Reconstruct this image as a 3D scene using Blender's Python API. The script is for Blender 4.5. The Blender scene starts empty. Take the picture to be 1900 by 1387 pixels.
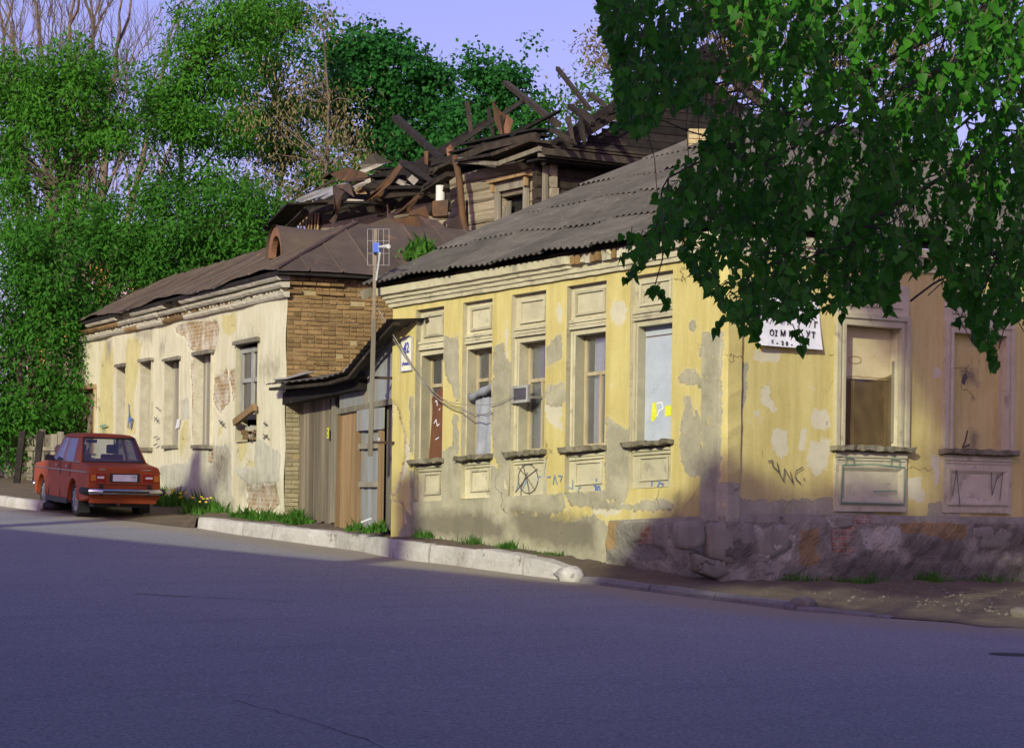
import bpy, bmesh, math, random
import numpy as np
from mathutils import Vector, Matrix

random.seed(7)
RNG = np.random.default_rng(11)
S = bpy.context.scene
COL = S.collection

# ------------------------------------------------------------------ camera
F_PX, CU, HV, ROLL = 4500.0, 950.0, 930.0, math.radians(0.8)   # photo is 1900 x 1387
RIGHT = Vector((math.cos(ROLL), 0, math.sin(ROLL)))
UPV = Vector((-math.sin(ROLL), 0, math.cos(ROLL)))
FWD = Vector((0, 1, 0))
cam = bpy.data.cameras.new('camera')
cam.sensor_width = 36.0
cam.lens = 36.0 * F_PX / 1900.0
cam.shift_y = (HV - 693.5) / 1900.0
cam.clip_start, cam.clip_end = 0.1, 2000
camo = bpy.data.objects.new('camera', cam)
camo.matrix_world = Matrix(((RIGHT.x, UPV.x, 0, 0), (0, 0, -1, 0), (RIGHT.z, UPV.z, 0, 0), (0, 0, 0, 1)))
COL.objects.link(camo)
S.camera = camo

# ------------------------------------------------------------------ light
SUN_EL = math.radians(22)
SH = Vector((-0.345, -0.9386, 0)).normalized()      # plan direction towards the sun
TAN_EL = math.tan(SUN_EL)
SUN_DIR = Vector((SH.x * math.cos(SUN_EL), SH.y * math.cos(SUN_EL), math.sin(SUN_EL)))
W = bpy.data.worlds.new('World'); S.world = W; W.use_nodes = True
nt = W.node_tree; nt.nodes.clear()
sky = nt.nodes.new('ShaderNodeTexSky'); sky.sky_type = 'NISHITA'; sky.sun_disc = False
sky.sun_elevation = SUN_EL
sky.sun_rotation = math.atan2(SH.x, SH.y)
sky.air_density = 1.0; sky.dust_density = 2.2; sky.ozone_density = 2.0
tint = nt.nodes.new('ShaderNodeMix'); tint.data_type = 'RGBA'; tint.blend_type = 'MULTIPLY'
tint.inputs[0].default_value = 1.0
tint.inputs[7].default_value = (1.0, 0.71, 1.13, 1)     # the photo's cool violet white balance
bg = nt.nodes.new('ShaderNodeBackground'); bg.inputs[1].default_value = 0.15
wo = nt.nodes.new('ShaderNodeOutputWorld')
nt.links.new(sky.outputs[0], tint.inputs[6]); nt.links.new(tint.outputs[2], bg.inputs[0]); nt.links.new(bg.outputs[0], wo.inputs[0])
sl = bpy.data.lights.new('sun', 'SUN'); sl.energy = 3.6; sl.angle = math.radians(0.55); sl.color = (0.97, 1.0, 0.70)
so = bpy.data.objects.new('sun', sl); COL.objects.link(so)
so.rotation_euler = SUN_DIR.to_track_quat('Z', 'Y').to_euler()
S.view_settings.view_transform = 'Standard'; S.view_settings.look = 'None'
S.view_settings.exposure = 0.12; S.view_settings.gamma = 1.0
S.view_settings.use_curve_mapping = False
S.render.engine = 'CYCLES'
S.cycles.use_denoising = True
S.cycles.max_bounces = 6; S.cycles.transparent_max_bounces = 12

# ------------------------------------------------------------------ helpers
def ray(u, v):
    return RIGHT * ((u - CU) / F_PX) + FWD + UPV * ((HV - v) / F_PX)
def at(u, v, Y):
    return ray(u, v) * Y
class Frame:
    """a vertical plane: s metres along, h metres up, d metres out of the face"""
    def __init__(self, o, d, n, slope=0.0):
        self.o = Vector((o[0], o[1], 0)); self.d = Vector((d[0], d[1], 0)).normalized()
        self.n = Vector((n[0], n[1], 0)).normalized(); self.k = slope
    def pt(self, s, h, d=0.0):
        p = self.o + self.d * s + self.n * d
        return Vector((p.x, p.y, h + self.k * s))
    def inv(self, u, v, d=0.0):
        r = ray(u, v); o = self.o + self.n * d
        p = r * (o.dot(self.n) / r.dot(self.n))
        s = (p - o).dot(self.d)
        return s, p.z - self.k * s
FA = Frame((2.77, 32), (-.649, .760), (-.760, -.649), -.047)     # yellow house, street face
FB = Frame((2.77, 32), (.814, .581), (.581, -.814), 0.0)         # yellow house, right face
FL = Frame((-4.04, 43), (-.37, .929), (-.929, -.37), .010)       # left house, street face
FE = Frame((-4.04, 43), (.929, .37), (.37, -.929), 0.0)          # left house, brick end
SA_END = 7.16
pa = FA.pt(SA_END, 0)
FG = Frame((-4.04, 43), (pa.x + 4.04, pa.y - 43), (-.932, -.3626), 0.0)   # gate line
G_LEN = math.hypot(pa.x + 4.04, pa.y - 43)
FR = Frame((.61, 50), (-.5, .866), (-.866, -.5), 0.0)            # ruin, long log wall
FQ = Frame((.61, 50), (.866, .5), (.5, -.866), 0.0)              # ruin, gable end
def roadz(x, y):
    return -2.228 + .0357 * y - .02 * x

def wloc(o):
    p = Vector((0, 0, 0))
    while o is not None:
        p = p + o.location; o = o.parent
    return p
def tag(o, label=None, cat=None, group=None, kind=None):
    if label: o['label'] = label
    if cat: o['category'] = cat
    if group: o['group'] = group
    if kind: o['kind'] = kind
    return o
def empty(name, loc, label=None, cat=None, group=None):
    o = bpy.data.objects.new(name, None); o.location = loc; o.empty_display_size = .2
    COL.objects.link(o); tag(o, label, cat, group)
    return o
def link_mesh(name, me, parent=None, mats=None):
    o = bpy.data.objects.new(name, me); COL.objects.link(o)
    if mats is not None:
        for m in (mats if isinstance(mats, (list, tuple)) else [mats]):
            me.materials.append(m)
    if parent is not None: o.parent = parent
    return o
class MB:
    def __init__(self): self.v, self.f, self.m, self.uv = [], [], [], None
    def add(self, vs, fs, mi=0):
        b = len(self.v); self.v += [tuple(p) for p in vs]
        self.f += [tuple(i + b for i in f) for f in fs]; self.m += [mi] * len(fs); return self
    def hexa(self, p, mi=0):      # p: 4 bottom ccw, 4 top
        return self.add(p, [(3, 2, 1, 0), (4, 5, 6, 7), (0, 1, 5, 4), (1, 2, 6, 5), (2, 3, 7, 6), (3, 0, 4, 7)], mi)
    def fbox(self, F, s0, s1, h0, h1, d0, d1, mi=0):
        q = lambda s, h, d: F.pt(s, h, d)
        return self.hexa([q(s0, h0, d0), q(s1, h0, d0), q(s1, h0, d1), q(s0, h0, d1), q(s0, h1, d0), q(s1, h1, d0), q(s1, h1, d1), q(s0, h1, d1)], mi)
    def fpoly(self, F, pts, d0, d1, mi=0):   # prism of a polygon in (s,h)
        n = len(pts)
        vs = [F.pt(s, h, d0) for s, h in pts] + [F.pt(s, h, d1) for s, h in pts]
        fs = [tuple(range(n - 1, -1, -1)), tuple(range(n, 2 * n))] + [(i, (i + 1) % n, n + (i + 1) % n, n + i) for i in range(n)]
        return self.add(vs, fs, mi)
    def beam(self, a, b, w, h, mi=0, up=None, taper=1.0):
        a, b = Vector(a), Vector(b); t = (b - a).normalized()
        up = Vector(up) if up else Vector((0, 0, 1))
        if abs(t.dot(up.normalized())) > .97: up = Vector((1, 0, 0))
        x = t.cross(up).normalized(); y = x.cross(t).normalized()
        c = lambda p, i, j, k: p + x * (w / 2 * i * k) + y * (h / 2 * j * k)
        o = ((-1, -1), (1, -1), (1, 1), (-1, 1))
        return self.hexa([c(a, i, j, 1) for i, j in o] + [c(b, i, j, taper) for i, j in o], mi)
    def tube(self, pts, rad, n=6, mi=0, cap=True):
        pts = [Vector(p) for p in pts]
        if not isinstance(rad, (list, tuple)): rad = [rad] * len(pts)
        b = len(self.v); ref = None
        for i, p in enumerate(pts):
            t = (pts[min(i + 1, len(pts) - 1)] - pts[max(i - 1, 0)])
            t = t.normalized() if t.length > 1e-9 else Vector((0, 0, 1))
            if ref is None: ref = Vector((0, 0, 1)) if abs(t.z) < .9 else Vector((1, 0, 0))
            x = t.cross(ref)
            x = x.normalized() if x.length > 1e-6 else t.orthogonal().normalized()
            y = x.cross(t); ref = y
            for k in range(n):
                a = 2 * math.pi * k / n
                self.v.append(tuple(p + x * (math.cos(a) * rad[i]) + y * (math.sin(a) * rad[i])))
        for i in range(len(pts) - 1):
            for k in range(n):
                self.f.append((b + i * n + k, b + i * n + (k + 1) % n, b + (i + 1) * n + (k + 1) % n, b + (i + 1) * n + k)); self.m.append(mi)
        if cap:
            self.f.append(tuple(b + k for k in range(n))); self.m.append(mi)
            e = b + (len(pts) - 1) * n
            self.f.append(tuple(e + k for k in range(n - 1, -1, -1))); self.m.append(mi)
        return self
    def build(self, name, mats, parent=None, smooth=False, bevel=0, xf=None, jit=0, segs=2, fix=True):
        off = wloc(parent) if parent is not None else Vector((0, 0, 0))
        vs = self.v if xf is None else [tuple(xf @ Vector(p)) for p in self.v]
        me = bpy.data.meshes.new(name)
        me.from_pydata([(p[0] - off.x + random.uniform(-jit, jit), p[1] - off.y + random.uniform(-jit, jit), p[2] - off.z + random.uniform(-jit, jit)) for p in vs], [], self.f)
        o = link_mesh(name, me, parent, mats)
        if any(self.m): me.polygons.foreach_set('material_index', self.m)
        if fix:
            bm = bmesh.new(); bm.from_mesh(me); bmesh.ops.recalc_face_normals(bm, faces=bm.faces)
            if bevel:
                bmesh.ops.bevel(bm, geom=list(bm.edges), offset=bevel, segments=segs, affect='EDGES', profile=.6)
            bm.to_mesh(me); bm.free()
        if smooth: me.polygons.foreach_set('use_smooth', [True] * len(me.polygons))
        me.update()
        return o
def fbox(name, F, s0, s1, h0, h1, d0, d1, mat, parent, bevel=0, jit=0):
    return MB().fbox(F, s0, s1, h0, h1, d0, d1).build(name, mat, parent, bevel=bevel, jit=jit)

# ------------------------------------------------------------------ materials
MATS = {}
class NT:
    def __init__(self, name):
        self.m = bpy.data.materials.new(name); self.m.use_nodes = True
        self.t = self.m.node_tree; self.t.nodes.clear()
        self.out = self.n('ShaderNodeOutputMaterial'); MATS[name] = self.m
    def n(self, typ, **kw):
        x = self.t.nodes.new(typ)
        for k, v in kw.items():
            if k[0] == '_': x.inputs[int(k[1:])].default_value = v
            else: setattr(x, k, v)
        return x
    def l(self, a, b): self.t.links.new(a, b)
    def coord(self, stretch=(1, 1, 1), rot=0.0, uv=False):
        tc = self.n('ShaderNodeTexCoord')
        oi = self.n('ShaderNodeObjectInfo')
        mul = self.n('ShaderNodeVectorMath', operation='MULTIPLY'); mul.inputs[1].default_value = (37, 53, 71)
        cmb = self.n('ShaderNodeCombineXYZ')
        for i in range(3): self.l(oi.outputs['Random'], cmb.inputs[i])
        self.l(cmb.outputs[0], mul.inputs[0])
        mp = self.n('ShaderNodeMapping'); mp.inputs['Scale'].default_value = stretch; mp.inputs['Rotation'].default_value = (0, 0, rot)
        mp.vector_type = 'TEXTURE'
        mp.inputs['Scale'].default_value = tuple(1 / max(a, 1e-4) for a in stretch)
        self.l(tc.outputs['UV' if uv else 'Object'], mp.inputs[0])
        ad = self.n('ShaderNodeVectorMath', operation='ADD')
        self.l(mp.outputs[0], ad.inputs[0])
        if not uv: self.l(mul.outputs[0], ad.inputs[1])
        self.oi = oi; self.raw = tc
        return ad.outputs[0]
    def noise(self, co, scale, detail=4, rough=.6, dist=0.0):
        x = self.n('ShaderNodeTexNoise'); x.inputs['Scale'].default_value = scale; x.inputs['Detail'].default_value = detail
        x.inputs['Roughness'].default_value = rough; x.inputs['Distortion'].default_value = dist
        self.l(co, x.inputs['Vector']); return x.outputs[0]
    def rng(self, val, a, b, c=0.0, d=1.0):
        x = self.n('ShaderNodeMapRange'); x.clamp = True
        x.inputs[1].default_value, x.inputs[2].default_value, x.inputs[3].default_value, x.inputs[4].default_value = a, b, c, d
        self.l(val, x.inputs[0]); return x.outputs[0]
    def mix(self, fac, a, b, blend='MIX'):
        x = self.n('ShaderNodeMix', data_type='RGBA', blend_type=blend)
        for i, s in ((0, fac), (6, a), (7, b)):
            if isinstance(s, (int, float)): x.inputs[i].default_value = s
            elif isinstance(s, (tuple, list)): x.inputs[i].default_value = (*s[:3], 1)
            else: self.l(s, x.inputs[i])
        return x.outputs[2]
    def math(self, op, a, b=None):
        x = self.n('ShaderNodeMath', operation=op)
        for i, s in ((0, a), (1, b)):
            if s is None: continue
            if isinstance(s, (int, float)): x.inputs[i].default_value = s
            else: self.l(s, x.inputs[i])
        return x.outputs[0]
    def bsdf(self, col, rough=.85, metal=0.0, height=None, bump=.3, bdist=.02, spec=.3, **kw):
        p = self.n('ShaderNodeBsdfPrincipled'); self.p = p
        if isinstance(col, (tuple, list)): p.inputs['Base Color'].default_value = (*col[:3], 1)
        else: self.l(col, p.inputs['Base Color'])
        if isinstance(rough, (int, float)): p.inputs['Roughness'].default_value = rough
        else: self.l(rough, p.inputs['Roughness'])
        p.inputs['Metallic'].default_value = metal
        p.inputs['Specular IOR Level'].default_value = spec
        if height is not None:
            b = self.n('ShaderNodeBump'); b.inputs['Strength'].default_value = bump; b.inputs['Distance'].default_value = bdist
            self.l(height, b.inputs['Height']); self.l(b.outputs[0], p.inputs['Normal'])
        self.l(p.outputs[0], self.out.inputs[0]); return p

def gen(name, c1, c2, scale=4, rough=.85, stretch=(1, 1, 1), rot=0.0, bump=.4, bscale=30, bdist=.01, c3=None, t3=.62, s3=2.0, metal=0, rnd=.18, spec=.25, lo=.35, hi=.65):
    t = NT(name); co = t.coord(stretch, rot)
    n1 = t.noise(co, scale, 5, .65)
    col = t.mix(t.rng(n1, lo, hi), c1, c2)
    if c3:
        n3 = t.noise(co, s3, 6, .7, .3)
        col = t.mix(t.rng(n3, t3, t3 + .07), col, c3)
    hsv = t.n('ShaderNodeHueSaturation')
    t.l(t.rng(t.oi.outputs['Random'], 0, 1, 1 - rnd, 1 + rnd), hsv.inputs['Value']); t.l(col, hsv.inputs['Color'])
    fine = t.noise(co, bscale, 5, .7)
    col2 = t.mix(t.rng(fine, .3, .7, 0, .35), hsv.outputs[0], (0.02, 0.018, 0.015), 'MULTIPLY') if False else t.mix(t.rng(fine, .25, .75, .25, 0), hsv.outputs[0], tuple(c * .5 for c in c1))
    t.bsdf(col2, rough, metal, fine, bump, bdist, spec)
    return t.m

def facade_mat(name, paint, paint2, grey, pale, stain, brickcols, extra=(.68, .60, .28)):
    t = NT(name); co = t.coord()
    uvn = t.n('ShaderNodeUVMap'); uvn.uv_map = 'UVMap'
    at1 = t.n('ShaderNodeAttribute', attribute_name='wear'); sp = t.n('ShaderNodeSeparateColor'); t.l(at1.outputs['Color'], sp.inputs[0])
    at2 = t.n('ShaderNodeAttribute', attribute_name='wear2'); sp2 = t.n('ShaderNodeSeparateColor'); t.l(at2.outputs['Color'], sp2.inputs[0])
    edge = t.noise(co, 7, 8, .68, .4); big = t.noise(co, 1.1, 5, .6); mid = t.noise(co, 3.2, 6, .65); fine = t.noise(co, 45, 5, .7)
    st = t.noise(t.coord((2.2, 2.2, .22)), 3.0, 6, .65)          # runs of dirt down the wall
    def mask(ch, amp=.75, w=.035, sh=0.0):
        v = t.math('ADD', ch, t.math('MULTIPLY', t.math('SUBTRACT', edge, .5), amp))
        return t.rng(v, .5 - w + sh, .5 + w + sh)
    base = t.mix(t.rng(big, .35, .65), paint, paint2)
    base = t.mix(t.rng(mid, .62, .70, 0, .55), base, pale)
    base = t.mix(t.rng(st, .42, .70, 0, .60), base, (paint2[0] * .74, paint2[1] * .68, paint2[2] * .58))
    blot = t.noise(co, 14, 6, .75)
    base = t.mix(t.rng(blot, .58, .72, 0, .5), base, pale)
    base = t.mix(t.rng(blot, .42, .30, 0, .35), base, tuple(c * .6 for c in paint2))
    greyc = t.mix(t.rng(mid, .3, .7), grey, tuple(c * .68 for c in grey))
    greyc = t.mix(t.rng(st, .5, .75, 0, .5), greyc, tuple(min(1, c * 1.35) for c in grey))
    greyc = t.mix(t.rng(big, .5, .68, 0, .55), greyc, tuple(c * .86 for c in pale))
    greyc = t.mix(t.rng(blot, .55, .70, 0, .55), greyc, tuple(c * .9 for c in paint))
    greyc = t.mix(t.rng(blot, .44, .32, 0, .45), greyc, tuple(c * .5 for c in grey))
    m_grey = mask(sp.outputs[0]); m_pale = mask(sp.outputs[1], .9); m_brick = mask(sp.outputs[2], .55)
    m_st = mask(sp2.outputs[0], 1.0, .25); m_oc = mask(sp2.outputs[1], .7, .05)
    col = t.mix(m_pale, base, t.mix(t.rng(mid, .3, .7), pale, tuple(c * .82 for c in pale)))
    col = t.mix(mask(sp2.outputs[2], .9), col, t.mix(t.rng(mid, .35, .65), extra, tuple(c * .85 for c in extra)))
    col = t.mix(t.math('MULTIPLY', mask(sp.outputs[0], .75, .06, -.06), .35), col, pale)
    col = t.mix(m_grey, col, greyc)
    col = t.mix(m_oc, col, t.mix(t.rng(mid, .3, .7), (.33, .225, .10), (.25, .175, .085)))
    br = t.n('ShaderNodeTexBrick'); br.inputs['Scale'].default_value = 1.0
    br.inputs['Color1'].default_value = (*brickcols[0], 1); br.inputs['Color2'].default_value = (*brickcols[1], 1); br.inputs['Mortar'].default_value = (*brickcols[2], 1)
    br.inputs['Mortar Size'].default_value = .010; br.inputs['Brick Width'].default_value = .26; br.inputs['Row Height'].default_value = .078
    br.inputs['Mortar Smooth'].default_value = .35; br.inputs['Bias'].default_value = 0
    dm = t.n('ShaderNodeVectorMath', operation='MULTIPLY_ADD'); nv = t.n('ShaderNodeTexNoise'); nv.inputs['Scale'].default_value = 9
    t.l(co, nv.inputs['Vector']); t.l(nv.outputs['Color'], dm.inputs[0]); dm.inputs[1].default_value = (.03, .03, 0); t.l(uvn.outputs[0], dm.inputs[2])
    t.l(dm.outputs[0], br.inputs['Vector'])
    brc = t.mix(t.rng(mid, .42, .68, 0, .85), br.outputs['Color'], pale)
    col = t.mix(m_brick, col, brc)
    col = t.mix(t.math('MULTIPLY', m_st, .75), col, stain)
    col = t.mix(t.rng(fine, .2, .8, .22, 0), col, tuple(c * .45 for c in paint2))
    # cracks: thin dark web
    vo = t.n('ShaderNodeTexVoronoi', feature='DISTANCE_TO_EDGE'); vo.inputs['Scale'].default_value = .9
    wv = t.n('ShaderNodeVectorMath', operation='MULTIPLY_ADD'); nv2 = t.n('ShaderNodeTexNoise'); nv2.inputs['Scale'].default_value = 4; nv2.inputs['Detail'].default_value = 6
    t.l(co, nv2.inputs['Vector']); t.l(nv2.outputs['Color'], wv.inputs[0]); wv.inputs[1].default_value = (.5, .5, .5); t.l(co, wv.inputs[2]); t.l(wv.outputs[0], vo.inputs['Vector'])
    crack = t.math('MULTIPLY', t.rng(vo.outputs['Distance'], .002, .007, 1, 0), t.rng(big, .56, .62))
    col = t.mix(t.math('MULTIPLY', crack, .5), col, (.05, .042, .03))
    h = t.math('ADD', t.math('MULTIPLY', fine, .18), t.math('MULTIPLY', mid, .5))
    h = t.math('SUBTRACT', h, t.math('MULTIPLY', m_grey, .45)); h = t.math('SUBTRACT', h, t.math('MULTIPLY', m_brick, .9))
    h = t.math('SUBTRACT', h, t.math('MULTIPLY', t.math('MULTIPLY', m_brick, br.outputs['Fac']), .8)); h = t.math('SUBTRACT', h, crack)
    t.bsdf(col, .92, 0, h, .8, .018, .15)
    return t.m

BR = ((.40, .255, .115), (.31, .185, .085), (.56, .49, .33))
m_yellow = facade_mat('plaster_yellow', (.66, .57, .235), (.57, .48, .185), (.40, .375, .275), (.66, .61, .45), (.125, .11, .09), BR)
m_white = facade_mat('plaster_whitewash', (.79, .752, .565), (.70, .655, .45), (.62, .60, .47), (.80, .78, .68), (.20, .17, .12), BR)
m_trim = gen('trim_cream', (.57, .525, .36), (.46, .42, .285), 3, bump=.5, bscale=25, c3=(.34, .31, .22), t3=.58, s3=2.5)
m_reveal = gen('reveal_grey', (.36, .34, .24), (.46, .42, .29), 3, bump=.5, bscale=25)
m_sill = gen('sill_concrete', (.30, .27, .19), (.20, .18, .12), 5, bump=.9, bscale=18, bdist=.03, c3=(.42, .38, .26), t3=.6)
m_brick = gen('brick_ochre', (.30, .195, .085), (.20, .125, .055), 5, bump=.7, bscale=30, rnd=.28, c3=(.42, .31, .15), t3=.62, s3=6)
m_mortar = gen('mortar', (.48, .39, .22), (.35, .27, .14), 7, bump=.9, bscale=30)
m_stone = gen('rubble_stone', (.26, .245, .19), (.17, .16, .135), 2.2, bump=1.0, bscale=14, bdist=.03, c3=(.36, .24, .12), t3=.62, s3=1.6, rnd=.25)
m_stone2 = gen('rubble_render', (.31, .29, .22), (.20, .185, .145), 2.2, bump=1.0, bscale=14, bdist=.03, c3=(.40, .20, .10), t3=.60, s3=2.2, rnd=.2)
m_wood = gen('wood_grey', (.31, .28, .21), (.165, .145, .11), 6, stretch=(1, 1, .07), bump=.8, bscale=16, rnd=.3)
m_woodb = gen('wood_brown', (.36, .245, .12), (.24, .15, .075), 6, stretch=(1, 1, .07), bump=.8, bscale=16, rnd=.25)
m_woodblue = gen('wood_blue_paint', (.33, .36, .38), (.26, .24, .20), 5, stretch=(1, 1, .1), bump=.8, bscale=16, rnd=.15, c3=(.36, .27, .16), t3=.56, s3=5)
m_log = gen('log_weathered', (.37, .315, .215), (.21, .175, .12), 5, stretch=(.08, 1, 1), rot=-math.radians(60), bump=1.0, bscale=14, bdist=.03, rnd=.3)
m_dark = gen('wood_charred', (.030, .024, .021), (.012, .010, .009), 5, bump=1.0, bscale=14, rnd=.4, c3=(.085, .062, .04), t3=.62)
m_beam = gen('wood_scorched_and_shade', (.060, .046, .033), (.026, .02, .015), 4, bump=1.0, bscale=14, rnd=.4, c3=(.17, .125, .08), t3=.62)  # scorched timber tone, reused as painted shade on the gable-end logs
m_slate = gen('roof_slate', (.150, .136, .112), (.095, .086, .072), 3, bump=.6, bscale=24, rnd=.22, c3=(.27, .245, .19), t3=.62, s3=9)
m_metal = gen('roof_tin_brown', (.120, .090, .066), (.085, .064, .050), 2.5, rough=.75, bump=.3, bscale=18, rnd=.15, c3=(.24, .13, .055), t3=.62, s3=3)
m_rust = gen('rusty_tin', (.155, .080, .034), (.075, .048, .034), 2.5, rough=.8, bump=.5, bscale=18, rnd=.3, c3=(.30, .17, .045), t3=.62, s3=4)
m_rustd = gen('rusty_tin_dark', (.10, .062, .045), (.055, .04, .035), 2.5, rough=.7, bump=.5, bscale=18, rnd=.3, c3=(.26, .13, .04), t3=.62, s3=4)
m_zinc = gen('zinc_sheet', (.46, .46, .47), (.34, .34, .36), 4, rough=.5, metal=.4, bump=.2)
m_ash = gen('plaster_scrap', (.60, .56, .44), (.45, .41, .31), 5, bump=.6)
m_terra = gen('dormer_tin', (.25, .125, .07), (.18, .09, .05), 4, bump=.4, rough=.8)
m_whitep = gen('white_paint_old', (.76, .75, .70), (.62, .60, .53), 6, bump=.4)
m_frame = gen('window_wood', (.50, .43, .28), (.34, .27, .16), 8, bump=.6, stretch=(1, 1, .2))
m_framed = gen('window_wood_grey', (.36, .37, .35), (.24, .22, .18), 8, bump=.6, stretch=(1, 1, .2))
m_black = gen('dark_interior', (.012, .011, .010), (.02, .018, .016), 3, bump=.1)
m_board = gen('board_blue', (.45, .49, .55), (.38, .42, .49), 3, bump=.25, c3=(.34, .37, .44), t3=.6)
m_cloth = gen('cloth_grey_blue', (.36, .37, .42), (.24, .25, .30), 5, bump=.6)
m_redsheet = gen('rust_red_sheet', (.20, .085, .045), (.14, .06, .035), 4, rough=.7, bump=.3, c3=(.40, .30, .22), t3=.68, s3=9)
m_curtain = gen('curtain_cloth', (.78, .80, .84), (.62, .65, .72), 4, stretch=(3, 3, .05), bump=.6, bscale=8)
m_ply = gen('plywood_cream', (.66, .56, .33), (.58, .48, .27), 3, bump=.2, c3=(.33, .19, .05), t3=.66, s3=5)
m_net = gen('brown_net', (.15, .105, .05), (.10, .07, .034), 6, bump=.5)
m_asph = None
def simple(name, col, rough=.5, metal=0, spec=.4, coat=0):
    t = NT(name); co = t.coord(); f = t.noise(co, 12, 4, .6)
    c = t.mix(t.rng(f, .3, .7), col, tuple(x * .82 for x in col))
    p = t.bsdf(c, rough, metal, f, .06, .004, spec)
    if coat: p.inputs['Coat Weight'].default_value = coat
    return t.m
def glassy(name, tintc, refl=.12, dirt=.25, dirtc=(.35, .36, .36), dark=None):
    t = NT(name); co = t.coord(); n = t.noise(co, 5, 5, .65)
    if dark is not None:
        base = t.n('ShaderNodeBsdfDiffuse'); base.inputs[0].default_value = (*dark, 1)
    else:
        base = t.n('ShaderNodeBsdfTransparent'); base.inputs[0].default_value = (*tintc, 1)
    df = t.n('ShaderNodeBsdfDiffuse'); df.inputs[0].default_value = (*dirtc, 1)
    gl = t.n('ShaderNodeBsdfGlossy'); gl.inputs['Roughness'].default_value = .04; gl.inputs[0].default_value = (.9, .9, .95, 1)
    m1 = t.n('ShaderNodeMixShader'); t.l(t.rng(n, .35, .75, dirt * .4, dirt), m1.inputs[0]); t.l(base.outputs[0], m1.inputs[1]); t.l(df.outputs[0], m1.inputs[2])
    lw = t.n('ShaderNodeLayerWeight'); lw.inputs[0].default_value = .25
    m2 = t.n('ShaderNodeMixShader'); t.l(t.rng(lw.outputs['Fresnel'], 0, 1, refl, .9), m2.inputs[0]); t.l(m1.outputs[0], m2.inputs[1]); t.l(gl.outputs[0], m2.inputs[2])
    t.l(m2.outputs[0], t.out.inputs[0]); return t.m
m_glass = glassy('window_glass', (.92, .93, .95), .10, .22)
m_glassd = glassy('window_glass_dark', None, .16, .2, (.16, .17, .18), (.03, .032, .035))
m_carglass = glassy('car_glass', (.93, .95, .97), .05, .06, (.4, .4, .42))
m_carpaint = simple('car_red', (.40, .055, .016), .34, 0, .5, .35)
m_cardirty = gen('car_red_dusty', (.38, .075, .020), (.28, .060, .020), 3, rough=.5, bump=.05, rnd=0, c3=(.22, .10, .06), t3=.66)
m_chrome = simple('chrome', (.55, .55, .58), .22, .9)
m_rubber = simple('rubber', (.022, .022, .024), .75)
m_plastic = simple('black_plastic', (.03, .03, .033), .55)
m_seat = simple('car_seat', (.16, .07, .055), .8)
m_seatd = simple('headrest', (.05, .045, .06), .8)
m_rim = simple('wheel_steel', (.36, .36, .40), .45, .5)
m_amber = simple('lamp_amber', (.55, .17, .02), .25)
m_redlamp = simple('lamp_red', (.28, .02, .015), .25)
m_platew = simple('number_plate_white', (.72, .72, .78), .5)
m_ink = simple('ink_black', (.02, .02, .022), .7)
m_inkblue = simple('ink_blue', (.06, .07, .45), .6)
m_sprayblue = simple('spray_blue', (.12, .19, .46), .7)
m_spraybluel = simple('spray_blue_faded', (.26, .36, .46), .8)
m_spraygreen = simple('spray_green', (.14, .26, .18), .7)
m_spraydark = simple('spray_dark', (.10, .09, .08), .8)
m_enamel = simple('enamel_white', (.80, .78, .62), .45)
m_paper = simple('paper_white', (.80, .79, .83), .8)
m_stickery = simple('sticker_yellow', (.75, .78, .05), .6)
m_steel = gen('steel_pole', (.34, .28, .20), (.25, .20, .14), 6, rough=.6, bump=.2)
m_wire = simple('wire_grey', (.28, .26, .23), .6)
m_bluepl = simple('plastic_blue', (.06, .14, .62), .5)
m_aluw = simple('white_rod', (.78, .78, .74), .5)
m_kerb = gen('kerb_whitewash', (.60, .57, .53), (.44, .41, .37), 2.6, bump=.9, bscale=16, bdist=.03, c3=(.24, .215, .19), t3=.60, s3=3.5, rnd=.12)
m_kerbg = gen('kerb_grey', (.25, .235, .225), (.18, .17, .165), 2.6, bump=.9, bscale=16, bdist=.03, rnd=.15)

# asphalt
t = NT('asphalt'); co = t.coord()
n1 = t.noise(co, .35, 5, .6); n2 = t.noise(co, 34, 5, .8); n3 = t.noise(t.coord((.25, 1.6, 1), math.radians(40)), 1.2, 5, .65); n4 = t.noise(co, 14, 4, .7)
c = t.mix(t.rng(n1, .3, .7), (.285, .278, .285), (.335, .325, .325))
c = t.mix(t.rng(n3, .52, .72, 0, .55), c, (.225, .222, .232))
c = t.mix(t.rng(n4, .3, .7, .30, 0), c, (.13, .135, .155))
c = t.mix(t.rng(n2, .52, .64, 0, .75), c, (.50, .50, .50))
c = t.mix(t.rng(n2, .48, .36, 0, .75), c, (.09, .092, .105))
ea = t.n('ShaderNodeAttribute', attribute_name='dust')
c = t.mix(t.rng(t.math('ADD', ea.outputs['Fac'], t.math('MULTIPLY', t.math('SUBTRACT', n1, .5), .9)), .25, .85, 0, .9), c, t.mix(t.rng(n4, .3, .7), (.36, .31, .225), (.27, .235, .175)))
t.bsdf(c, .88, 0, t.math('ADD', n2, t.math('MULTIPLY', n4, .5)), .9, .012, .25); m_asph = t.m
m_dirt = gen('bare_earth', (.20, .155, .105), (.135, .105, .075), 1.6, bump=1.0, bscale=26, bdist=.03, c3=(.25, .20, .13), t3=.6, s3=5, rnd=0)
m_soil = gen('ground_soil', (.10, .09, .05), (.07, .08, .035), .8, bump=1.0, bscale=12, rnd=0)
m_tape = simple('worn_road_paint', (.22, .205, .175), .8)
m_pebble = gen('pebble', (.30, .26, .21), (.18, .155, .13), 5, bump=.6, rnd=.3)

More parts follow.
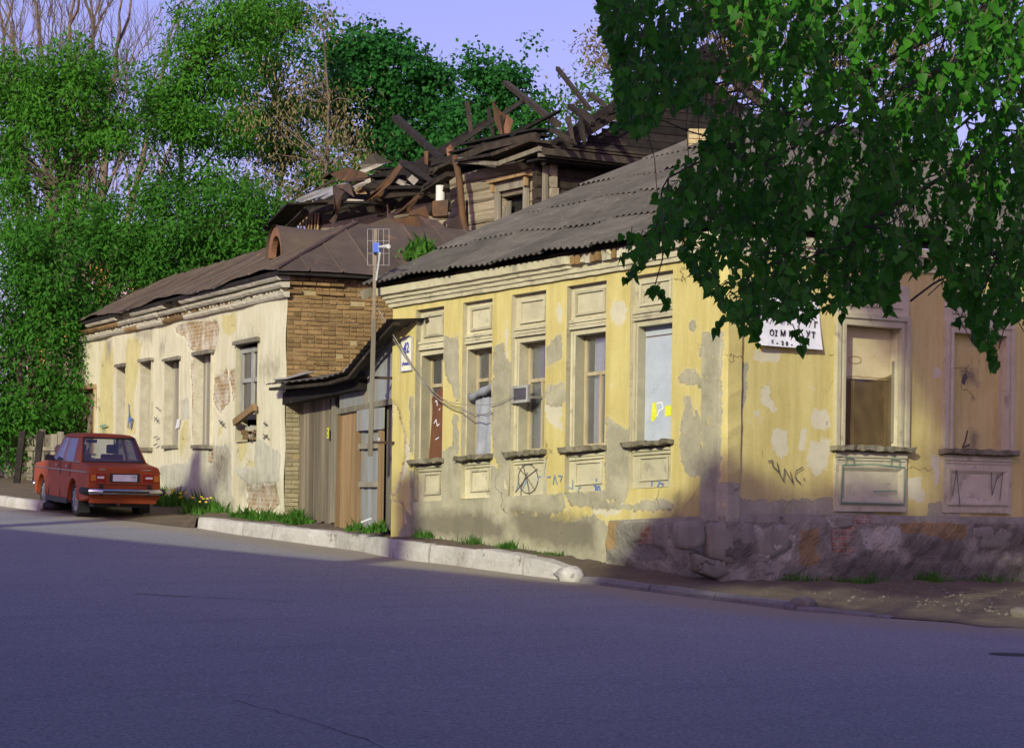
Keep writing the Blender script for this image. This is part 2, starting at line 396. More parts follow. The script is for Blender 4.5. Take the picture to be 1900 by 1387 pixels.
def leafmat(name, c1, c2, trans=.36, rough=.7, spec=.10):
    t = NT(name)
    a = t.n('ShaderNodeAttribute', attribute_name='tint'); oi = t.n('ShaderNodeObjectInfo')
    v = t.math('FRACT', t.math('ADD', a.outputs['Fac'], oi.outputs['Random']))
    col = t.mix(a.outputs['Fac'], c1, c2)
    p = t.bsdf(col, rough, 0, None, spec=spec)
    tr = t.n('ShaderNodeBsdfTranslucent'); t.l(t.mix(.5, col, tuple(min(1, x * 1.8) for x in c2)), tr.inputs[0])
    ms = t.n('ShaderNodeMixShader'); ms.inputs[0].default_value = trans
    t.l(p.outputs[0], ms.inputs[1]); t.l(tr.outputs[0], ms.inputs[2]); t.l(ms.outputs[0], t.out.inputs[0])
    return t.m
m_leafA = leafmat('leaf_bright_green', (.036, .128, .013), (.088, .275, .028))
m_leafB = leafmat('leaf_mid_green', (.028, .105, .013), (.070, .230, .027))
m_leafC = leafmat('leaf_maple_dark', (.016, .088, .020), (.040, .180, .034))
m_leafD = leafmat('leaf_dry', (.15, .125, .055), (.27, .225, .105), .25)
m_leafE = leafmat('leaf_poplar', (.028, .130, .012), (.072, .275, .020), .40, .48, .25)
m_leafF = leafmat('leaf_yellowish', (.14, .12, .035), (.24, .19, .06), .3)
m_grass = leafmat('grass_blade', (.04, .11, .018), (.09, .24, .03), .3)
m_bark = gen('bark', (.15, .12, .085), (.085, .068, .05), 6, stretch=(1, 1, .25), bump=1, bscale=12, bdist=.03)
m_barkg = gen('bark_bare', (.20, .16, .12), (.13, .10, .075), 6, bump=.6)
m_farroof = gen('far_roof', (.16, .09, .06), (.12, .07, .05), 2, bump=.3)
m_farwall = gen('far_wall', (.46, .24, .08), (.38, .19, .06), 2, bump=.3)
m_bigwall = gen('block_render', (.42, .38, .31), (.36, .32, .26), 1, bump=.3)
# ================================================================== ground, road, pavement, kerb
def on_road(u, v):
    r = ray(u, v)
    k = -2.228 / (r.z - .0357 * r.y + .02 * r.x)
    return r * k
STN = [(-500, 893, .2, 'L', 46), (-200, 912, .2, 'L', 30), (0, 938, .2, 'L', 22), (70, 947, .2, 'L', 17.5), (76, 947.6, .0, 'L', 17.2), (112, 951, .0, 'L', 14), (330, 976, .0, 'L', 8.4), (360, 978.6, .0, 'L', 6.4),
       (364, 979, .21, 'L', 6.2), (440, 991, .23, 'L', 3), (536, 1004, .24, 'L', 0.05), (668, 1022, .26, 'G', 3.8), (735, 1036, .28, 'A', 6.9),
       (830, 1047, .28, 'A', 5.6), (926, 1060, .28, 'A', 4.3), (1000, 1070, .25, 'A', 3.3), (1060, 1077, .14, 'A', 2.6), (1075, 1080, .09, 'A', 2.4),
       (1270, 1106, .09, 'A', .4), (1475, 1132, .08, 'B', 1.5), (1650, 1147, .04, 'B', 3.2), (1900, 1165, .02, 'B', 6), (2300, 1190, .02, 'B', 10), (3400, 1240, .02, 'B', 20)]
BASEZ = {'L': ((0, 3, 6.2, 9, 14, 22, 46), (-.39, -.33, -.24, -.13, .10, .45, 1.4)), 'G': ((0, 6), (-.39, -.48)),
         'A': ((0, 1.97, 3.67, 6.15, 7.16), (-.99, -.83, -.70, -.53, -.48)), 'B': ((0, 3, 5.76, 20), (-.99, -1.02, -1.04, -1.2))}
FRM = {'L': FL, 'G': FG, 'A': FA, 'B': FB}
def basez(w, s): return float(np.interp(s, *BASEZ[w]))
KP = []      # (road-level kerb point, kerb height, wall point)
for u, v, hk, w, s in STN:
    p = on_road(u, v); q = FRM[w].pt(s, 0, -.5 if w != 'G' else -1.2); q.z = basez(w, s)
    KP.append((p, hk, q))
# ground sheet
mb = MB()
xs = [-400, -150, -60, -30, -15, 0, 15, 30, 60, 150, 400]; ys = [-300, -60, -20, 0, 15, 30, 45, 60, 80, 120, 250, 500]
gv = []
for y in ys:
    for x in xs:
        yy, xx = min(max(y, -30), 75), min(max(x, -40), 40)
        gv.append((x, y, roadz(xx, yy) - .07))
nx = len(xs)
mb.add(gv, [(j * nx + i, j * nx + i + 1, (j + 1) * nx + i + 1, (j + 1) * nx + i) for j in range(len(ys) - 1) for i in range(nx - 1)])
tag(mb.build('ground', m_soil), 'dark grassy soil behind and around the houses', kind='structure')
# road
mb = MB(); vs = []
for p, hk, q in KP:
    e = p + Vector((.12, .18, 0)); e.z = roadz(e.x, e.y)
    f = p + Vector((-.25, -.97, 0)) * 52; f.z = roadz(f.x, f.y)
    g1 = e.lerp(f, .022); g2 = e.lerp(f, .05); vs += [e, g1, g2, f]
mb.add(vs, [(4 * i + j, 4 * i + j + 1, 4 * i + j + 5, 4 * i + j + 4) for i in range(len(KP) - 1) for j in range(3)])
road = tag(mb.build('road', m_asph), 'worn violet grey asphalt street filling the foreground', kind='structure')
da = road.data.attributes.new('dust', 'FLOAT', 'POINT'); da.data.foreach_set('value', [1.0, .75, 0.0, 0.0] * len(KP))
# faded remnant of a painted line and a tar patch
a, b = on_road(248, 1101), on_road(352, 1107)
mb = MB(); n = Vector((0.02, -.0357, 1)).normalized()
mb.add([a + n * .004, b + n * .004, b + n * .004 + Vector((.02, .12, .004)), a + n * .004 + Vector((.02, .07, .002))], [(0, 1, 2, 3)])
mb.build('road_marking', m_tape, road)
c = on_road(1890, 1214); mb = MB(); pts = []
for k in range(14):
    an = 2 * math.pi * k / 14; r_ = random.uniform(.75, 1.15)
    p = c + Vector((math.cos(an) * .32 * r_, math.sin(an) * .2 * r_, 0)); p.z = roadz(p.x, p.y) + .004; pts.append(p)
mb.add(pts, [tuple(range(14))]); mb.build('tar_patch', simple('tar', (.03, .028, .03), .7), road)
# hairline cracks in the asphalt
def road_crack(px, w_):
    P = []
    for (u, v), (u2, v2) in zip(px, px[1:]):
        for k in range(6): P.append(on_road(lerp(u, u2, k / 6) + random.uniform(-3, 3), lerp(v, v2, k / 6) + random.uniform(-1.5, 1.5)))
    mb = MB()
    for i, p in enumerate(P):
        d_ = (P[min(i + 1, len(P) - 1)] - P[max(i - 1, 0)]).normalized(); n_ = Vector((-d_.y, d_.x, 0)) * w_ * random.uniform(.4, 1.2)
        for q in (p + n_, p - n_): mb.v.append((q.x, q.y, roadz(q.x, q.y) + .003))
    mb.f = [(2 * i, 2 * i + 1, 2 * i + 3, 2 * i + 2) for i in range(len(P) - 1)]; mb.m = [0] * len(mb.f)
    mb.build('crack', m_crack, road, fix=False)
m_crack = simple('road_crack', (.10, .10, .11), .9)
def lerp(a, b, t): return a + (b - a) * t
road_crack([(436, 1298), (520, 1322), (600, 1345), (690, 1376), (740, 1400)], .006)
road_crack([(380, 1108), (470, 1112), (560, 1118)], .014)
# pavement of trodden earth, between kerb and walls
def lerp(a, b, t): return a + (b - a) * t
mb = MB(); NS, NC = 6, 7
rows = []
for i in range(len(KP) - 1):
    for k in range(NS if i < len(KP) - 2 else NS + 1):
        t_ = k / NS
        p = KP[i][0].lerp(KP[i + 1][0], t_); q = KP[i][2].lerp(KP[i + 1][2], t_); hk = lerp(KP[i][1], KP[i + 1][1], t_)
        row = []
        for j in range(NC + 1):
            w = j / NC
            pt = p.lerp(q, w); zz = lerp(p.z + max(hk - .03, .012), q.z, min(1, w * 1.25) ** .9)
            if 0 < j < NC: zz += random.uniform(-.02, .02)
            if hk < .03 and j == 0 and i < 16: zz = p.z + .004; pt = pt + Vector((0, -.12, 0)); zz = roadz(pt.x, pt.y) + .006
            elif hk < .03 and j == 0: zz = p.z + .004; pt = pt + Vector((random.uniform(-.2, .1), -.1 + random.uniform(-.2, .1), 0)); zz = roadz(pt.x, pt.y) + .004
            elif j == 0: pt = pt + (q - p).normalized() * .06
            row.append((pt.x, pt.y, zz))
        rows.append(row)
for row in rows: mb.v += row
C1 = NC + 1
for i in range(len(rows) - 1):
    for j in range(NC): mb.f.append((i * C1 + j, i * C1 + j + 1, (i + 1) * C1 + j + 1, (i + 1) * C1 + j)); mb.m.append(0)
pav = tag(mb.build('pavement', m_dirt, smooth=True), 'bare trodden earth pavement between kerb and walls', kind='structure')
# kerb of separate stones
kerb = tag(empty('kerb', KP[11][0]), 'whitewashed stone kerb along the pavement', kind='structure')
def kerb_run(i0, i1, length, mat, wid, hscale=1.0, cap=1.0):
    pts = []
    for i in range(i0, i1):
        n_ = max(2, int((KP[i + 1][0] - KP[i][0]).length / .1))
        for k in range(n_): pts.append((KP[i][0].lerp(KP[i + 1][0], k / n_), lerp(KP[i][1], KP[i + 1][1], k / n_)))
    pts.append((KP[i1][0], KP[i1][1]))
    d = [0]
    for a_, b_ in zip(pts, pts[1:]): d.append(d[-1] + (b_[0] - a_[0]).length)
    def samp(x):
        x = min(max(x, 0), d[-1]); j = min(np.searchsorted(d, x), len(pts) - 1); j = max(j, 1)
        t_ = (x - d[j - 1]) / max(d[j] - d[j - 1], 1e-6)
        return pts[j - 1][0].lerp(pts[j][0], t_), lerp(pts[j - 1][1], pts[j][1], t_)
    x = 0
    while x < d[-1] - .12:
        L = min(length * random.uniform(.85, 1.15), d[-1] - x)
        mb = MB(); n_ = 6; prof = None
        jz, jd = random.uniform(-.012, .012), random.uniform(-.02, .02)
        for k in range(n_ + 1):
            xx = x + .012 + (L - .024) * k / n_; p, hk = samp(xx); p2, _ = samp(xx + .05)
            tdir = (p2 - samp(xx - .05)[0]).normalized(); inn = Vector((-tdir.y, tdir.x, 0)); 
            if inn.y < 0: inn = -inn
            hk = max(hk, .05) * hscale
            e = .02 if k in (0, n_) else 0
            for a_, z_ in ((-.01, -.1), (-.005 + e * .5, hk * .55), (.012 + e * .5, hk - .022 - e * .3), (.032, hk - .002 - e * .3), (wid - .02, hk + .003 - e * .3), (wid, hk - .05)):
                r_ = random.uniform(-.006, .006)
                q = p + inn * (a_ + jd + r_); mb.v.append((q.x, q.y, p.z + z_ + jz + random.uniform(-.006, .006)))
        for k in range(n_):
            for j in range(5): mb.f.append((k * 6 + j, k * 6 + j + 1, k * 6 + j + 7, k * 6 + j + 6)); mb.m.append(0)
        mb.f += [tuple(range(5, -1, -1)), tuple(n_ * 6 + j for j in range(6))]; mb.m += [0, 0]
        mb.build('kerb_stone', mat, kerb)
        x += L
kerb_run(8, 16, 1.15, m_kerb, .27)
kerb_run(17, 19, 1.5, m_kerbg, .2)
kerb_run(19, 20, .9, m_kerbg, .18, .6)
kerb_run(1, 3, 1.3, m_kerb, .2)

# ================================================================== wear masks
def sdpoly(P, poly):
    poly = np.array(poly, float); a = poly; b = np.roll(poly, -1, 0)
    px, py = P[:, 0:1], P[:, 1:2]
    ab = b - a; t_ = np.clip(((px - a[:, 0]) * ab[:, 0] + (py - a[:, 1]) * ab[:, 1]) / np.maximum((ab ** 2).sum(1), 1e-9), 0, 1)
    dx = px - (a[:, 0] + t_ * ab[:, 0]); dy = py - (a[:, 1] + t_ * ab[:, 1])
    dist = np.sqrt((dx * dx + dy * dy).min(1))
    cond = ((a[:, 1] > py) != (b[:, 1] > py)) & (px < (b[:, 0] - a[:, 0]) * (py - a[:, 1]) / np.where(np.abs(b[:, 1] - a[:, 1]) < 1e-9, 1e-9, b[:, 1] - a[:, 1]) + a[:, 0])
    ins = cond.sum(1) % 2 == 1
    return np.where(ins, dist, -dist)
def maskof(P, polys, w=.16):
    m = np.zeros(len(P))
    for p in polys: m = np.maximum(m, np.clip(.5 + sdpoly(P, p) / (2 * w), 0, 1))
    return m
def Z(F, x0, y0, sc, pts, d=0.0): return [F.inv(x0 + x / sc, y0 + y / sc, d) for x, y in pts]
def wall_grid(name, F, s0, s1, h0, h1, holes, mat, parent, d=0.0, step=.06, wear=None, wear2=None, dfun=None, h0fun=None):
    def lines(a, b, extra):
        e = sorted(set([a, b] + [x for x in extra if a < x < b])); out = []
        for p, q in zip(e, e[1:]):
            n_ = max(1, int(math.ceil((q - p) / step))); out += [p + (q - p) * k / n_ for k in range(n_)]
        return np.array(out + [b])
    ss = lines(s0, s1, [x for h in holes for x in h[:2]]); hs = lines(h0, h1, [x for h in holes for x in h[2:]])
    SS, HH = np.meshgrid(ss, hs); P = np.stack([SS.ravel(), HH.ravel()], 1)
    D = np.full(len(P), d) + (dfun(P) if dfun else 0)
    X = F.o.x + F.d.x * P[:, 0] + F.n.x * D; Y = F.o.y + F.d.y * P[:, 0] + F.n.y * D; Zc = P[:, 1] + F.k * P[:, 0]
    off = wloc(parent); ns = len(ss)
    cs, ch = (ss[:-1] + ss[1:]) / 2, (hs[:-1] + hs[1:]) / 2
    keep = np.ones((len(ch), len(cs)), bool)
    for a, b, c, e in holes: keep &= ~((ch[:, None] > c) & (ch[:, None] < e) & (cs[None, :] > a) & (cs[None, :] < b))
    jj, ii = np.nonzero(keep)
    q = np.stack([jj * ns + ii, jj * ns + ii + 1, (jj + 1) * ns + ii + 1, (jj + 1) * ns + ii], 1)
    me = bpy.data.meshes.new(name)
    me.from_pydata(np.stack([X - off.x, Y - off.y, Zc - off.z], 1).tolist(), [], q.tolist())
    uv = me.uv_layers.new(name='UVMap'); li = np.empty(len(me.loops), np.int32); me.loops.foreach_get('vertex_index', li)
    uv.data.foreach_set('uv', P[li].astype(np.float32).ravel())
    for nm, spec in (('wear', wear), ('wear2', wear2)):
        c = np.zeros((len(P), 4), np.float32); c[:, 3] = 1
        if spec:
            for i, pl in enumerate(spec):
                if callable(pl): c[:, i] = pl(P)
                elif pl: c[:, i] = maskof(P, pl)
        at_ = me.color_attributes.new(nm, 'FLOAT_COLOR', 'POINT'); at_.data.foreach_set('color', c.ravel())
    return link_mesh(name, me, parent, mat)

def text_obj(name, txt, size, F, s, h, d, mat, parent, flip=1, bold=0.0, sx=1.0, extr=.002, align='CENTER'):
    cu = bpy.data.curves.new(name, 'FONT'); cu.body = txt; cu.size = size; cu.align_x = align; cu.align_y = 'CENTER'; cu.extrude = extr; cu.offset = bold
    tmp = bpy.data.objects.new('tmp', cu); COL.objects.link(tmp)
    me = bpy.data.meshes.new_from_object(tmp.evaluated_get(bpy.context.evaluated_depsgraph_get()))
    bpy.data.objects.remove(tmp)
    o = F.pt(s, h, d) - wloc(parent); x = F.d * flip; z = F.n
    X = Vector((x.x * sx, x.y * sx, F.k * flip * sx))
    me.transform(Matrix(((X.x, 0, z.x, o.x), (X.y, 0, z.y, o.y), (X.z, 1, z.z, o.z), (0, 0, 0, 1))))
    return link_mesh(name, me, parent, mat)
def stroke(name, F, pts, r, mat, parent, d=.004, w=.5):
    """a flat painted line on a wall, pts in (s,h)"""
    mb = MB()
    for i in range(len(pts) - 1):
        (s0, h0), (s1, h1) = pts[i], pts[i + 1]; L = math.hypot(s1 - s0, h1 - h0)
        if L < 1e-6: continue
        nx_, nh = -(h1 - h0) / L * r, (s1 - s0) / L * r; ex, eh = (s1 - s0) / L * r * .5, (h1 - h0) / L * r * .5
        mb.add([F.pt(s0 + nx_ - ex, h0 + nh - eh, d), F.pt(s1 + nx_ + ex, h1 + nh + eh, d), F.pt(s1 - nx_ + ex, h1 - nh + eh, d), F.pt(s0 - nx_ - ex, h0 - nh - eh, d)], [(0, 1, 2, 3)])
    return mb.build(name, mat, parent, fix=False)
def strokes(name, F, lines, r, mat, parent, d=.004):
    mb = MB()
    for k, pts in enumerate(lines):
        for i in range(len(pts) - 1):
            (s0, h0), (s1, h1) = pts[i], pts[i + 1]; L = math.hypot(s1 - s0, h1 - h0)
            if L < 1e-6: continue
            nx_, nh = -(h1 - h0) / L * r, (s1 - s0) / L * r; ex, eh = (s1 - s0) / L * r * .5, (h1 - h0) / L * r * .5
            dd = d + .0004 * (i % 3) + .0011 * k
            mb.add([F.pt(s0 + nx_ - ex, h0 + nh - eh, dd), F.pt(s1 + nx_ + ex, h1 + nh + eh, dd), F.pt(s1 - nx_ + ex, h1 - nh + eh, dd), F.pt(s0 - nx_ - ex, h0 - nh - eh, dd)], [(0, 1, 2, 3)])
    return mb.build(name, mat, parent, fix=False)
# ================================================================== the yellow house
YH = empty('yellow_house', FA.pt(3.5, -.7), 'long yellow plastered house with grey corrugated roof and five street windows', 'house')
z6 = lambda pts, d=0: Z(FA, 660, 440, 2.3118, pts, d)
z7 = lambda pts, d=0: Z(FA, 920, 440, 2.1674, pts, d)
z8 = lambda pts, d=0: Z(FB, 1250, 450, 1.9, pts, d)
# --- wear polygons read off the wall
A_GREY = [z6(p) for p in ([(383, 430), (440, 420), (445, 690), (425, 700), (410, 640), (385, 590), (378, 520)], [(415, 770), (440, 760), (445, 930), (418, 940)],
    [(370, 920), (420, 890), (445, 980), (590, 985), (640, 1000), (640, 1080), (690, 1125), (680, 1190), (440, 1200), (235, 1210), (235, 1000), (360, 990)],
    [(595, 470), (640, 450), (645, 520), (690, 540), (690, 930), (640, 960), (590, 940), (583, 700)], [(232, 690), (250, 680), (250, 930), (232, 930)])]
A_GREY += [z7(p) for p in ([(0, 430), (30, 425), (35, 495), (75, 500), (80, 860), (60, 1020), (0, 900)], [(240, 400), (265, 385), (268, 480), (230, 512), (203, 522), (203, 440)],
    [(203, 600), (275, 580), (280, 660), (240, 690), (200, 660)], [(445, 700), (490, 760), (540, 770), (540, 1000), (515, 1060), (450, 1060), (440, 900)],
    [(735, 540), (780, 530), (820, 560), (850, 580), (840, 622), (815, 600), (760, 590), (735, 575)], [(810, 480), (840, 390), (905, 385), (905, 540), (940, 545), (940, 760), (890, 765), (868, 700), (862, 560), (850, 480)],
    [(740, 750), (760, 650), (780, 640), (795, 720), (815, 690), (830, 780), (850, 800), (840, 880), (830, 955), (790, 965), (755, 930), (738, 850)],
    [(780, 338), (803, 335), (806, 360), (792, 380), (780, 362)], [(80, 900), (200, 890), (200, 1035), (270, 1030), (280, 1090), (200, 1120), (70, 1090)],
    [(275, 1030), (440, 1020), (450, 1060), (520, 1075), (640, 1050), (720, 1060), (720, 1090), (600, 1100), (300, 1080)],
    [(1000, 300), (1060, 300), (1060, 900), (1000, 880)])]
A_PALE = [z7(p) for p in ([(465, 260), (520, 250), (528, 330), (490, 365), (462, 330)], [(195, 680), (260, 660), (268, 770), (210, 745)], [(250, 260), (268, 265), (262, 340), (245, 345)],
    [(890, 820), (905, 820), (915, 900), (890, 990), (880, 930)])] + [z6(p) for p in ([(560, 960), (640, 1010), (660, 1130), (590, 1130)], [(640, 360), (655, 360), (655, 530), (640, 520)], [(205, 800), (235, 900), (225, 1010), (190, 1060)])]
A_BRICK = [z6([(150, 700), (180, 715), (197, 800), (215, 850), (212, 940), (190, 1060), (170, 1110), (140, 1100)]), z7([(892, 270), (950, 258), (948, 395), (900, 362)]), z6([(130, 1120), (200, 1130), (220, 1230), (130, 1260)])]
A_GREY += [z6([(140, 1150), (250, 1190), (440, 1185), (640, 1180), (790, 1215), (800, 1380), (140, 1330)]), z7([(0, 1140), (120, 1110), (270, 1150), (400, 1120), (460, 1160), (560, 1140), (720, 1150), (720, 1340), (0, 1280)])]
A_PALE += [z6([(560, 1200), (640, 1190), (720, 1240), (740, 1340), (640, 1330)]), z7([(0, 1160), (60, 1170), (100, 1230), (0, 1240)]), z7([(380, 1060), (520, 1065), (505, 1120), (400, 1110)])]
A_STAIN = [z6([(240, 1190), (400, 1175), (540, 1180), (640, 1230), (640, 1290), (300, 1280), (240, 1300)]), z7([(60, 1090), (250, 1110), (400, 1140), (400, 1250), (240, 1250), (100, 1200)]), z7([(720, 1040), (735, 1040), (735, 1300), (715, 1300)])]
# --- windows of the street face: opening (u0,u1) at the head, heads and sills level
HEAD = np.mean([FA.inv(u, v)[1] for u, v in ((783, 664), (868, 648), (964, 634), (1068, 618), (1184, 599))])
SILL = np.mean([FA.inv(u, v)[1] for u, v in ((770, 857), (860, 848), (956, 838), (1060, 830), (1170, 823))])
BTOP = np.mean([FA.inv(u, v)[1] for u, v in ((773, 583), (860, 567), (950, 547), (1052, 525), (1170, 505))])
BBOT = np.mean([FA.inv(u, v)[1] for u, v in ((765, 922), (856, 918), (948, 920), (1046, 921), (1160, 918))])
REC = .09
WIN = []
for (ul, ur, uo) in ((783, 823, 772), (868, 913, 858), (964, 1012, 949), (1068, 1124, 1051), (1184, 1247, 1169)):
    s_l = FA.inv(ul, 640, -REC)[0]; s_r = FA.inv(ur, 640)[0]; s_o = FA.inv(uo, 640)[0]
    WIN.append((s_r + .05, s_l, s_r, s_o))        # opening right, left; bay right, left
CORN0, EAVE = 3.30, 3.60
holes = [(w[2], w[3], BBOT, BTOP) for w in WIN]
PIL = .36
GZ = lambda s: 0
def a_bump(P):
    n_ = np.sin(P[:, 0] * 3.1 + 1) * .012 + np.sin(P[:, 1] * 4.3 + P[:, 0] * 1.7) * .008
    return n_ * np.clip(P[:, 1] * -1 + 1.2, .2, 1.4) - .02 * maskof(P, A_BRICK, .05)
wall_front = wall_grid('wall', FA, 0, SA_END, -1.4, CORN0 + .04, holes, m_yellow, YH, 0, .05, (A_GREY, A_PALE, A_BRICK), (A_STAIN, None, None), a_bump)
wall_front['label'] = 'sunlit yellow street wall with grey peeled patches'
for i, w in enumerate(WIN):
    sr, sl, br_, bl = w
    # recessed bay behind the piers, with the opening cut in it
    bay = wall_grid('window_bay', FA, br_, bl, BBOT, BTOP, [(sr, sl, SILL, HEAD)], m_trim, YH, -REC, .12)
    mb = MB()
    mb.add([FA.pt(bl, BBOT, -REC), FA.pt(bl, BTOP, -REC), FA.pt(bl, BTOP, .0), FA.pt(bl, BBOT, .0)], [(0, 1, 2, 3)])
    mb.add([FA.pt(br_, BBOT, -REC), FA.pt(br_, BTOP, -REC), FA.pt(br_, BTOP, .0), FA.pt(br_, BBOT, .0)], [(3, 2, 1, 0)])
    mb.add([FA.pt(br_, BTOP, -REC), FA.pt(bl, BTOP, -REC), FA.pt(bl, BTOP, .0), FA.pt(br_, BTOP, .0)], [(0, 1, 2, 3)])
    mb.add([FA.pt(br_, BBOT, -REC), FA.pt(bl, BBOT, -REC), FA.pt(bl, BBOT, .0), FA.pt(br_, BBOT, .0)], [(3, 2, 1, 0)])
    mb.build('return', m_trim, bay, fix=False)
    # deep reveal of the opening
    DP = -.34; mb = MB()
    for q in ([(sl, SILL), (sl, HEAD)], [(sr, HEAD), (sr, SILL)], [(sl, HEAD), (sr, HEAD)], [(sr, SILL), (sl, SILL)]):
        (a1, b1), (a2, b2) = q
        mb.add([FA.pt(a1, b1, -REC), FA.pt(a2, b2, -REC), FA.pt(a2, b2, DP), FA.pt(a1, b1, DP)], [(0, 1, 2, 3)])
    mb.build('reveal', m_reveal, bay, fix=False)
    # raised panel over the window, lintel mouldings, architrave strip
    pw = bl - br_
    ph0, ph1 = HEAD + .27, BTOP - .12
    mb = MB()
    for (s0, s1, h0, h1, d1) in ((br_ + .10, bl - .10, ph1, ph1 + .035, .03), (br_ + .10, bl - .10, ph0, ph0 + .035, .03), (br_ + .10, br_ + .135, ph0 + .035, ph1, .028), (bl - .135, bl - .10, ph0 + .035, ph1, .028)):
        mb.fbox(FA, s0, s1, h0, h1, -REC - .01, -REC + d1)
    mb.build('panel_moulding', m_trim, bay, jit=.003)
    mb = MB()
    for k, (hh, dd) in enumerate(((.19, .055), (.145, .035), (.10, .05))): mb.fbox(FA, br_ + .005, bl - .005, HEAD + hh - .018, HEAD + hh + .02, -REC - .01, -REC + dd)
    mb.build('lintel_moulding', m_trim, bay, jit=.003)
    mb = MB(); mb.fbox(FA, sl + .03, sl + .075, SILL + .03, HEAD + .05, -REC - .01, -REC + .022); 
    mb.build('architrave', m_trim, bay, jit=.003)
    # ragged sill slab
    mb = MB(); n_ = 14; tp, bt = [], []
    for k in range(n_ + 1):
        s = br_ - .06 + (bl - br_ + .14) * k / n_
        for (h_, d_) in ((SILL - .005, -REC - .22), (SILL + .012 + random.uniform(-.008, .012), .10 + random.uniform(-.02, .02)), (SILL - .045 + random.uniform(-.02, .01), .085 + random.uniform(-.03, .02)), (SILL - .065, -REC - .02)):
            mb.v.append(tuple(FA.pt(s, h_, d_)))
    for k in range(n_):
        for j in range(4): mb.f.append((k * 4 + j, k * 4 + (j + 1) % 4, k * 4 + 4 + (j + 1) % 4, k * 4 + 4 + j)); mb.m.append(0)
    mb.f += [(0, 1, 2, 3), (n_ * 4 + 3, n_ * 4 + 2, n_ * 4 + 1, n_ * 4)]; mb.m += [0, 0]
    mb.build('sill', m_sill, bay)
    # apron below the sill
    mb = MB()
    for (hh, dd) in ((.10, .05), (.145, .03)): mb.fbox(FA, br_ + .01, bl - .02, SILL - hh - .02, SILL - hh + .018, -REC - .01, -REC + dd)
    q0, q1 = BBOT + .10, SILL - .22
    if i != 2:
        for (s0, s1, h0, h1, d1) in ((br_ + .12, bl - .14, q1, q1 + .03, .025), (br_ + .12, bl - .14, q0, q0 + .03, .025), (br_ + .12, br_ + .15, q0 + .03, q1, .023), (bl - .17, bl - .14, q0 + .03, q1, .023)):
            mb.fbox(FA, s0, s1, h0, h1, -REC - .01, -REC + d1)
    mb.build('apron_moulding', m_trim, bay, jit=.004)
# --- the windows themselves
def wframe(name, F, s0, s1, h0, h1, d, bars, parent, mat, t=.05, dep=.05):
    """bars: list of ('v', s) / ('h', h) / (s0,s1,h0,h1)"""
    mb = MB()
    mb.fbox(F, s0, s0 + t, h0, h1, d - dep, d); mb.fbox(F, s1 - t, s1, h0, h1, d - dep, d)
    mb.fbox(F, s0 + t, s1 - t, h0, h0 + t, d - dep, d - .002); mb.fbox(F, s0 + t, s1 - t, h1 - t, h1, d - dep, d - .002)
    for b in bars: mb.fbox(F, b[0], b[1], b[2], b[3], d - dep + .004, d - .004)
    return mb.build(name, mat, parent, jit=.0015)
def pane(F, s0, s1, h0, h1, d, parent, mat, name='pane'):
    return fbox(name, F, s0, s1, h0, h1, d - .006, d, mat, parent)
DW = -.26
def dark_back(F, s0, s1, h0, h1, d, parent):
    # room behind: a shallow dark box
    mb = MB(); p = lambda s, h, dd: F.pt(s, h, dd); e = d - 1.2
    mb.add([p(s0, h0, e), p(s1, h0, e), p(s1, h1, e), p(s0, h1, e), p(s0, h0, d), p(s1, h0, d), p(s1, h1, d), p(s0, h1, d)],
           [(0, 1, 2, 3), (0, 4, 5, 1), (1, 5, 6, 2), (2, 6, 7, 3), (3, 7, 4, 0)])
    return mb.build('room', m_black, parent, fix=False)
def mid(a, b, t=.5): return a + (b - a) * t
WOBJ = []
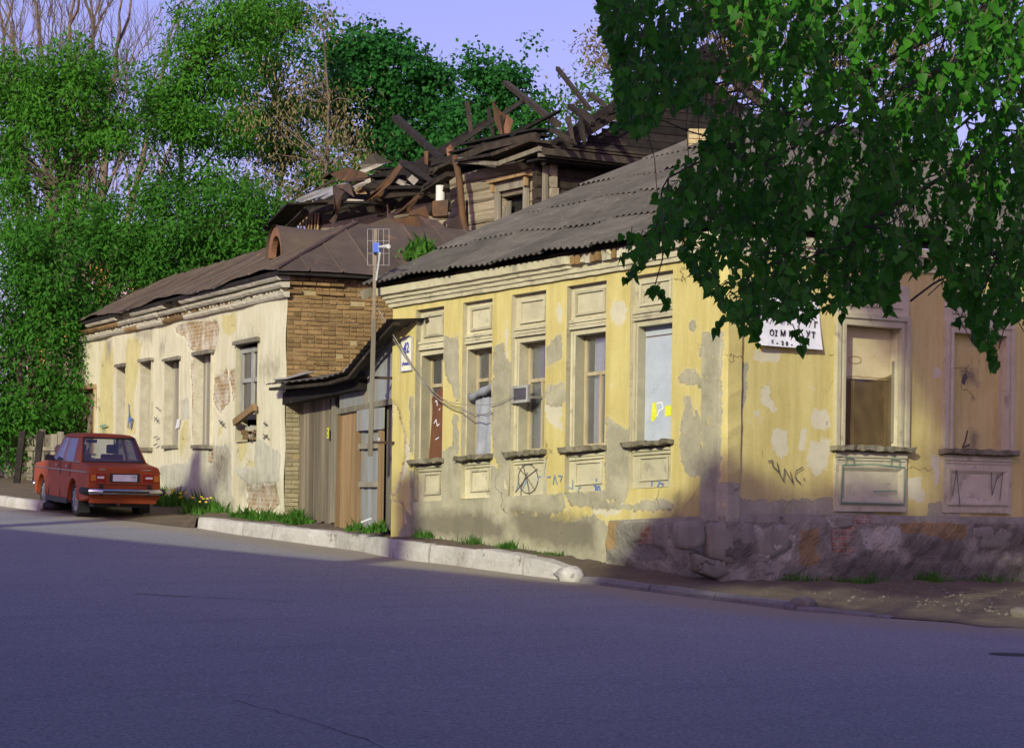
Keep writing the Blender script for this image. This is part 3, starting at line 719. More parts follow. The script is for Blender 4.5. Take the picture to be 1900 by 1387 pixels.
for i, w in enumerate(WIN):
    sr, sl = w[0] + .004, w[1] - .004; h0, h1 = SILL + .015, HEAD - .004
    if i in (0, 1):
        tr = mid(h0, h1, .70); vm = mid(sr, sl)
        f = wframe('window', FA, sr, sl, h0, h1, DW, [(sr + .05, sl - .05, tr, tr + .05), (vm - .02, vm + .02, tr + .05, h1 - .05), (vm - .02, vm + .02, h0 + .05, tr)], YH, m_frame)
        for a, b in ((sr + .05, vm - .02), (vm + .02, sl - .05)):
            pane(FA, a, b, tr + .05, h1 - .05, DW - .025, f, m_glassd if i == 0 else m_glass); pane(FA, a, b, h0 + .05, tr, DW - .025, f, m_glassd)
    elif i in (2, 3):
        tr = mid(h0, h1, .64); vm = mid(sr, sl, .5)
        f = wframe('window', FA, sr, sl, h0, h1, DW, [(sr + .05, sl - .05, tr, tr + .05), (vm - .022, vm + .022, h0 + .05, tr)], YH, m_frame)
        pane(FA, sr + .05, sl - .05, tr + .05, h1 - .05, DW - .025, f, m_glass)
        pane(FA, sr + .05, vm - .022, h0 + .05, tr, DW - .025, f, m_glass); pane(FA, vm + .022, sl - .05, h0 + .05, tr, DW - .025, f, m_glass)
        # curtain, gathered cloth
        for (a, b) in (((sr + .03, vm - .03), (vm + .08, sl - .03)) if i == 2 else ((sr + .02, vm - .05), (vm + .02, sl - .12))):
            mb = MB(); n_ = 22
            for k in range(n_ + 1):
                s = a + (b - a) * k / n_; dd = DW - .10 + .025 * math.sin(k * 1.9)
                mb.v += [tuple(FA.pt(s, h0 + .02, dd)), tuple(FA.pt(s, h1 - .02, dd))]
            mb.f = [(2 * k, 2 * k + 2, 2 * k + 3, 2 * k + 1) for k in range(n_)]; mb.m = [0] * n_
            mb.build('curtain', m_curtain, f, smooth=True)
    else:
        f = fbox('window', FA, sr, sl, h0, h1, DW - .02, DW + .03, m_board, YH)
        f['label'] = 'window closed with a pale blue board'
        fbox('board_edge', FA, sr + .01, sl - .01, h1 - .14, h1 - .125, DW + .03, DW + .034, m_rust, f)
        mb = MB(); mb.fpoly(FA, [FA.inv(*p, DW + .03) for p in ((1211, 748), (1218, 745), (1219, 772), (1212, 783), (1208, 778))], DW + .031, DW + .034)
        mb.build('sticker', m_stickery, f)
        mb = MB(); mb.fpoly(FA, [FA.inv(*p, DW + .03) for p in ((1234, 753), (1246, 751), (1246, 770), (1234, 773))], DW + .031, DW + .034)
        mb.build('sticker', m_stickery, f)
        strokes('sticker_scrap', FA, [[FA.inv(*p, DW + .03) for p in ((1219, 748), (1228, 746), (1231, 757), (1222, 762), (1220, 772))]], .010, m_paper, f, d=DW + .033)
    WOBJ.append(f)
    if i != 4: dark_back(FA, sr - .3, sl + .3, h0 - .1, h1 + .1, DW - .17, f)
WOBJ[0]['label'] = 'window half covered by a rust brown sheet'
WOBJ[1]['label'] = 'window stuffed with grey cloth and board'
WOBJ[2]['label'] = 'window with an open vent pane'
WOBJ[3]['label'] = 'whole window with white curtains'
# rust sheet in window one
sr, sl = WIN[0][0], WIN[0][1]
pp = [(sl - .04, SILL + .02), (sr + .01, SILL + .02), (sr + .01, SILL + 1.02), (mid(sr, sl, .45), SILL + 1.12), (sl - .10, SILL + .96), (sl - .12, SILL + .80)]
sh = MB(); sh.fpoly(FA, pp, DW + .03, DW + .042); sh.build('cover_sheet', m_redsheet, WOBJ[0], jit=.004)
strokes('chalk_mark', FA, [[FA.inv(*p, DW + .04) for p in q] for q in (((808, 745), (811, 742), (812, 752)), ((815, 760), (817, 758)), ((806, 785), (810, 778), (812, 790), (816, 786)), ((809, 815), (815, 811)))], .008, m_paper, WOBJ[0], d=DW + .046)
# grey cloth and roll in window two
sr, sl = WIN[1][0], WIN[1][1]; mb = MB(); n_, m_ = 12, 10
for j in range(m_ + 1):
    for k in range(n_ + 1):
        s = sr + .03 + (sl - sr - .10) * k / n_; h = SILL + .02 + .86 * j / m_ + random.uniform(-.012, .012)
        mb.v.append(tuple(FA.pt(s, h, DW + .05 + .02 * math.sin(k * 1.3 + j * .4) + random.uniform(-.006, .006))))
mb.f = [(j * (n_ + 1) + k, j * (n_ + 1) + k + 1, (j + 1) * (n_ + 1) + k + 1, (j + 1) * (n_ + 1) + k) for j in range(m_) for k in range(n_)]; mb.m = [0] * len(mb.f)
mb.build('cloth', m_cloth, WOBJ[1], smooth=True)
mb = MB(); mb.tube([FA.pt(sl - .02 - (sl - sr - .02) * k / 8, SILL + .90 + .14 * k / 8 + random.uniform(-.012, .012), DW + .10) for k in range(9)], [.06 + random.uniform(-.02, .025) for k in range(9)], 10)
mb.build('rolled_cloth', m_cloth, WOBJ[1], smooth=True)
# open vent pane of window three, swung out into the street
sr, sl = WIN[2][0], WIN[2][1]
vx0, vx1 = FA.inv(953, 730, -.05)[0], FA.inv(984, 730, -.05)[0]; vh0, vh1 = FA.inv(968, 747, -.05)[1], FA.inv(968, 715, -.05)[1]
vf = wframe('vent', FA, vx1, vx0, vh0, vh1, .0, [], WOBJ[2], m_framed, .04, .05)
fbox('vent_glass', FA, vx1 + .04, vx0 - .04, vh0 + .04, vh1 - .04, -.03, -.02, m_glassd, WOBJ[2])
fbox('hinge_arm', FA, vx1 - .03, vx1 + .02, vh0 + .05, vh0 + .09, -.26, -.05, m_framed, WOBJ[2])

# --- right face
HB, SB = np.mean([FB.inv(u, v)[1] for u, v in ((1565, 603), (1765, 616))]), np.mean([FB.inv(u, v)[1] for u, v in ((1548, 821), (1755, 838), (1870, 846))])
BW = []
for ul, ur in ((1563, 1666), (1763, 1861)):
    BW.append((FB.inv(ul, 720)[0], FB.inv(ur, 720)[0]))
BW.append((BW[1][0] + 1.75, BW[1][1] + 1.75)); SB_END = 9.0
PLT = -.17                                   # top of the plinth
B_GREY = [z8(p) for p in ([(215, 900), (340, 912), (560, 900), (610, 930), (700, 930), (700, 985), (230, 975)], [(0, 440), (60, 450), (95, 470), (100, 545), (20, 545), (0, 500)], [(230, 420), (262, 430), (255, 560), (232, 600)], [(600, 905), (690, 900), (720, 960), (620, 965)], [(900, 920), (1000, 910), (1005, 985), (890, 975)])]
B_PALE = [z8(p) for p in ([(305, 525), (335, 500), (350, 560), (375, 590), (340, 590), (310, 560)], [(485, 590), (545, 585), (555, 650), (510, 660), (485, 640)], [(350, 660), (400, 660), (405, 740), (380, 760), (345, 720)], [(440, 660), (465, 660), (470, 730), (445, 730)], [(285, 595), (297, 590), (300, 612), (286, 612)], [(262, 628), (275, 628), (275, 640), (262, 640)], [(280, 380), (375, 380), (375, 420), (285, 415)], [(480, 700), (550, 690), (550, 780), (500, 830), (470, 780)], [(915, 445), (940, 445), (935, 475), (915, 475)], [(820, 830), (870, 820), (880, 920), (830, 900)], [(910, 740), (940, 760), (930, 860), (915, 850)])]
B_STAIN = [z8([(1035, 445), (1090, 450), (1085, 500), (1040, 480)]), z8([(1070, 660), (1095, 680), (1085, 730), (1055, 735)])]
bholes = [(a, b, SB, HB) for a, b in BW]
wall_side = wall_grid('wall', FB, 0, SB_END, -1.5, CORN0 + .04, bholes, m_yellow, YH, 0, .05, (B_GREY, B_PALE, None), (B_STAIN, None, None), a_bump)
wall_side['label'] = 'yellow right hand wall under the overhanging branches'
for i, (a, b) in enumerate(BW):
    dp = -.20 if i == 0 else -.10
    if i == 0:
        f = fbox('window', FB, a + .01, b - .01, HB - .72, HB - .01, dp + .03, dp + .05, m_ply, YH)
        f['label'] = 'window with a stained cream board over a brown net'
    else:
        f = wall_grid('blind_window', FB, a, b, SB, HB, [], m_yellow, YH, dp, .06, (None, None, None), (B_STAIN, None, None))
    mb = MB()
    for q in ([(a, SB), (a, HB)], [(b, HB), (b, SB)], [(a, HB), (b, HB)], [(b, SB), (a, SB)]):
        (a1, b1), (a2, b2) = q; mb.add([FB.pt(a1, b1, 0), FB.pt(a2, b2, 0), FB.pt(a2, b2, dp - .06), FB.pt(a1, b1, dp - .06)], [(0, 1, 2, 3)])
    mb.build('reveal', m_trim, f, fix=False)
    # stepped architrave
    mb = MB()
    for t0, t1, dd in ((0, .05, .07), (.05, .10, .045), (.10, .165, .075)):
        mb.fbox(FB, a - t1, a - t0, SB + .02, HB + t0, -.02, dd); mb.fbox(FB, b + t0, b + t1, SB + .02, HB + t0, -.02, dd)
        mb.fbox(FB, a - t1, b + t1, HB + t0, HB + t1, -.02, dd + .002)
    mb.build('architrave', m_trim, f, jit=.002)
    mb = MB()      # frieze panel over the head
    mb.fbox(FB, a - .16, b + .16, HB + .165, HB + .60, -.02, .035); mb.fbox(FB, a - .02, b + .02, HB + .27, HB + .30, .035, .06); mb.fbox(FB, a - .02, b + .02, HB + .50, HB + .53, .035, .06)
    mb.build('frieze_panel', m_trim, f, jit=.002)
    mb = MB(); n_ = 16
    for k in range(n_ + 1):
        s = a - .22 + (b - a + .44) * k / n_
        for (h_, d_) in ((SB + .015, dp), (SB + .03 + random.uniform(-.012, .016), .17 + random.uniform(-.02, .02)), (SB - .03 + random.uniform(-.02, .01), .16 + random.uniform(-.03, .02)), (SB - .055, -.02)):
            mb.v.append(tuple(FB.pt(s, h_, d_)))
    for k in range(n_):
        for j in range(4): mb.f.append((k * 4 + j, k * 4 + (j + 1) % 4, k * 4 + 4 + (j + 1) % 4, k * 4 + 4 + j)); mb.m.append(0)
    mb.f += [(0, 1, 2, 3), (n_ * 4 + 3, n_ * 4 + 2, n_ * 4 + 1, n_ * 4)]; mb.m += [0, 0]
    mb.build('sill', m_sill, f)
    # apron with a raised panel
    ab = PLT + .10
    mb = MB(); mb.fbox(FB, a - .15, b + .15, ab, SB - .06, -.02, .045); mb.fbox(FB, a - .13, b + .13, SB - .13, SB - .09, .045, .075); mb.fbox(FB, a - .11, b + .11, SB - .17, SB - .14, .045, .06)
    mb.build('apron', m_trim, f, jit=.002)
    s0, s1, h0, h1 = a - .05, b + .05, ab + .14, SB - .27
    mb = MB(); d0, d1 = .045, .075
    o_ = [(s0, h0), (s1, h0), (s1, h1), (s0, h1)]; n__ = [(s0 + .10, h0 + .10), (s1 - .10, h0 + .10), (s1 - .10, h1 - .07), (s0 + .10, h1 - .07)]
    mb.add([FB.pt(s, h, d1) for s, h in o_] + [FB.pt(s, h, d0 - .012) for s, h in n__], [(0, 1, 5, 4), (1, 2, 6, 5), (2, 3, 7, 6), (3, 0, 4, 7), (4, 5, 6, 7)])
    for q in ((s0 - .03, s1 + .03, h1, h1 + .03), (s0 - .03, s1 + .03, h0 - .03, h0), (s0 - .03, s0, h0, h1), (s1, s1 + .03, h0, h1)): mb.fbox(FB, *q, .03, d1)
    mb.build('apron_panel', m_trim, f, fix=False)
    if i == 0:
        strokes('graffiti', FB, [[(s0 - .02, h0 - .02), (s1 + .02, h0 - .03), (s1 + .03, h1 + .02), (mid(s0, s1), h1 + .05), (s0, h1 + .03), (s0 - .02, h0 - .02)], [(s0 + .05, h1 + .04), (s0 + .06, h1 + .14), (s0 + .20, h1 + .13), (s0 + .2, h1 + .03)], [(s1 - .25, h1 + .03), (s1 - .24, h1 + .14), (s1 - .08, h1 + .13), (s1 - .08, h1 + .02)], [(mid(s0, s1), mid(h0, h1, .3)), (s1 - .13, mid(h0, h1, .33))]], .008, m_spraygreen, f, d=.085)
        strokes('net_stain', FB, [[(a + .02 + (b - a - .04) * k / 10, HB - .70 + random.uniform(0, .02)) for k in range(11)], [(mid(a, b, .35) + .12 * math.cos(t_ / 3), HB - .46 + .05 * math.sin(t_ / 3)) for t_ in range(20)]], .007, m_woodb, f, d=dp + .053)
        mb = MB(); n_, m_ = 20, 8      # sagging brown net
        for j in range(m_ + 1):
            for k in range(n_ + 1):
                t_ = k / n_; top = HB - .68 - .10 * math.sin(math.pi * t_) + .05 * t_
                mb.v.append(tuple(FB.pt(a + .005 + (b - a - .01) * t_, SB + .03 + (top - SB - .03) * j / m_, dp + .09 + .012 * math.sin(k * 1.1 + j))))
        mb.f = [(j * (n_ + 1) + k, j * (n_ + 1) + k + 1, (j + 1) * (n_ + 1) + k + 1, (j + 1) * (n_ + 1) + k) for j in range(m_) for k in range(n_)]; mb.m = [0] * len(mb.f)
        tn = NT('net_mesh'); dfb = tn.n('ShaderNodeBsdfDiffuse'); co = tn.coord(); nn = tn.noise(co, 5, 4)
        tn.l(tn.mix(tn.rng(nn, .3, .7), (.17, .115, .05), (.11, .075, .035)), dfb.inputs[0])
        trn = tn.n('ShaderNodeBsdfTransparent'); ms = tn.n('ShaderNodeMixShader'); ms.inputs[0].default_value = .72
        tn.l(trn.outputs[0], ms.inputs[1]); tn.l(dfb.outputs[0], ms.inputs[2]); tn.l(ms.outputs[0], tn.out.inputs[0])
        mb.build('net', tn.m, f, smooth=True)
        wf = wframe('sash', FB, a + .004, b - .004, SB + .01, HB - .004, dp + .02, [(mid(a, b, .33), mid(a, b, .33) + .05, SB + .05, HB - .6)], f, m_frame)
        fbox('pane', FB, a + .05, b - .05, SB + .05, HB - .05, dp - .02, dp - .012, m_glassd, f)
        fbox('batten', FB, b - .03, b + .01, SB + .1, HB - .45, dp + .1, dp + .13, m_wood, f)
    else:
        strokes('scuff', FB, [[(a + .38 + .05 * math.cos(k) * (1 - k / 14), HB - .62 + .06 * math.sin(k * 1.3) - .006 * k) for k in range(9)], [(a + .46, SB + .3), (a + .42, SB + .16), (a + .36, SB + .06), (a + .5, SB + .10)]], .016, m_spraydark, f, d=dp + .006)
        strokes('graffiti', FB, [[(s0 + .05, h0 + .1), (s0 + .12, h1), (s0 + .2, h0 - .05)], [(s1 - .35, h1 - .02), (s1 - .33, h0 + .12), (s1 - .22, h1 - .05)], [(s1 - .22, h1 - .1), (s1 - .12, h1 - .02), (s1 - .17, h0 + .05)]], .008, m_spraydark, f, d=.08)

# --- corner pilaster, cornice
mb = MB()
nseg = 30
cx = FA.pt(0, 0).xy
for k in range(nseg + 1):
    h = PLT - .05 + (CORN0 - PLT + .05) * k / nseg; j = lambda: random.uniform(-.006, .006)
    lean = .10 * (1 - k / nseg) ** 2 * .4
    pts = [FA.pt(PIL, h, -.01), FA.pt(PIL, h, .055 + j()), FA.pt(.02, h, .055 + lean + j()), FB.pt(.02, h, .06 + lean + j()), FB.pt(.26, h, .06 + j()), FB.pt(.26, h, -.01)]
    mb.v += [tuple(p) for p in pts]
for k in range(nseg):
    for q in range(5): mb.f.append((k * 6 + q, k * 6 + q + 1, k * 6 + q + 7, k * 6 + q + 6)); mb.m.append(0)
pil = mb.build('corner_pilaster', m_yellow, YH)
me = pil.data; uvl = me.uv_layers.new(name='UVMap')
P3 = np.array([tuple(v.co) for v in me.vertices]); hh = P3[:, 2] + wloc(YH).z
kk = np.arange(len(P3)) % 6
c1 = np.zeros((len(P3), 4), np.float32); c1[:, 3] = 1
c1[:, 0] = np.where((kk <= 2) & (hh < 2.3), .60, .25) + np.where((kk > 2), -.05, 0); c1[:, 0] = np.where(hh < .3, .62, c1[:, 0])
ca = me.color_attributes.new('wear', 'FLOAT_COLOR', 'POINT'); ca.data.foreach_set('color', c1.ravel())
prof = [(0.0, CORN0), (.05, CORN0), (.055, CORN0 + .05), (.085, CORN0 + .065), (.09, CORN0 + .11), (.13, CORN0 + .13), (.135, CORN0 + .17), (.19, CORN0 + .19), (.20, CORN0 + .30), (0, CORN0 + .30)]
def cornice(F, s0, s1, n, e0, e1, broken=None):
    mb = MB(); np_ = len(prof)
    for k in range(n + 1):
        s = s0 + (s1 - s0) * k / n
        for (d_, h_) in prof:
            ss = s + (e0 * d_ if k == 0 else 0) + (e1 * d_ if k == n else 0); dd = d_
            if broken and broken[0] < s < broken[1] and d_ > .1: dd = d_ - random.uniform(.03, .09)
            mb.v.append(tuple(F.pt(ss, h_ + random.uniform(-.004, .004), dd + random.uniform(-.004, .004))))
    for k in range(n):
        for j in range(np_ - 1): mb.f.append((k * np_ + j, k * np_ + j + 1, (k + 1) * np_ + j + 1, (k + 1) * np_ + j)); mb.m.append(0)
    mb.f += [tuple(range(np_ - 1, -1, -1)), tuple(n * np_ + j for j in range(np_))]; mb.m += [0, 0]
    return mb
cornice(FA, 0, SA_END, 60, -.85, .9, (.5, 2.9)).build('cornice', m_trim, YH)
cornice(FB, 0, SB_END, 60, -.85, 0).build('cornice', m_trim, YH)
# bare brick edge where the cornice has fallen
for k in range(22):
    s = 2.8 - k * .105
    fbox('brick', FA, s, s + .09, CORN0 + .17 + random.uniform(-.01, .01), CORN0 + .29, .02, .16 + random.uniform(-.03, .02), m_brick if random.random() < .5 else m_ash, YH, jit=.006)
# --- plinth: lumpy rendered rubble, with the bigger stones standing proud
def plinth_noise(P):
    a = np.sin(P[:, 0] * 7.3 + 2 * np.sin(P[:, 1] * 5.1)) * np.sin(P[:, 1] * 9.7 + 1.5 * np.sin(P[:, 0] * 4.3))
    b = np.sin(P[:, 0] * 17.1 + P[:, 1] * 3.3) * np.sin(P[:, 1] * 21.7 - P[:, 0] * 5)
    e = np.clip((PLT + .05 - P[:, 1]) / .10, 0, 1)
    return (.022 * a + .010 * b + RNG.uniform(-.006, .006, len(P))) * e - .05 * (1 - e)
m_plinth = facade_mat('plinth_render', (.33, .31, .235), (.23, .215, .165), (.24, .23, .19), (.46, .43, .33), (.085, .075, .06), ((.30, .13, .07), (.22, .10, .06), (.30, .26, .20)), (.38, .23, .09))
P_BRICK = [z8(p) for p in ([(535, 1005), (625, 1000), (625, 1100), (545, 1095)], [(120, 960), (170, 955), (165, 1000), (110, 1010)], [(600, 930), (690, 960), (680, 1000), (600, 990)])]
P_OCH = [z8(p) for p in ([(430, 1012), (494, 1010), (497, 1135), (470, 1145), (420, 1122)], [(780, 985), (1015, 988), (1012, 1040), (955, 1052), (880, 1028), (790, 1020)])]
P_STAIN = [z8(p) for p in ([(800, 1040), (1010, 1040), (1010, 1130), (820, 1130)], [(1040, 990), (1240, 1000), (1240, 1100), (1060, 1090)], [(90, 1040), (270, 1020), (270, 1130), (100, 1160)], [(540, 1110), (1240, 1130), (1240, 1200), (540, 1190)])]
P_PALE = [z8(p) for p in ([(0, 990), (100, 985), (90, 1070), (0, 1075)], [(270, 1000), (420, 1030), (400, 1120), (290, 1100)], [(640, 1010), (790, 1000), (780, 1090), (660, 1080)], [(525, 965), (620, 960), (610, 1010), (530, 1005)])]
pl = wall_grid('plinth', FB, .0, SB_END, -1.6, PLT + .05, [], m_plinth, YH, .085, .035, (None, P_PALE, P_BRICK), (P_STAIN, P_OCH, None), plinth_noise)
pl2 = wall_grid('plinth', FA, .0, 2.15, -1.6, PLT + .03, [], m_plinth, YH, .075, .035, ([z7([(250, 1150), (700, 1150), (700, 1300), (250, 1300)])], [z7([(540, 1150), (700, 1145), (690, 1260), (560, 1290)])], [z7([(580, 1160), (640, 1150), (650, 1230), (590, 1240)])]), (None, [z7([(430, 1140), (500, 1140), (500, 1250), (430, 1260)])], None), plinth_noise)
mb = MB()
for k in range(12):
    h0, h1 = -1.6 + (PLT + 1.62) * k / 12, -1.6 + (PLT + 1.62) * (k + 1) / 12; j_ = .012
    q = [FA.pt(0, h0, .075), FB.pt(0, h0, .085), FB.pt(0, h1, .085), FA.pt(0, h1, .075)]
    mb.add(q, [(0, 1, 2, 3)])
mb.build('plinth_corner', m_plinth, YH, fix=False)
def rock(F, pts, proud, mat):
    """an irregular stone face given by its outline in (s,h), domed"""
    n_ = len(pts); cs, ch = sum(p[0] for p in pts) / n_, sum(p[1] for p in pts) / n_; mb = MB(); ring = []
    fine_p = []
    for i in range(n_):
        a_, b_ = pts[i], pts[(i + 1) % n_]
        for k in range(3): fine_p.append((lerp(a_[0], b_[0], k / 3) + random.uniform(-.012, .012), lerp(a_[1], b_[1], k / 3) + random.uniform(-.012, .012)))
    m_ = len(fine_p)
    for f_, d_ in ((1.0, proud - .10), (1.0, proud - .015), (.92, proud + .018), (.55, proud + .024), (.25, proud + .022)):
        for (s, h) in fine_p: mb.v.append(tuple(F.pt(cs + (s - cs) * f_, ch + (h - ch) * f_, d_ + random.uniform(-.008, .008))))
    mb.v.append(tuple(F.pt(cs, ch, proud + .022)))
    for j in range(4):
        for k in range(m_): mb.f.append((j * m_ + k, j * m_ + (k + 1) % m_, (j + 1) * m_ + (k + 1) % m_, (j + 1) * m_ + k)); mb.m.append(0)
    for k in range(m_): mb.f.append((4 * m_ + k, 4 * m_ + (k + 1) % m_, len(mb.v) - 1)); mb.m.append(0)
    return mb.build('stone', mat, YH, smooth=True)
for q in ([(5, 985), (95, 975), (100, 1060), (60, 1082), (5, 1078)], [(105, 1000), (180, 975), (270, 985), (275, 1090), (200, 1135), (110, 1110)], [(280, 1010), (360, 985), (415, 1015), (405, 1075), (330, 1120), (280, 1090)], [(500, 1020), (532, 1010), (540, 1100), (520, 1135), (498, 1110)], [(60, 1090), (150, 1120), (190, 1165), (130, 1185), (70, 1160)], [(530, 965), (622, 962), (628, 1000), (535, 1008)], [(200, 1140), (300, 1120), (350, 1165), (260, 1185)], [(360, 1120), (420, 1128), (470, 1150), (400, 1180), (355, 1165)], [(1035, 1005), (1120, 995), (1190, 1020), (1170, 1085), (1060, 1080)]):
    rock(FB, z8(q), .066, random.choice([m_stone2, m_plinth, m_plinth]))
for q in ([(560, 1150), (635, 1145), (640, 1210), (570, 1230)], [(645, 1148), (708, 1150), (705, 1260), (650, 1240)]):
    rock(FA, z7(q), .06, m_plinth)
# --- graffiti on the walls
n7 = lambda pts, d=.006: [FA.inv(930 + x / 5.757, 840 + y / 5.757, d) for x, y in pts]
circ = [(285 + 105 * math.cos(a), 275 + 155 * math.sin(a)) for a in np.linspace(0, 2 * math.pi, 22)]
DG = -REC + .012
strokes('graffiti', FA, [n7(circ, DG), n7([(180, 155), (270, 250), (360, 400)], DG), n7([(385, 170), (270, 260), (150, 420)], DG), n7([(265, 60), (250, 130)], DG), n7([(210, 460), (215, 360), (280, 210)], DG), n7([(305, 450), (280, 300), (240, 150)], DG), n7([(210, 110), (230, 130)], DG), n7([(300, 110), (335, 115)], DG)], .0065, m_spraydark, YH, d=DG)
strokes('graffiti', FA, [n7([(1605, 350), (1610, 285), (1670, 285), (1690, 320), (1730, 330), (1720, 380), (1690, 400), (1640, 450), (1680, 330)], DG)], .010, m_sprayblue, YH, d=DG)
strokes('graffiti', FA, [n7([(1015, 275), (1005, 400), (1060, 410), (1045, 350), (1010, 380)], DG), n7([(990, 345), (1040, 400)], DG)], .011, m_sprayblue, YH, d=DG)
strokes('graffiti', FA, [n7([(160, 400), (190, 260)], DG), n7([(225, 390), (265, 290), (295, 390)], DG), n7([(390, 300), (395, 250), (420, 250)], DG), n7([(700, 420), (710, 360), (760, 380), (765, 290)], DG), n7([(820, 420), (830, 370), (850, 360)], DG)], .008, m_spraybluel, YH, d=DG)
strokes('graffiti', FA, [n7([(495, 255), (530, 250)]), n7([(560, 330), (575, 230), (600, 330)]), n7([(615, 240), (655, 240), (635, 300)])], .008, m_spraybluel, YH, d=.02)
n8 = lambda pts: [FB.inv(1350 + x / 3.648, 540 + y / 3.648, .01) for x, y in pts]
strokes('graffiti', FB, [n8([(270, 1150), (300, 1145), (300, 1180), (340, 1220), (375, 1285), (380, 1200), (440, 1300), (420, 1220)]), n8([(505, 1190), (460, 1215), (450, 1260), (490, 1300)]), n8([(512, 1262), (515, 1280)]), n8([(330, 1160), (345, 1230)])], .008, m_spraydark, YH, d=.024)
# --- roof: hipped at the near corner, open verge at the far end
PITCH, OVH, MR = .43, .36, 7.2
def roofpt(F, s, m, up=0.0): return F.pt(s, EAVE + PITCH * m + up, OVH - m)
iA, iB = -FA.n, -FB.n
M2 = Matrix(((iA.x, iA.y), (iB.x, iB.y))); hipd = M2.inverted() @ Vector((1, 1)); hipd = Vector((hipd.x, hipd.y, 0))
ec = Vector((cx[0], cx[1], 0)) - hipd * OVH        # eave corner in plan
hipn = Vector((-hipd.y, hipd.x, 0)).normalized()   # plan normal of the hip plane
if hipn.dot(FA.d) < 0: hipn = -hipn
def clip_build(mb, name, mat, parent, planes, smooth=True):
    bm = bmesh.new(); vv = [bm.verts.new(p) for p in mb.v]
    for f in mb.f: bm.faces.new([vv[i] for i in f])
    for co, no in planes:
        g = list(bm.verts) + list(bm.edges) + list(bm.faces)
        bmesh.ops.bisect_plane(bm, geom=g, plane_co=co, plane_no=no, clear_inner=True)
    if not bm.faces: bm.free(); return None
    off = wloc(parent)
    for v in bm.verts: v.co -= off
    me = bpy.data.meshes.new(name); bm.to_mesh(me); bm.free()
    if smooth: me.polygons.foreach_set('use_smooth', [True] * len(me.polygons))
    return link_mesh(name, me, parent, mat)
def corr_sheet(F, s0, s1, m0, m1, lift, planes, parent, rp=roofpt, pitch_w=.125, amp=.020, mat=None, sag=None):
    mb = MB(); nw = max(2, int((s1 - s0) / pitch_w * 8)); nm = 3
    lapl = random.uniform(.01, .05); tilt = random.uniform(-.012, .012); l0 = lift + random.uniform(-.008, .008); dm = random.uniform(-.03, .03)
    for j in range(nm + 1):
        for k in range(nw + 1):
            s = s0 + (s1 - s0) * k / nw; m = m0 + dm + (m1 - m0) * j / nm + tilt * k / nw * 2
            up = l0 + .03 * (1 - j / nm) + lapl * (k / nw) + amp * math.cos(2 * math.pi * s / pitch_w) + (sag(s, m) if sag else 0)
            mb.v.append(tuple(rp(F, s, m, up)))
    W1 = nw + 1
    mb.f = [(j * W1 + k, j * W1 + k + 1, (j + 1) * W1 + k + 1, (j + 1) * W1 + k) for j in range(nm) for k in range(nw)]; mb.m = [0] * len(mb.f)
    return clip_build(mb, 'roof_sheet', mat or m_slate, parent, planes)
def deck(F, s0, s1, planes, name):
    mb = MB(); mb.hexa([roofpt(F, s0, .26, -.09), roofpt(F, s1, .26, -.09), roofpt(F, s1, MR, -.09), roofpt(F, s0, MR, -.09), roofpt(F, s0, .26, -.035), roofpt(F, s1, .26, -.035), roofpt(F, s1, MR, -.035), roofpt(F, s0, MR, -.035)])
    return clip_build(mb, name, m_beam, YH, planes, False)
sag = lambda s, m: -.05 * math.sin(s * .8) * math.sin(m * .6) + .02 * math.sin(s * 2.3 + m)
PA, PB = [(ec, hipn)], [(ec, -hipn)]
RA = deck(FA, -1.2, SA_END + .32, PA, 'roof'); RA['label'] = 'weathered grey brown corrugated roof'
mrow = [(0, 1.6), (1.45, 3.1), (2.95, 4.6), (4.45, 6.1), (5.95, 7.25)]
for (m0, m1) in mrow:
    s = SA_END + .36
    while s > -7.0:
        s0 = s - 1.05
        corr_sheet(FA, s0, s + .06, m0, m1, .03, PA, RA, sag=sag); s = s0
RB = deck(FB, -1.2, SB_END, PB, 'roof')
for (m0, m1) in mrow[:4]:
    s = -.6
    while s < SB_END: corr_sheet(FB, s, s + 1.11, m0, m1, .03, PB, RB, sag=sag); s += 1.05
# hip cap and verge board
mb = MB(); mb.tube([Vector((ec.x, ec.y, EAVE + .05)) + (hipd + Vector((0, 0, PITCH))) * (k * 1.0) for k in range(8)], .09, 8); mb.build('hip_cap', m_slate, RA, smooth=True)
mb = MB(); mb.beam(roofpt(FA, SA_END + .30, -.02, -.10), roofpt(FA, SA_END + .30, MR, -.10), .04, .13); mb.build('verge_board', m_wood, RA)
# far end wall and rear wall
mb = MB(); e = FA.pt(SA_END, 0, 0)
q = [FA.pt(SA_END, -1.2, -.02), FA.pt(SA_END, -1.2, -MR + OVH), FA.pt(SA_END, EAVE + PITCH * (MR) - .15, -MR + OVH), FA.pt(SA_END, EAVE + .05, -.02)]
mb.add(q + [p - FA.d * .3 for p in q], [(0, 1, 2, 3), (7, 6, 5, 4), (0, 4, 5, 1), (1, 5, 6, 2), (2, 6, 7, 3), (3, 7, 4, 0)]); mb.build('wall', m_yellow, YH)
# brick chimney behind the ridge
p = at(1293, 286, 41.0); mb = MB()
for k in range(9):
    z_ = p.z - .35 + k * .085
    mb.hexa([Vector((p.x + a * (.15 + random.uniform(-.008, .008)), p.y + b * .15, z_ + c * .075)) for c in (0, 1) for a, b in ((-1, -1), (1, -1), (1, 1), (-1, 1))])
ch = mb.build('chimney', m_mortar, YH)

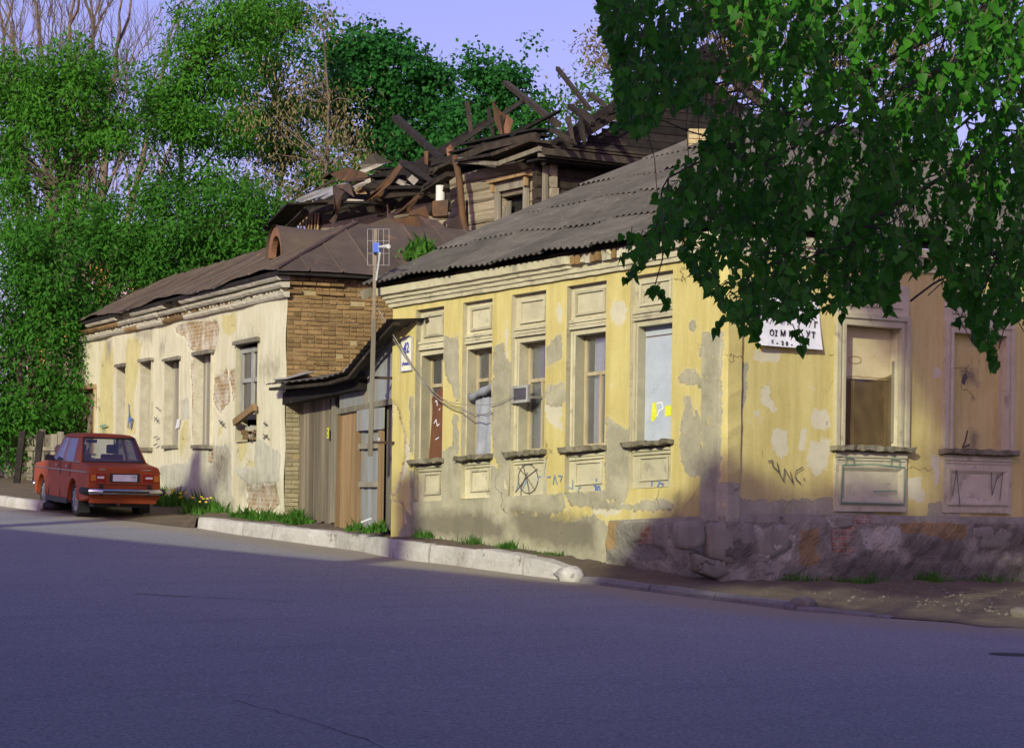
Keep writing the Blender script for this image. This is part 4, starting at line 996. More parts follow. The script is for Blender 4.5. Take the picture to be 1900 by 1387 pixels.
# --- things fixed on the yellow house
q = [FA.inv(*p, .03) for p in ((743, 628), (764, 622), (765, 686), (744, 691))]
s0, s1 = (q[1][0] + q[2][0]) / 2, (q[0][0] + q[3][0]) / 2; h1, h0 = (q[0][1] + q[1][1]) / 2, (q[2][1] + q[3][1]) / 2
NP = fbox('house_number_sign', FA, s1, s0, h0, h1, .012, .03, m_enamel, None, bevel=.004)
tag(NP, 'white enamel plate with blue number 42 beside the first window', 'sign')
mb = MB(); tt = .014
for r_ in ((s0, s1, h0, h0 + tt), (s0, s1, h1 - tt, h1), (s0, s0 + tt, h0 + tt, h1 - tt), (s1 - tt, s1, h0 + tt, h1 - tt)): mb.fbox(FA, *r_, .03, .0325)
mb.build('border', simple('border_grey_blue', (.30, .30, .42), .5), NP)
hh = h1 - h0; ws = s1 - s0
text_obj('digits', '42', hh * .42, FA, mid(s0, s1), h1 - hh * .33, .034, m_inkblue, NP, -1, .006, .62)
text_obj('street_name', 'у.Военкова', hh * .14, FA, mid(s0, s1), h0 + hh * .22, .034, m_inkblue, NP, -1, .002, .52)
# paper notice on the right wall, curling at its lower edge
c = [FB.inv(*p, .05) for p in ((1385, 548), (1522, 545), (1523, 649), (1400, 640))]
mb = MB(); n_, m_ = 14, 10
for j in range(m_ + 1):
    for k in range(n_ + 1):
        a_, b_ = k / n_, j / m_
        top = (lerp(c[0][0], c[1][0], a_), lerp(c[0][1], c[1][1], a_)); bot = (lerp(c[3][0], c[2][0], a_), lerp(c[3][1], c[2][1], a_))
        mb.v.append(tuple(FB.pt(lerp(bot[0], top[0], b_), lerp(bot[1], top[1], b_), .02 + .07 * (1 - b_) ** 2 + .03 * (1 - a_) * (1 - b_) + .005 * math.sin(k * .9))))
W1 = n_ + 1
mb.f = [(j * W1 + k, j * W1 + k + 1, (j + 1) * W1 + k + 1, (j + 1) * W1 + k) for j in range(m_) for k in range(n_)]; mb.m = [0] * len(mb.f)
PN = mb.build('paper_notice', m_paper, None, smooth=True)
tag(PN, 'white paper notice with black letters on the right wall under the leaves', 'notice')
for ch_, u_, v_, sz in (('К', 1464, 574, 13), ('В', 1453, 597, 14), ('А', 1465, 598, 14), ('Г', 1514, 603, 14), ('З', 1396, 611, 13), ('О', 1430, 618, 14), ('І', 1438, 619, 14), ('М', 1451, 619, 14), ('И', 1466, 620, 14), ('У', 1498, 620, 14), ('Т', 1508, 622, 14), ('5', 1429, 635, 10), ('-', 1438, 636, 12), ('2', 1448, 637, 10), ('0', 1456, 638, 10), ('-', 1465, 639, 12)):
    s_, h_ = FB.inv(u_, v_, .06)
    b_ = (v_ - 546) / 100.; a_ = (u_ - 1390) / 130.
    dd = .02 + .07 * b_ ** 2 + .03 * (1 - a_) * b_ + .012
    text_obj('letter', ch_, sz / 130. * 1.05, FB, s_, h_, dd, m_ink, PN, 1, .003)
# cables along the street wall
def cable(name, pts, r, label):
    P = [Vector(p) for p in pts]; out = []
    for i in range(len(P) - 1):
        p0, p1, p2, p3 = P[max(i - 1, 0)], P[i], P[i + 1], P[min(i + 2, len(P) - 1)]
        for k in range(5):
            t_ = k / 5
            out.append(.5 * ((2 * p1) + (p2 - p0) * t_ + (2 * p0 - 5 * p1 + 4 * p2 - p3) * t_ ** 2 + (3 * p1 - p0 - 3 * p2 + p3) * t_ ** 3))
    out.append(P[-1]); mb = MB(); mb.tube(out, r, 5)
    return tag(mb.build(name, m_wire, None, smooth=True), label, 'cable')
zz = lambda x, y, d: FA.pt(*FA.inv(660 + x / 2.3118, 440 + y / 2.3118, d), d)
cable('cable', [zz(82, 285, .30), zz(130, 365, .28), zz(230, 535, .15), zz(315, 655, .06), zz(385, 715, .10), zz(470, 745, .10), zz(545, 760, .06), zz(582, 745, .05)], .009, 'dark cable sagging from the pole past the first two windows')
cable('cable', [zz(100, 330, .22), zz(200, 500, .13), zz(312, 640, .06), zz(400, 705, .10), zz(500, 718, .10), zz(600, 713, .06), zz(678, 676, .05)], .006, 'thin pale cable running to the open vent pane')
# ================================================================== left house
LH = empty('brick_house', FL.pt(6, -.3), 'low whitewashed brick house with peeling wall and brown tin roof', 'house')
z2 = lambda pts: Z(FL, 100, 480, 2.8892, pts)
L_END, LC0, LE = 17.9, 3.56, 4.0
L_YEL = [z2(p) for p in ([(270, 440), (320, 470), (318, 930), (300, 990), (235, 930), (240, 700), (250, 560)], [(390, 440), (440, 420), (470, 450), (460, 540), (430, 740), (440, 940), (395, 940), (385, 700)], [(900, 300), (965, 290), (972, 380), (935, 412), (900, 390)], [(105, 480), (140, 470), (150, 640), (120, 660), (108, 900), (100, 900)], [(980, 990), (1040, 980), (1030, 1060), (990, 1100)], [(700, 880), (725, 870), (715, 1000), (685, 1060), (680, 960)], [(1050, 1080), (1085, 1080), (1080, 1140), (1050, 1112)], [(880, 900), (900, 890), (900, 940), (875, 940)])]
L_BRICK = [z2(p) for p in ([(440, 290), (535, 285), (525, 370), (450, 375)], [(650, 365), (740, 335), (870, 330), (880, 380), (858, 492), (760, 502), (722, 475), (712, 422), (660, 392)], [(640, 225), (860, 185), (870, 220), (660, 272)], [(858, 640), (925, 590), (932, 760), (880, 825), (850, 760)], [(935, 600), (985, 590), (985, 700), (950, 765)], [(1032, 1232), (1190, 1208), (1212, 1310), (1160, 1362), (1040, 1332)], [(738, 560), (772, 540), (762, 760), (772, 1000), (745, 980)], [(830, 1010), (850, 1010), (850, 1090), (825, 1090)])]
L_STAIN = [z2(p) for p in ([(430, 350), (530, 350), (520, 440), (440, 450)], [(95, 400), (140, 470), (120, 590), (95, 560)], [(270, 430), (315, 430), (305, 540), (280, 530)], [(1110, 560), (1210, 540), (1212, 640), (1115, 620)], [(850, 1010), (940, 1000), (930, 1260), (860, 1220)], [(600, 1230), (960, 1300), (960, 1390), (580, 1330)], [(560, 430), (600, 430), (590, 520), (560, 520)], [(980, 430), (1100, 420), (1095, 445), (980, 455)], [(1000, 1180), (1215, 1180), (1215, 1250), (1000, 1260)])]
L_GREY = [z2(p) for p in ([(560, 1110), (720, 1090), (760, 1010), (850, 1000), (940, 1000), (960, 1345), (600, 1300)], [(680, 760), (720, 740), (735, 850), (690, 860)], [(1090, 950), (1215, 1040), (1210, 1200), (1040, 1210), (960, 1120), (1080, 1120)], [(100, 400), (140, 480), (110, 560), (95, 470)], [(290, 440), (310, 435), (300, 520), (285, 500)])]
LW = [('grey', 363, 394, 655, 826), ('grey', 308, 335, 667, 826), ('grey', 263, 283, 669, 831), ('grey', 219, 235, 679, 822), ('frame', 441, 481, 634, 819), ('door', 151, 178, 714, 842)]
lholes = []
for kind, u0, u1, v0, v1 in LW:
    um = (u0 + u1) / 2
    s1, s0 = FL.inv(u0, v0)[0], FL.inv(u1, v0)[0]; lholes.append((s0, s1, FL.inv(um, v1)[1], FL.inv(um, v0)[1]))
def l_bump(P): return .02 * np.sin(P[:, 0] * 1.1) + .012 * np.sin(P[:, 1] * 5 + P[:, 0] * 2) - .03 * maskof(P, L_BRICK, .06)
wl = wall_grid('wall', FL, 0, L_END, -1.0, LE + .05, lholes, m_white, LH, 0, .07, (L_GREY, None, L_BRICK), (None, None, None), l_bump)
# yellow remains as a second paint layer mask
col = wl.data.color_attributes['wear2']; nv = len(wl.data.vertices)
P3 = np.empty(nv * 3, np.float32); wl.data.vertices.foreach_get('co', P3); P3 = P3.reshape(-1, 3) + np.array(wloc(LH))
sL = (P3[:, 0] - FL.o.x) * FL.d.x + (P3[:, 1] - FL.o.y) * FL.d.y; PL = np.stack([sL, P3[:, 2] - FL.k * sL], 1)
cc = np.zeros((nv, 4), np.float32); cc[:, 3] = 1; cc[:, 2] = maskof(PL, L_YEL, .22); cc[:, 0] = maskof(PL, L_STAIN, .35) * .8; col.data.foreach_set('color', cc.ravel())
wl['label'] = 'whitewashed street wall with yellow and bare brick patches'
m_woodv = gen('wood_grey_mixed', (.46, .43, .34), (.31, .285, .22), 5, stretch=(1, 1, .07), bump=.8, bscale=14, rnd=.42)
for (kind, *_), (s0, s1, h0, h1) in zip(LW, lholes):
    dp = -.17 if kind == 'grey' else (-.12 if kind == 'frame' else -.10)
    mb = MB()
    for q in ([(s1, h0), (s1, h1)], [(s0, h1), (s0, h0)], [(s1, h1), (s0, h1)], [(s0, h0), (s1, h0)]):
        (a1, b1), (a2, b2) = q; mb.add([FL.pt(a1, b1, .03), FL.pt(a2, b2, .03), FL.pt(a2, b2, dp - .1), FL.pt(a1, b1, dp - .1)], [(0, 1, 2, 3)])
    rv = mb.build('window_reveal' if kind != 'door' else 'door_reveal', m_ash if kind == 'grey' else m_reveal, LH, fix=False)
    if kind == 'grey':
        n_ = max(4, int((s1 - s0) / .16)); wd = (s1 - s0) / n_
        for k in range(n_): fbox('board', FL, s0 + wd * k + .012, s0 + wd * (k + 1) - .012, h0 + .01, h1 - .02 - random.uniform(0, .03), dp - .03, dp + random.uniform(-.015, .015), m_woodv, rv)
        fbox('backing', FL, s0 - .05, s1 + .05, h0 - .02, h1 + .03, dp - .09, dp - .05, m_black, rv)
        fbox('lintel', FL, s0 - .08, s1 + .1, h1 - .02, h1 + .045, -.08, .075, m_wood, rv, jit=.01)
        fbox('sill', FL, s0 - .05, s1 + .08, h0 - .06, h0 + .01, -.2, .06, m_sill, rv, jit=.012)
    elif kind == 'frame':
        vm = mid(s0, s1, .46)
        f = wframe('casement', FL, s0 + .02, s1 - .02, h0 + .42, h1 - .10, dp + .06, [(vm - .06, vm + .06, h0 + .47, h1 - .16), (s0 + .07, s1 - .07, mid(h0, h1, .62) - .04, mid(h0, h1, .62) + .04)], rv, m_framed, .09, .09)
        for a, b in ((s0 + .11, vm - .06), (vm + .06, s1 - .11)):
            for c_, d_ in ((h0 + .5, mid(h0, h1, .62) - .04), (mid(h0, h1, .62) + .04, h1 - .19)): fbox('pane', FL, a, b, c_, d_, dp, dp + .01, m_glassd, rv)
        fbox('lintel', FL, s0 - .1, s1 + .12, h1 - .03, h1 + .05, -.05, .08, m_wood, rv, jit=.015)
        mb = MB(); mb.beam(FL.pt(s0 - .1, h0 + .62, .10), FL.pt(s1 - .1, h0 + .36, .06), .08, .12); mb.build('broken_rail', m_woodb, rv, jit=.01)
        for k in range(7):
            s_ = random.uniform(s0 + .1, s1 - .3); hh_ = h0 + .05 + .08 * (k % 3)
            fbox('rubble', FL, s_, s_ + .2, hh_, hh_ + .075, -.15, .01, random.choice([m_brick, m_ash, m_whitep]), rv, jit=.02)
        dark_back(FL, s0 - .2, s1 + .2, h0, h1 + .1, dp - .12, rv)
    else:
        n_ = 5; wd = (s1 - s0 - .2) / n_
        for k in range(n_): fbox('board', FL, s0 + .1 + wd * k + .005, s0 + .1 + wd * (k + 1) - .005, h0, h1 - .1, dp - .03, dp + random.uniform(-.006, .006), gen('door_red', (.30, .14, .09), (.38, .27, .20), 5, stretch=(1, 1, .2), bump=.6) if 'door_red' not in MATS else MATS['door_red'], rv)
        mb = MB()
        for r_ in ((s0, s0 + .1, h0, h1), (s1 - .1, s1, h0, h1), (s0 + .1, s1 - .1, h1 - .1, h1)): mb.fbox(FL, *r_, -.1, .05)
        mb.build('door_frame', m_woodb, rv, jit=.004)
        mb = MB(); mb.beam(FL.pt(s1 - .6, h0 + .05, .0), FL.pt(s0 + .3, h0 + 1.45, -.02), .05, .1); mb.build('nailed_slat', m_wood, rv)
# cornice in broken lengths
for (h0, h1, d1, d0) in ((LC0, LC0 + .10, .09, .0), (LC0 + .17, LC0 + .27, .15, .0), (LC0 + .30, LC0 + .42, .22, .0)):
    s = -.1
    while s < L_END - .2:
        L_ = min(random.uniform(1.0, 2.8), L_END + .1 - s); sag_ = random.uniform(-.006, .006)
        if random.random() > .13 or s < 2:
            mb = MB(); n_ = max(3, int(L_ / .2)); prf = ((-.02, h0), (d1 - .03, h0), (d1, h0 + .04), (d1 + .005, h1 - .01), (-.02, h1))
            for k in range(n_ + 1):
                for d_, h_ in prf: mb.v.append(tuple(FL.pt(s + L_ * k / n_, h_ + sag_ + random.uniform(-.003, .003), d_ + (random.uniform(-.008, .004) if d_ > 0 else 0))))
            for k in range(n_):
                for j in range(4): mb.f.append((k * 5 + j, k * 5 + j + 1, k * 5 + 6 + j, k * 5 + 5 + j)); mb.m.append(0)
            mb.f += [(4, 3, 2, 1, 0), tuple(n_ * 5 + j for j in range(5))]; mb.m += [0, 0]
            mb.build('cornice_length', m_ash if random.random() < .8 else m_brick, LH)
        s += L_ + (.0 if random.random() < .7 else .08)
for k in range(150):           # brick-on-edge frieze between the mouldings
    s = .1 + k * .118
    if random.random() < .85: fbox('brick', FL, s, s + .075, LC0 + .105, LC0 + .165, 0, .075 + random.uniform(-.02, .01), m_brick if 3.5 < s < 9 and random.random() < .7 else m_ash, LH)
# graffiti and notices on the whitewash
nL = lambda pts: [FL.inv(100 + x / 2.8892, 480 + y / 2.8892, .03) for x, y in pts]
strokes('graffiti', FL, [nL([(400, 900), (408, 830), (418, 900)]), nL([(405, 780), (410, 870)]), nL([(412, 910), (425, 860), (405, 850)])], .03, m_sprayblue, LH, d=.05)
strokes('graffiti', FL, [nL([(1055, 980), (1060, 940), (1075, 930), (1078, 960), (1062, 985), (1055, 960)]), nL([(540, 960), (560, 950), (560, 990), (540, 1000)])], .012, m_spraydark, LH, d=.05)
strokes('graffiti', FL, [nL(p) for p in ([(890, 865), (915, 895)], [(895, 885), (912, 870)], [(900, 860), (905, 890)], [(1130, 880), (1150, 890)], [(1138, 870), (1140, 900)], [(1130, 940), (1158, 965)], [(1130, 962), (1150, 942)], [(545, 850), (563, 870)], [(545, 870), (560, 848)], [(555, 795), (570, 805)])], .014, m_spraydark, LH, d=.05)
mb = MB(); mb.fpoly(FL, nL([(668, 860), (680, 855), (672, 905), (658, 912)]), .03, .06); mb.build('paper_scrap', m_paper, LH)
strokes('graffiti', FL, [nL([(255, 890), (258, 930)]), nL([(262, 885), (268, 930)]), nL([(275, 885), (275, 930)]), nL([(252, 900), (285, 890)])], .02, simple('spray_teal', (.15, .33, .28), .8), LH, d=.05)
# --- brick end wall, brick by brick
fbox('end_wall', FE, .02, 5.2, -1.0, LE - .02, -.35, -.025, m_mortar, LH)
fbox('end_return', FL, .02, .3, -1.0, LE - .02, -.36, -.03, m_mortar, LH)
def unit_brick(L, H, D):
    mb = MB(); mb.hexa([(x, y, z) for z in (-H / 2, H / 2) for x, y in ((-L / 2, -D / 2), (L / 2, -D / 2), (L / 2, D / 2), (-L / 2, D / 2))])
    o = mb.build('brick', m_brick, None, bevel=.006, segs=1); me = o.data; bpy.data.objects.remove(o); return me
m_jamb = gen('jamb_brick', (.37, .32, .21), (.27, .225, .14), 5, bump=.7, bscale=30, rnd=.2)
bks = {True: [unit_brick(.25 + random.uniform(-.008, .004), .066, .12) for _ in range(3)], False: [unit_brick(.12, .066, .12) for _ in range(2)]}
def place(me, name, parent, p, X, Yv, Zv):
    o = bpy.data.objects.new(name, me); COL.objects.link(o); o.parent = parent
    o.matrix_local = Matrix.Translation(Vector(p) - wloc(parent)) @ Matrix(((X.x, Yv.x, Zv.x), (X.y, Yv.y, Zv.y), (X.z, Yv.z, Zv.z))).to_4x4()
    return o
row = 0; z_ = -.42
while z_ < LE - .06:
    s = .01; long_ = row % 2 == 0; smax = 2.75 if z_ > 1.95 else .24
    if not long_: s -= .0
    first = True
    while s < smax:
        lg = (row % 3 != 2) if not first else long_
        L_ = .26 if lg else .13
        if random.random() > .03:
            a_ = random.uniform(-.012, .012)
            X = (FE.d + Vector((0, 0, a_))).normalized(); Yv = FE.n.copy(); Zv = X.cross(Yv).normalized()
            if Zv.z < 0: Zv = -Zv
            corb = .0
            if LE - .36 < z_ < LE - .30 and s < .95: corb = .05
            if LE - .24 < z_ < LE - .02 and s < .85: corb = .075
            o_ = place(random.choice(bks[lg]), 'brick', LH, FE.pt(s + L_ / 2, z_ + random.uniform(-.004, .004), -.06 + corb + random.uniform(-.008, .006)), X, Yv, Zv)
            if z_ < 1.95: o_.material_slots[0].link = 'OBJECT'; o_.material_slots[0].material = m_jamb
        s += L_; first = False
    row += 1; z_ += .0785
# --- tin roof, hipped at the near end
LP, LOV, LM = .53, .26, 2.15
def roofL(F, s, m, up=0.0): return F.pt(s, LE + LP * m + up, LOV - m)
hl = Matrix(((-FL.n.x, -FL.n.y), (-FE.n.x, -FE.n.y))).inverted() @ Vector((1, 1)); hl = Vector((hl.x, hl.y, 0))
ecl = Vector((FL.o.x, FL.o.y, 0)) - hl * LOV; hln = Vector((-hl.y, hl.x, 0)).normalized()
if hln.dot(FL.d) < 0: hln = -hln
def tin(F, s0, s1, m0, m1, planes, parent, sagf, mat=None):
    mb = MB(); nm, nk = 6, 4; lift = random.uniform(0, .012)
    prof_ = [(0, .03), (.02, .0)] + [(.02 + (s1 - s0 - .04) * k / nk, 0) for k in range(1, nk)] + [(s1 - s0 - .02, 0), (s1 - s0, .03)]
    for j in range(nm + 1):
        for a_, u_ in prof_: mb.v.append(tuple(roofL(F, s0 + a_, m0 + (m1 - m0) * j / nm, .03 + u_ + lift + sagf(s0 + a_, m0 + (m1 - m0) * j / nm) + random.uniform(-.004, .004))))
    W1 = len(prof_)
    mb.f = [(j * W1 + k, j * W1 + k + 1, (j + 1) * W1 + k + 1, (j + 1) * W1 + k) for j in range(nm) for k in range(W1 - 1)]; mb.m = [0] * len(mb.f)
    return clip_build(mb, 'roof_panel', mat or m_metal, parent, planes, False)
sagl = lambda s, m: .05 * math.sin(s * .9 + .5) * math.exp(-m) + .015 * math.sin(s * 3 + m * 2)
mb = MB(); mb.hexa([roofL(FL, -.4, 0, -.06), roofL(FL, L_END + .2, 0, -.06), roofL(FL, L_END + .2, LM, -.06), roofL(FL, -.4, LM, -.06), roofL(FL, -.4, 0, -.0), roofL(FL, L_END + .2, 0, -.0), roofL(FL, L_END + .2, LM, -.0), roofL(FL, -.4, LM, -.0)])
RL = clip_build(mb, 'roof', m_dark, LH, [(ecl, hln)], False); RL['label'] = 'brown painted tin roof with raised seams'
s = -.3
while s < L_END + .1: tin(FL, s, s + .62, -.04, LM, [(ecl, hln)], RL, sagl); s += .62
mb = MB(); mb.hexa([roofL(FE, -.4, 0, -.06), roofL(FE, 4.6, 0, -.06), roofL(FE, 4.6, LM, -.06), roofL(FE, -.4, LM, -.06), roofL(FE, -.4, 0, 0), roofL(FE, 4.6, 0, 0), roofL(FE, 4.6, LM, 0), roofL(FE, -.4, LM, 0)])
RE = clip_build(mb, 'roof', m_dark, LH, [(ecl, -hln)], False)
s = -.3
while s < 4.4: tin(FE, s, s + .62, -.05, LM, [(ecl, -hln)], RE, lambda s, m: .01 * math.sin(s * 3 + m * 2)); s += .62
top = [Vector((ecl.x, ecl.y, LE + .05)) + (hl + Vector((0, 0, LP))) * (k * .27) for k in range(9)]
mb = MB(); mb.tube(top, .035, 6); mb.build('hip_seam', m_rustd, RL)
mb = MB(); mb.beam(FE.pt(-.2, LE - .02, .16), FE.pt(4.5, LE - .02, .16), .05, .10); mb.beam(FL.pt(-.2, LE - .0, .16), FL.pt(5.5, LE + .0, .16), .05, .09); mb.build('eave_board', m_dark, RL)
# torn rusty edge strips along ridge and hip
for (u0, v0, u1, v1, w_) in ((655, 420, 700, 438, .16), (700, 440, 735, 448, .14), (640, 430, 600, 446, .10), (590, 452, 560, 468, .08)):
    mb = MB(); a_, b_ = at(u0, v0, 45.4), at(u1, v1, 45.6); mb.beam(a_, b_, w_, .02, up=(-.3, -.5, .8)); mb.build('torn_strip', m_rust, RL, jit=.03)
# round dormer
DS, DM0 = 2.95, .92
arc = [(.52 * math.cos(a), .50 * math.sin(a) * 1.15) for a in np.linspace(0, math.pi, 15)]
hb = LE + LP * DM0 + .05
mb = MB(); ring = [(c_, h_) for c_, h_ in arc] + [(c_ * .66, h_ * .70) for c_, h_ in reversed(arc)]
n_ = len(arc)
for dd in (LOV - DM0 + .03, LOV - DM0 - .08): mb.v += [tuple(FL.pt(DS + c_, hb + h_, dd)) for c_, h_ in ring]
N2 = 2 * n_
for k in range(n_ - 1):
    a1, b1, c1_, d1 = k, k + 1, N2 - 2 - k, N2 - 1 - k
    mb.f += [(a1, b1, c1_, d1), (a1 + N2, b1 + N2, c1_ + N2, d1 + N2), (a1, b1, b1 + N2, a1 + N2), (d1, c1_, c1_ + N2, d1 + N2)]
mb.f += [(0, N2 - 1, 2 * N2 - 1, N2), (n_ - 1, n_, N2 + n_, N2 + n_ - 1)]; mb.m = [0] * len(mb.f)
DMR = mb.build('dormer', m_terra, LH); DMR['label'] = 'round arched roof dormer with rusty front'
mb = MB()
for dd in (LOV - DM0 + .08, LOV - DM0 - .6, LOV - DM0 - 1.45):
    mb.v += [tuple(FL.pt(DS + c_ * 1.06, hb + h_ * 1.06 + (.0 if dd > -1 else -.05), dd)) for c_, h_ in arc]
mb.f = [(j * n_ + k, j * n_ + k + 1, (j + 1) * n_ + k + 1, (j + 1) * n_ + k) for j in range(2) for k in range(n_ - 1)]; mb.m = [0] * len(mb.f)
mb.build('dormer_roof', m_metal, DMR, smooth=True)
mb = MB(); mb.v = [tuple(FL.pt(DS + c_ * .9, hb + h_ * .9, LOV - DM0 - .5)) for c_, h_ in arc]; mb.f = [tuple(range(n_))]; mb.m = [0]; mb.build('dormer_dark', m_black, DMR)
# far wall
fbox('wall', FL, L_END - .3, L_END, -1, LE, -4.2, -.02, m_white, LH)

# ================================================================== gate, shed, pole
DGT = -.28
g = lambda u, v, d=DGT: FG.inv(u, v, d)
m_gate = gen('wood_gate', (.27, .225, .155), (.145, .118, .085), 6, stretch=(1, 1, .07), bump=.9, bscale=14, rnd=.32)
GT = empty('wooden_gate', FG.pt(1.3, -.45, DGT), 'grey plank gate with a yellow sticker between the brick wall and shed', 'gate')
s0, s1 = g(545, 850)[0], g(628, 850)[0]; hb_, ht_ = -.40, g(590, 738)[1]
n_ = 11; wd = (s1 - s0) / n_
for k in range(n_):
    fbox('plank', FG, s0 + wd * k + .006, s0 + wd * (k + 1) - .006, hb_ + random.uniform(-.03, .05) - .03 * k / n_, ht_ + random.uniform(-.03, .01), DGT - .03, DGT + random.uniform(-.012, .012), m_gate, GT, jit=.006)
fbox('post', FG, s1 - .22, s1 - .02, hb_, ht_ + .12, DGT + .012, DGT + .07, m_wood, GT, jit=.008)
fbox('top_rail', FG, s0 - .02, s1 - .3, ht_ - .04, ht_ + .10, DGT + .012, DGT + .06, m_wood, GT, jit=.015)
fbox('post', FG, s0 - .16, s0 - .01, hb_ - .05, hb_ + .75, DGT - .02, DGT + .05, m_woodb, GT, jit=.012)
mb = MB(); q = g(616, 803); mb.fbox(FG, q[0] - .05, q[0] + .05, q[1] - .09, q[1] + .09, DGT + .072, DGT + .076); mb.build('sticker', m_stickery, GT)
text_obj('sticker_print', 'о\nо', .08, FG, q[0], q[1], DGT + .078, m_ink, GT, 1, 0, .8)
SD = empty('plank_shed', FG.pt(4.4, -.48, -.1), 'leaning shed of blue grey and brown boards with a sloping roof', 'shed')
dS = -.10
gs = lambda u, v, d=dS: FG.inv(u, v, d)
# upper gable boarding
sa, sb = gs(630, 700)[0], gs(732, 700)[0]
hlo0, hlo1 = gs(632, 762)[1], gs(728, 742)[1]; hup0, hup1 = gs(632, 692)[1], gs(728, 594)[1]
n_ = 9; wd = (sb - sa) / n_
for k in range(n_):
    a_, b_ = k / n_, (k + 1) / n_; mb = MB()
    mb.fpoly(FG, [(sa + wd * k + .005, lerp(hlo0, hlo1, a_)), (sa + wd * (k + 1) - .005, lerp(hlo0, hlo1, b_)), (sa + wd * (k + 1) - .005, min(lerp(hup0, hup1, b_), hup1)), (sa + wd * k + .005, lerp(hup0, hup1, a_))], dS - .03, dS + random.uniform(-.006, .006) + (.035 if k >= 6 else 0))
    mb.build('plank', m_woodblue, SD)
mb = MB(); mb.beam(FG.pt(sa, hlo0 - .02, dS + .02), FG.pt(sb, hlo1 - .02, dS + .02), .06, .09); mb.build('cross_rail', m_wood, SD, jit=.006)
# lower boards and door
bz = -.44
def boards(u0, u1, n, v_top0, v_top1, mat, dd, name='plank', lean=0.0):
    a_, b_ = gs(u0, 860)[0], gs(u1, 860)[0]; w_ = (b_ - a_) / n
    for k in range(n):
        t0 = gs(u0, lerp(v_top0, v_top1, k / n))[1]; mb = MB()
        mb.fpoly(FG, [(a_ + w_ * k + .006 - lean, bz - .03), (a_ + w_ * (k + 1) - .006 - lean, bz - .03 + random.uniform(-.02, .02)), (a_ + w_ * (k + 1) - .006, t0 + random.uniform(-.02, .01)), (a_ + w_ * k + .006, t0 + random.uniform(-.02, .01))], dd - .03, dd + random.uniform(-.008, .008))
        mb.build(name, mat, SD)
boards(633, 668, 5, 768, 762, m_woodb, dS, lean=.06)
boards(628, 634, 1, 772, 772, m_woodb, dS + .03, lean=.10)
boards(668, 703, 5, 760, 757, m_woodblue, dS - .02, 'door_plank')
boards(703, 712, 1, 790, 790, m_woodb, dS + .02)
boards(712, 724, 1, 745, 745, m_wood, dS - .05)
fbox('door_ledge', FG, gs(668, 830)[0], gs(703, 830)[0], gs(685, 832)[1], gs(685, 822)[1], dS, dS + .035, m_wood, SD)
fbox('door_ledge', FG, gs(668, 900)[0], gs(703, 900)[0], gs(685, 903)[1], gs(685, 893)[1], dS, dS + .035, m_wood, SD)
fbox('door_lintel', FG, gs(667, 770)[0], gs(716, 770)[0], gs(690, 797)[1], gs(690, 758)[1], dS + .012, dS + .045, m_woodblue, SD, jit=.008)
text_obj('chalk_number', '11', .14, FG, gs(707, 818)[0], gs(707, 818)[1], dS + .035, m_paper, SD, 1, .003)
# back wall so nothing shows through the joints
fbox('back_boarding', FG, sa - .02, sb + .05, bz - .1, hlo1, dS - .9, dS - .12, m_black, SD)
# roof of the shed and awning over the gate: an edge that kinks upward
edge_px = [(494, 713), (545, 708), (600, 702), (640, 690), (668, 655), (695, 622), (724, 590)]
E_ = [FG.inv(u, v, .28) for u, v in edge_px]
mb = MB(); fine_ = []
for i in range(len(E_) - 1):
    n_ = 8
    for k in range(n_): fine_.append((lerp(E_[i][0], E_[i + 1][0], k / n_), lerp(E_[i][1], E_[i + 1][1], k / n_)))
fine_.append(E_[-1])
nf = len(fine_)
for (d_, r_) in ((.30, 0.0), (-.3, .10), (-1.1, .26)):
    for k, (s, h) in enumerate(fine_): mb.v.append(tuple(FG.pt(s, h + r_ * (1 if k < 30 else .4) + (.018 if k % 2 else -.012), d_)))
mb.f = [(j * nf + k, j * nf + k + 1, (j + 1) * nf + k + 1, (j + 1) * nf + k) for j in range(2) for k in range(nf - 1)]; mb.m = [0] * len(mb.f)
mb.build('roof_sheet', m_slate, SD)
for i in range(len(E_) - 1):
    (a_, b_), (c_, d_) = E_[i], E_[i + 1]
    for (dd, dr) in ((.18, -.07), (-.35, .0)):
        mb = MB(); mb.beam(FG.pt(a_, b_ + dr - .01, dd), FG.pt(c_, d_ + dr - .01, dd), .10, .05); mb.build('batten', m_beam, SD)
mb = MB(); mb.beam(FG.pt(E_[0][0] + .15, E_[2][1] - .2, -.1), FG.pt(E_[3][0], E_[2][1] - .12, -.1), .25, .22); mb.build('lintel_beam', m_dark, SD, jit=.02)
mb = MB(); mb.hexa([FG.pt(E_[0][0] + .1, E_[2][1] - .35, -1.2), FG.pt(E_[3][0] + .1, E_[2][1] - .35, -1.2), FG.pt(E_[3][0] + .1, E_[2][1] - .35, -1.1), FG.pt(E_[0][0] + .1, E_[2][1] - .35, -1.1), FG.pt(E_[0][0] + .1, E_[2][1] + .1, -1.2), FG.pt(E_[3][0] + .1, E_[2][1] + .1, -1.2), FG.pt(E_[3][0] + .1, E_[2][1] + .1, -1.1), FG.pt(E_[0][0] + .1, E_[2][1] + .1, -1.1)]); mb.build('back_board', m_black, SD)
a_ = [FG.inv(u, v, -.35) for u, v in ((543, 692), (588, 690), (580, 704), (548, 706))]
mb = MB(); mb.add([FG.pt(s, h + .02, -.35) for s, h in a_[:2]] + [FG.pt(s, h, .1) for s, h in a_[2:]], [(0, 1, 2, 3)]); mb.build('zinc_flashing', m_zinc, SD)
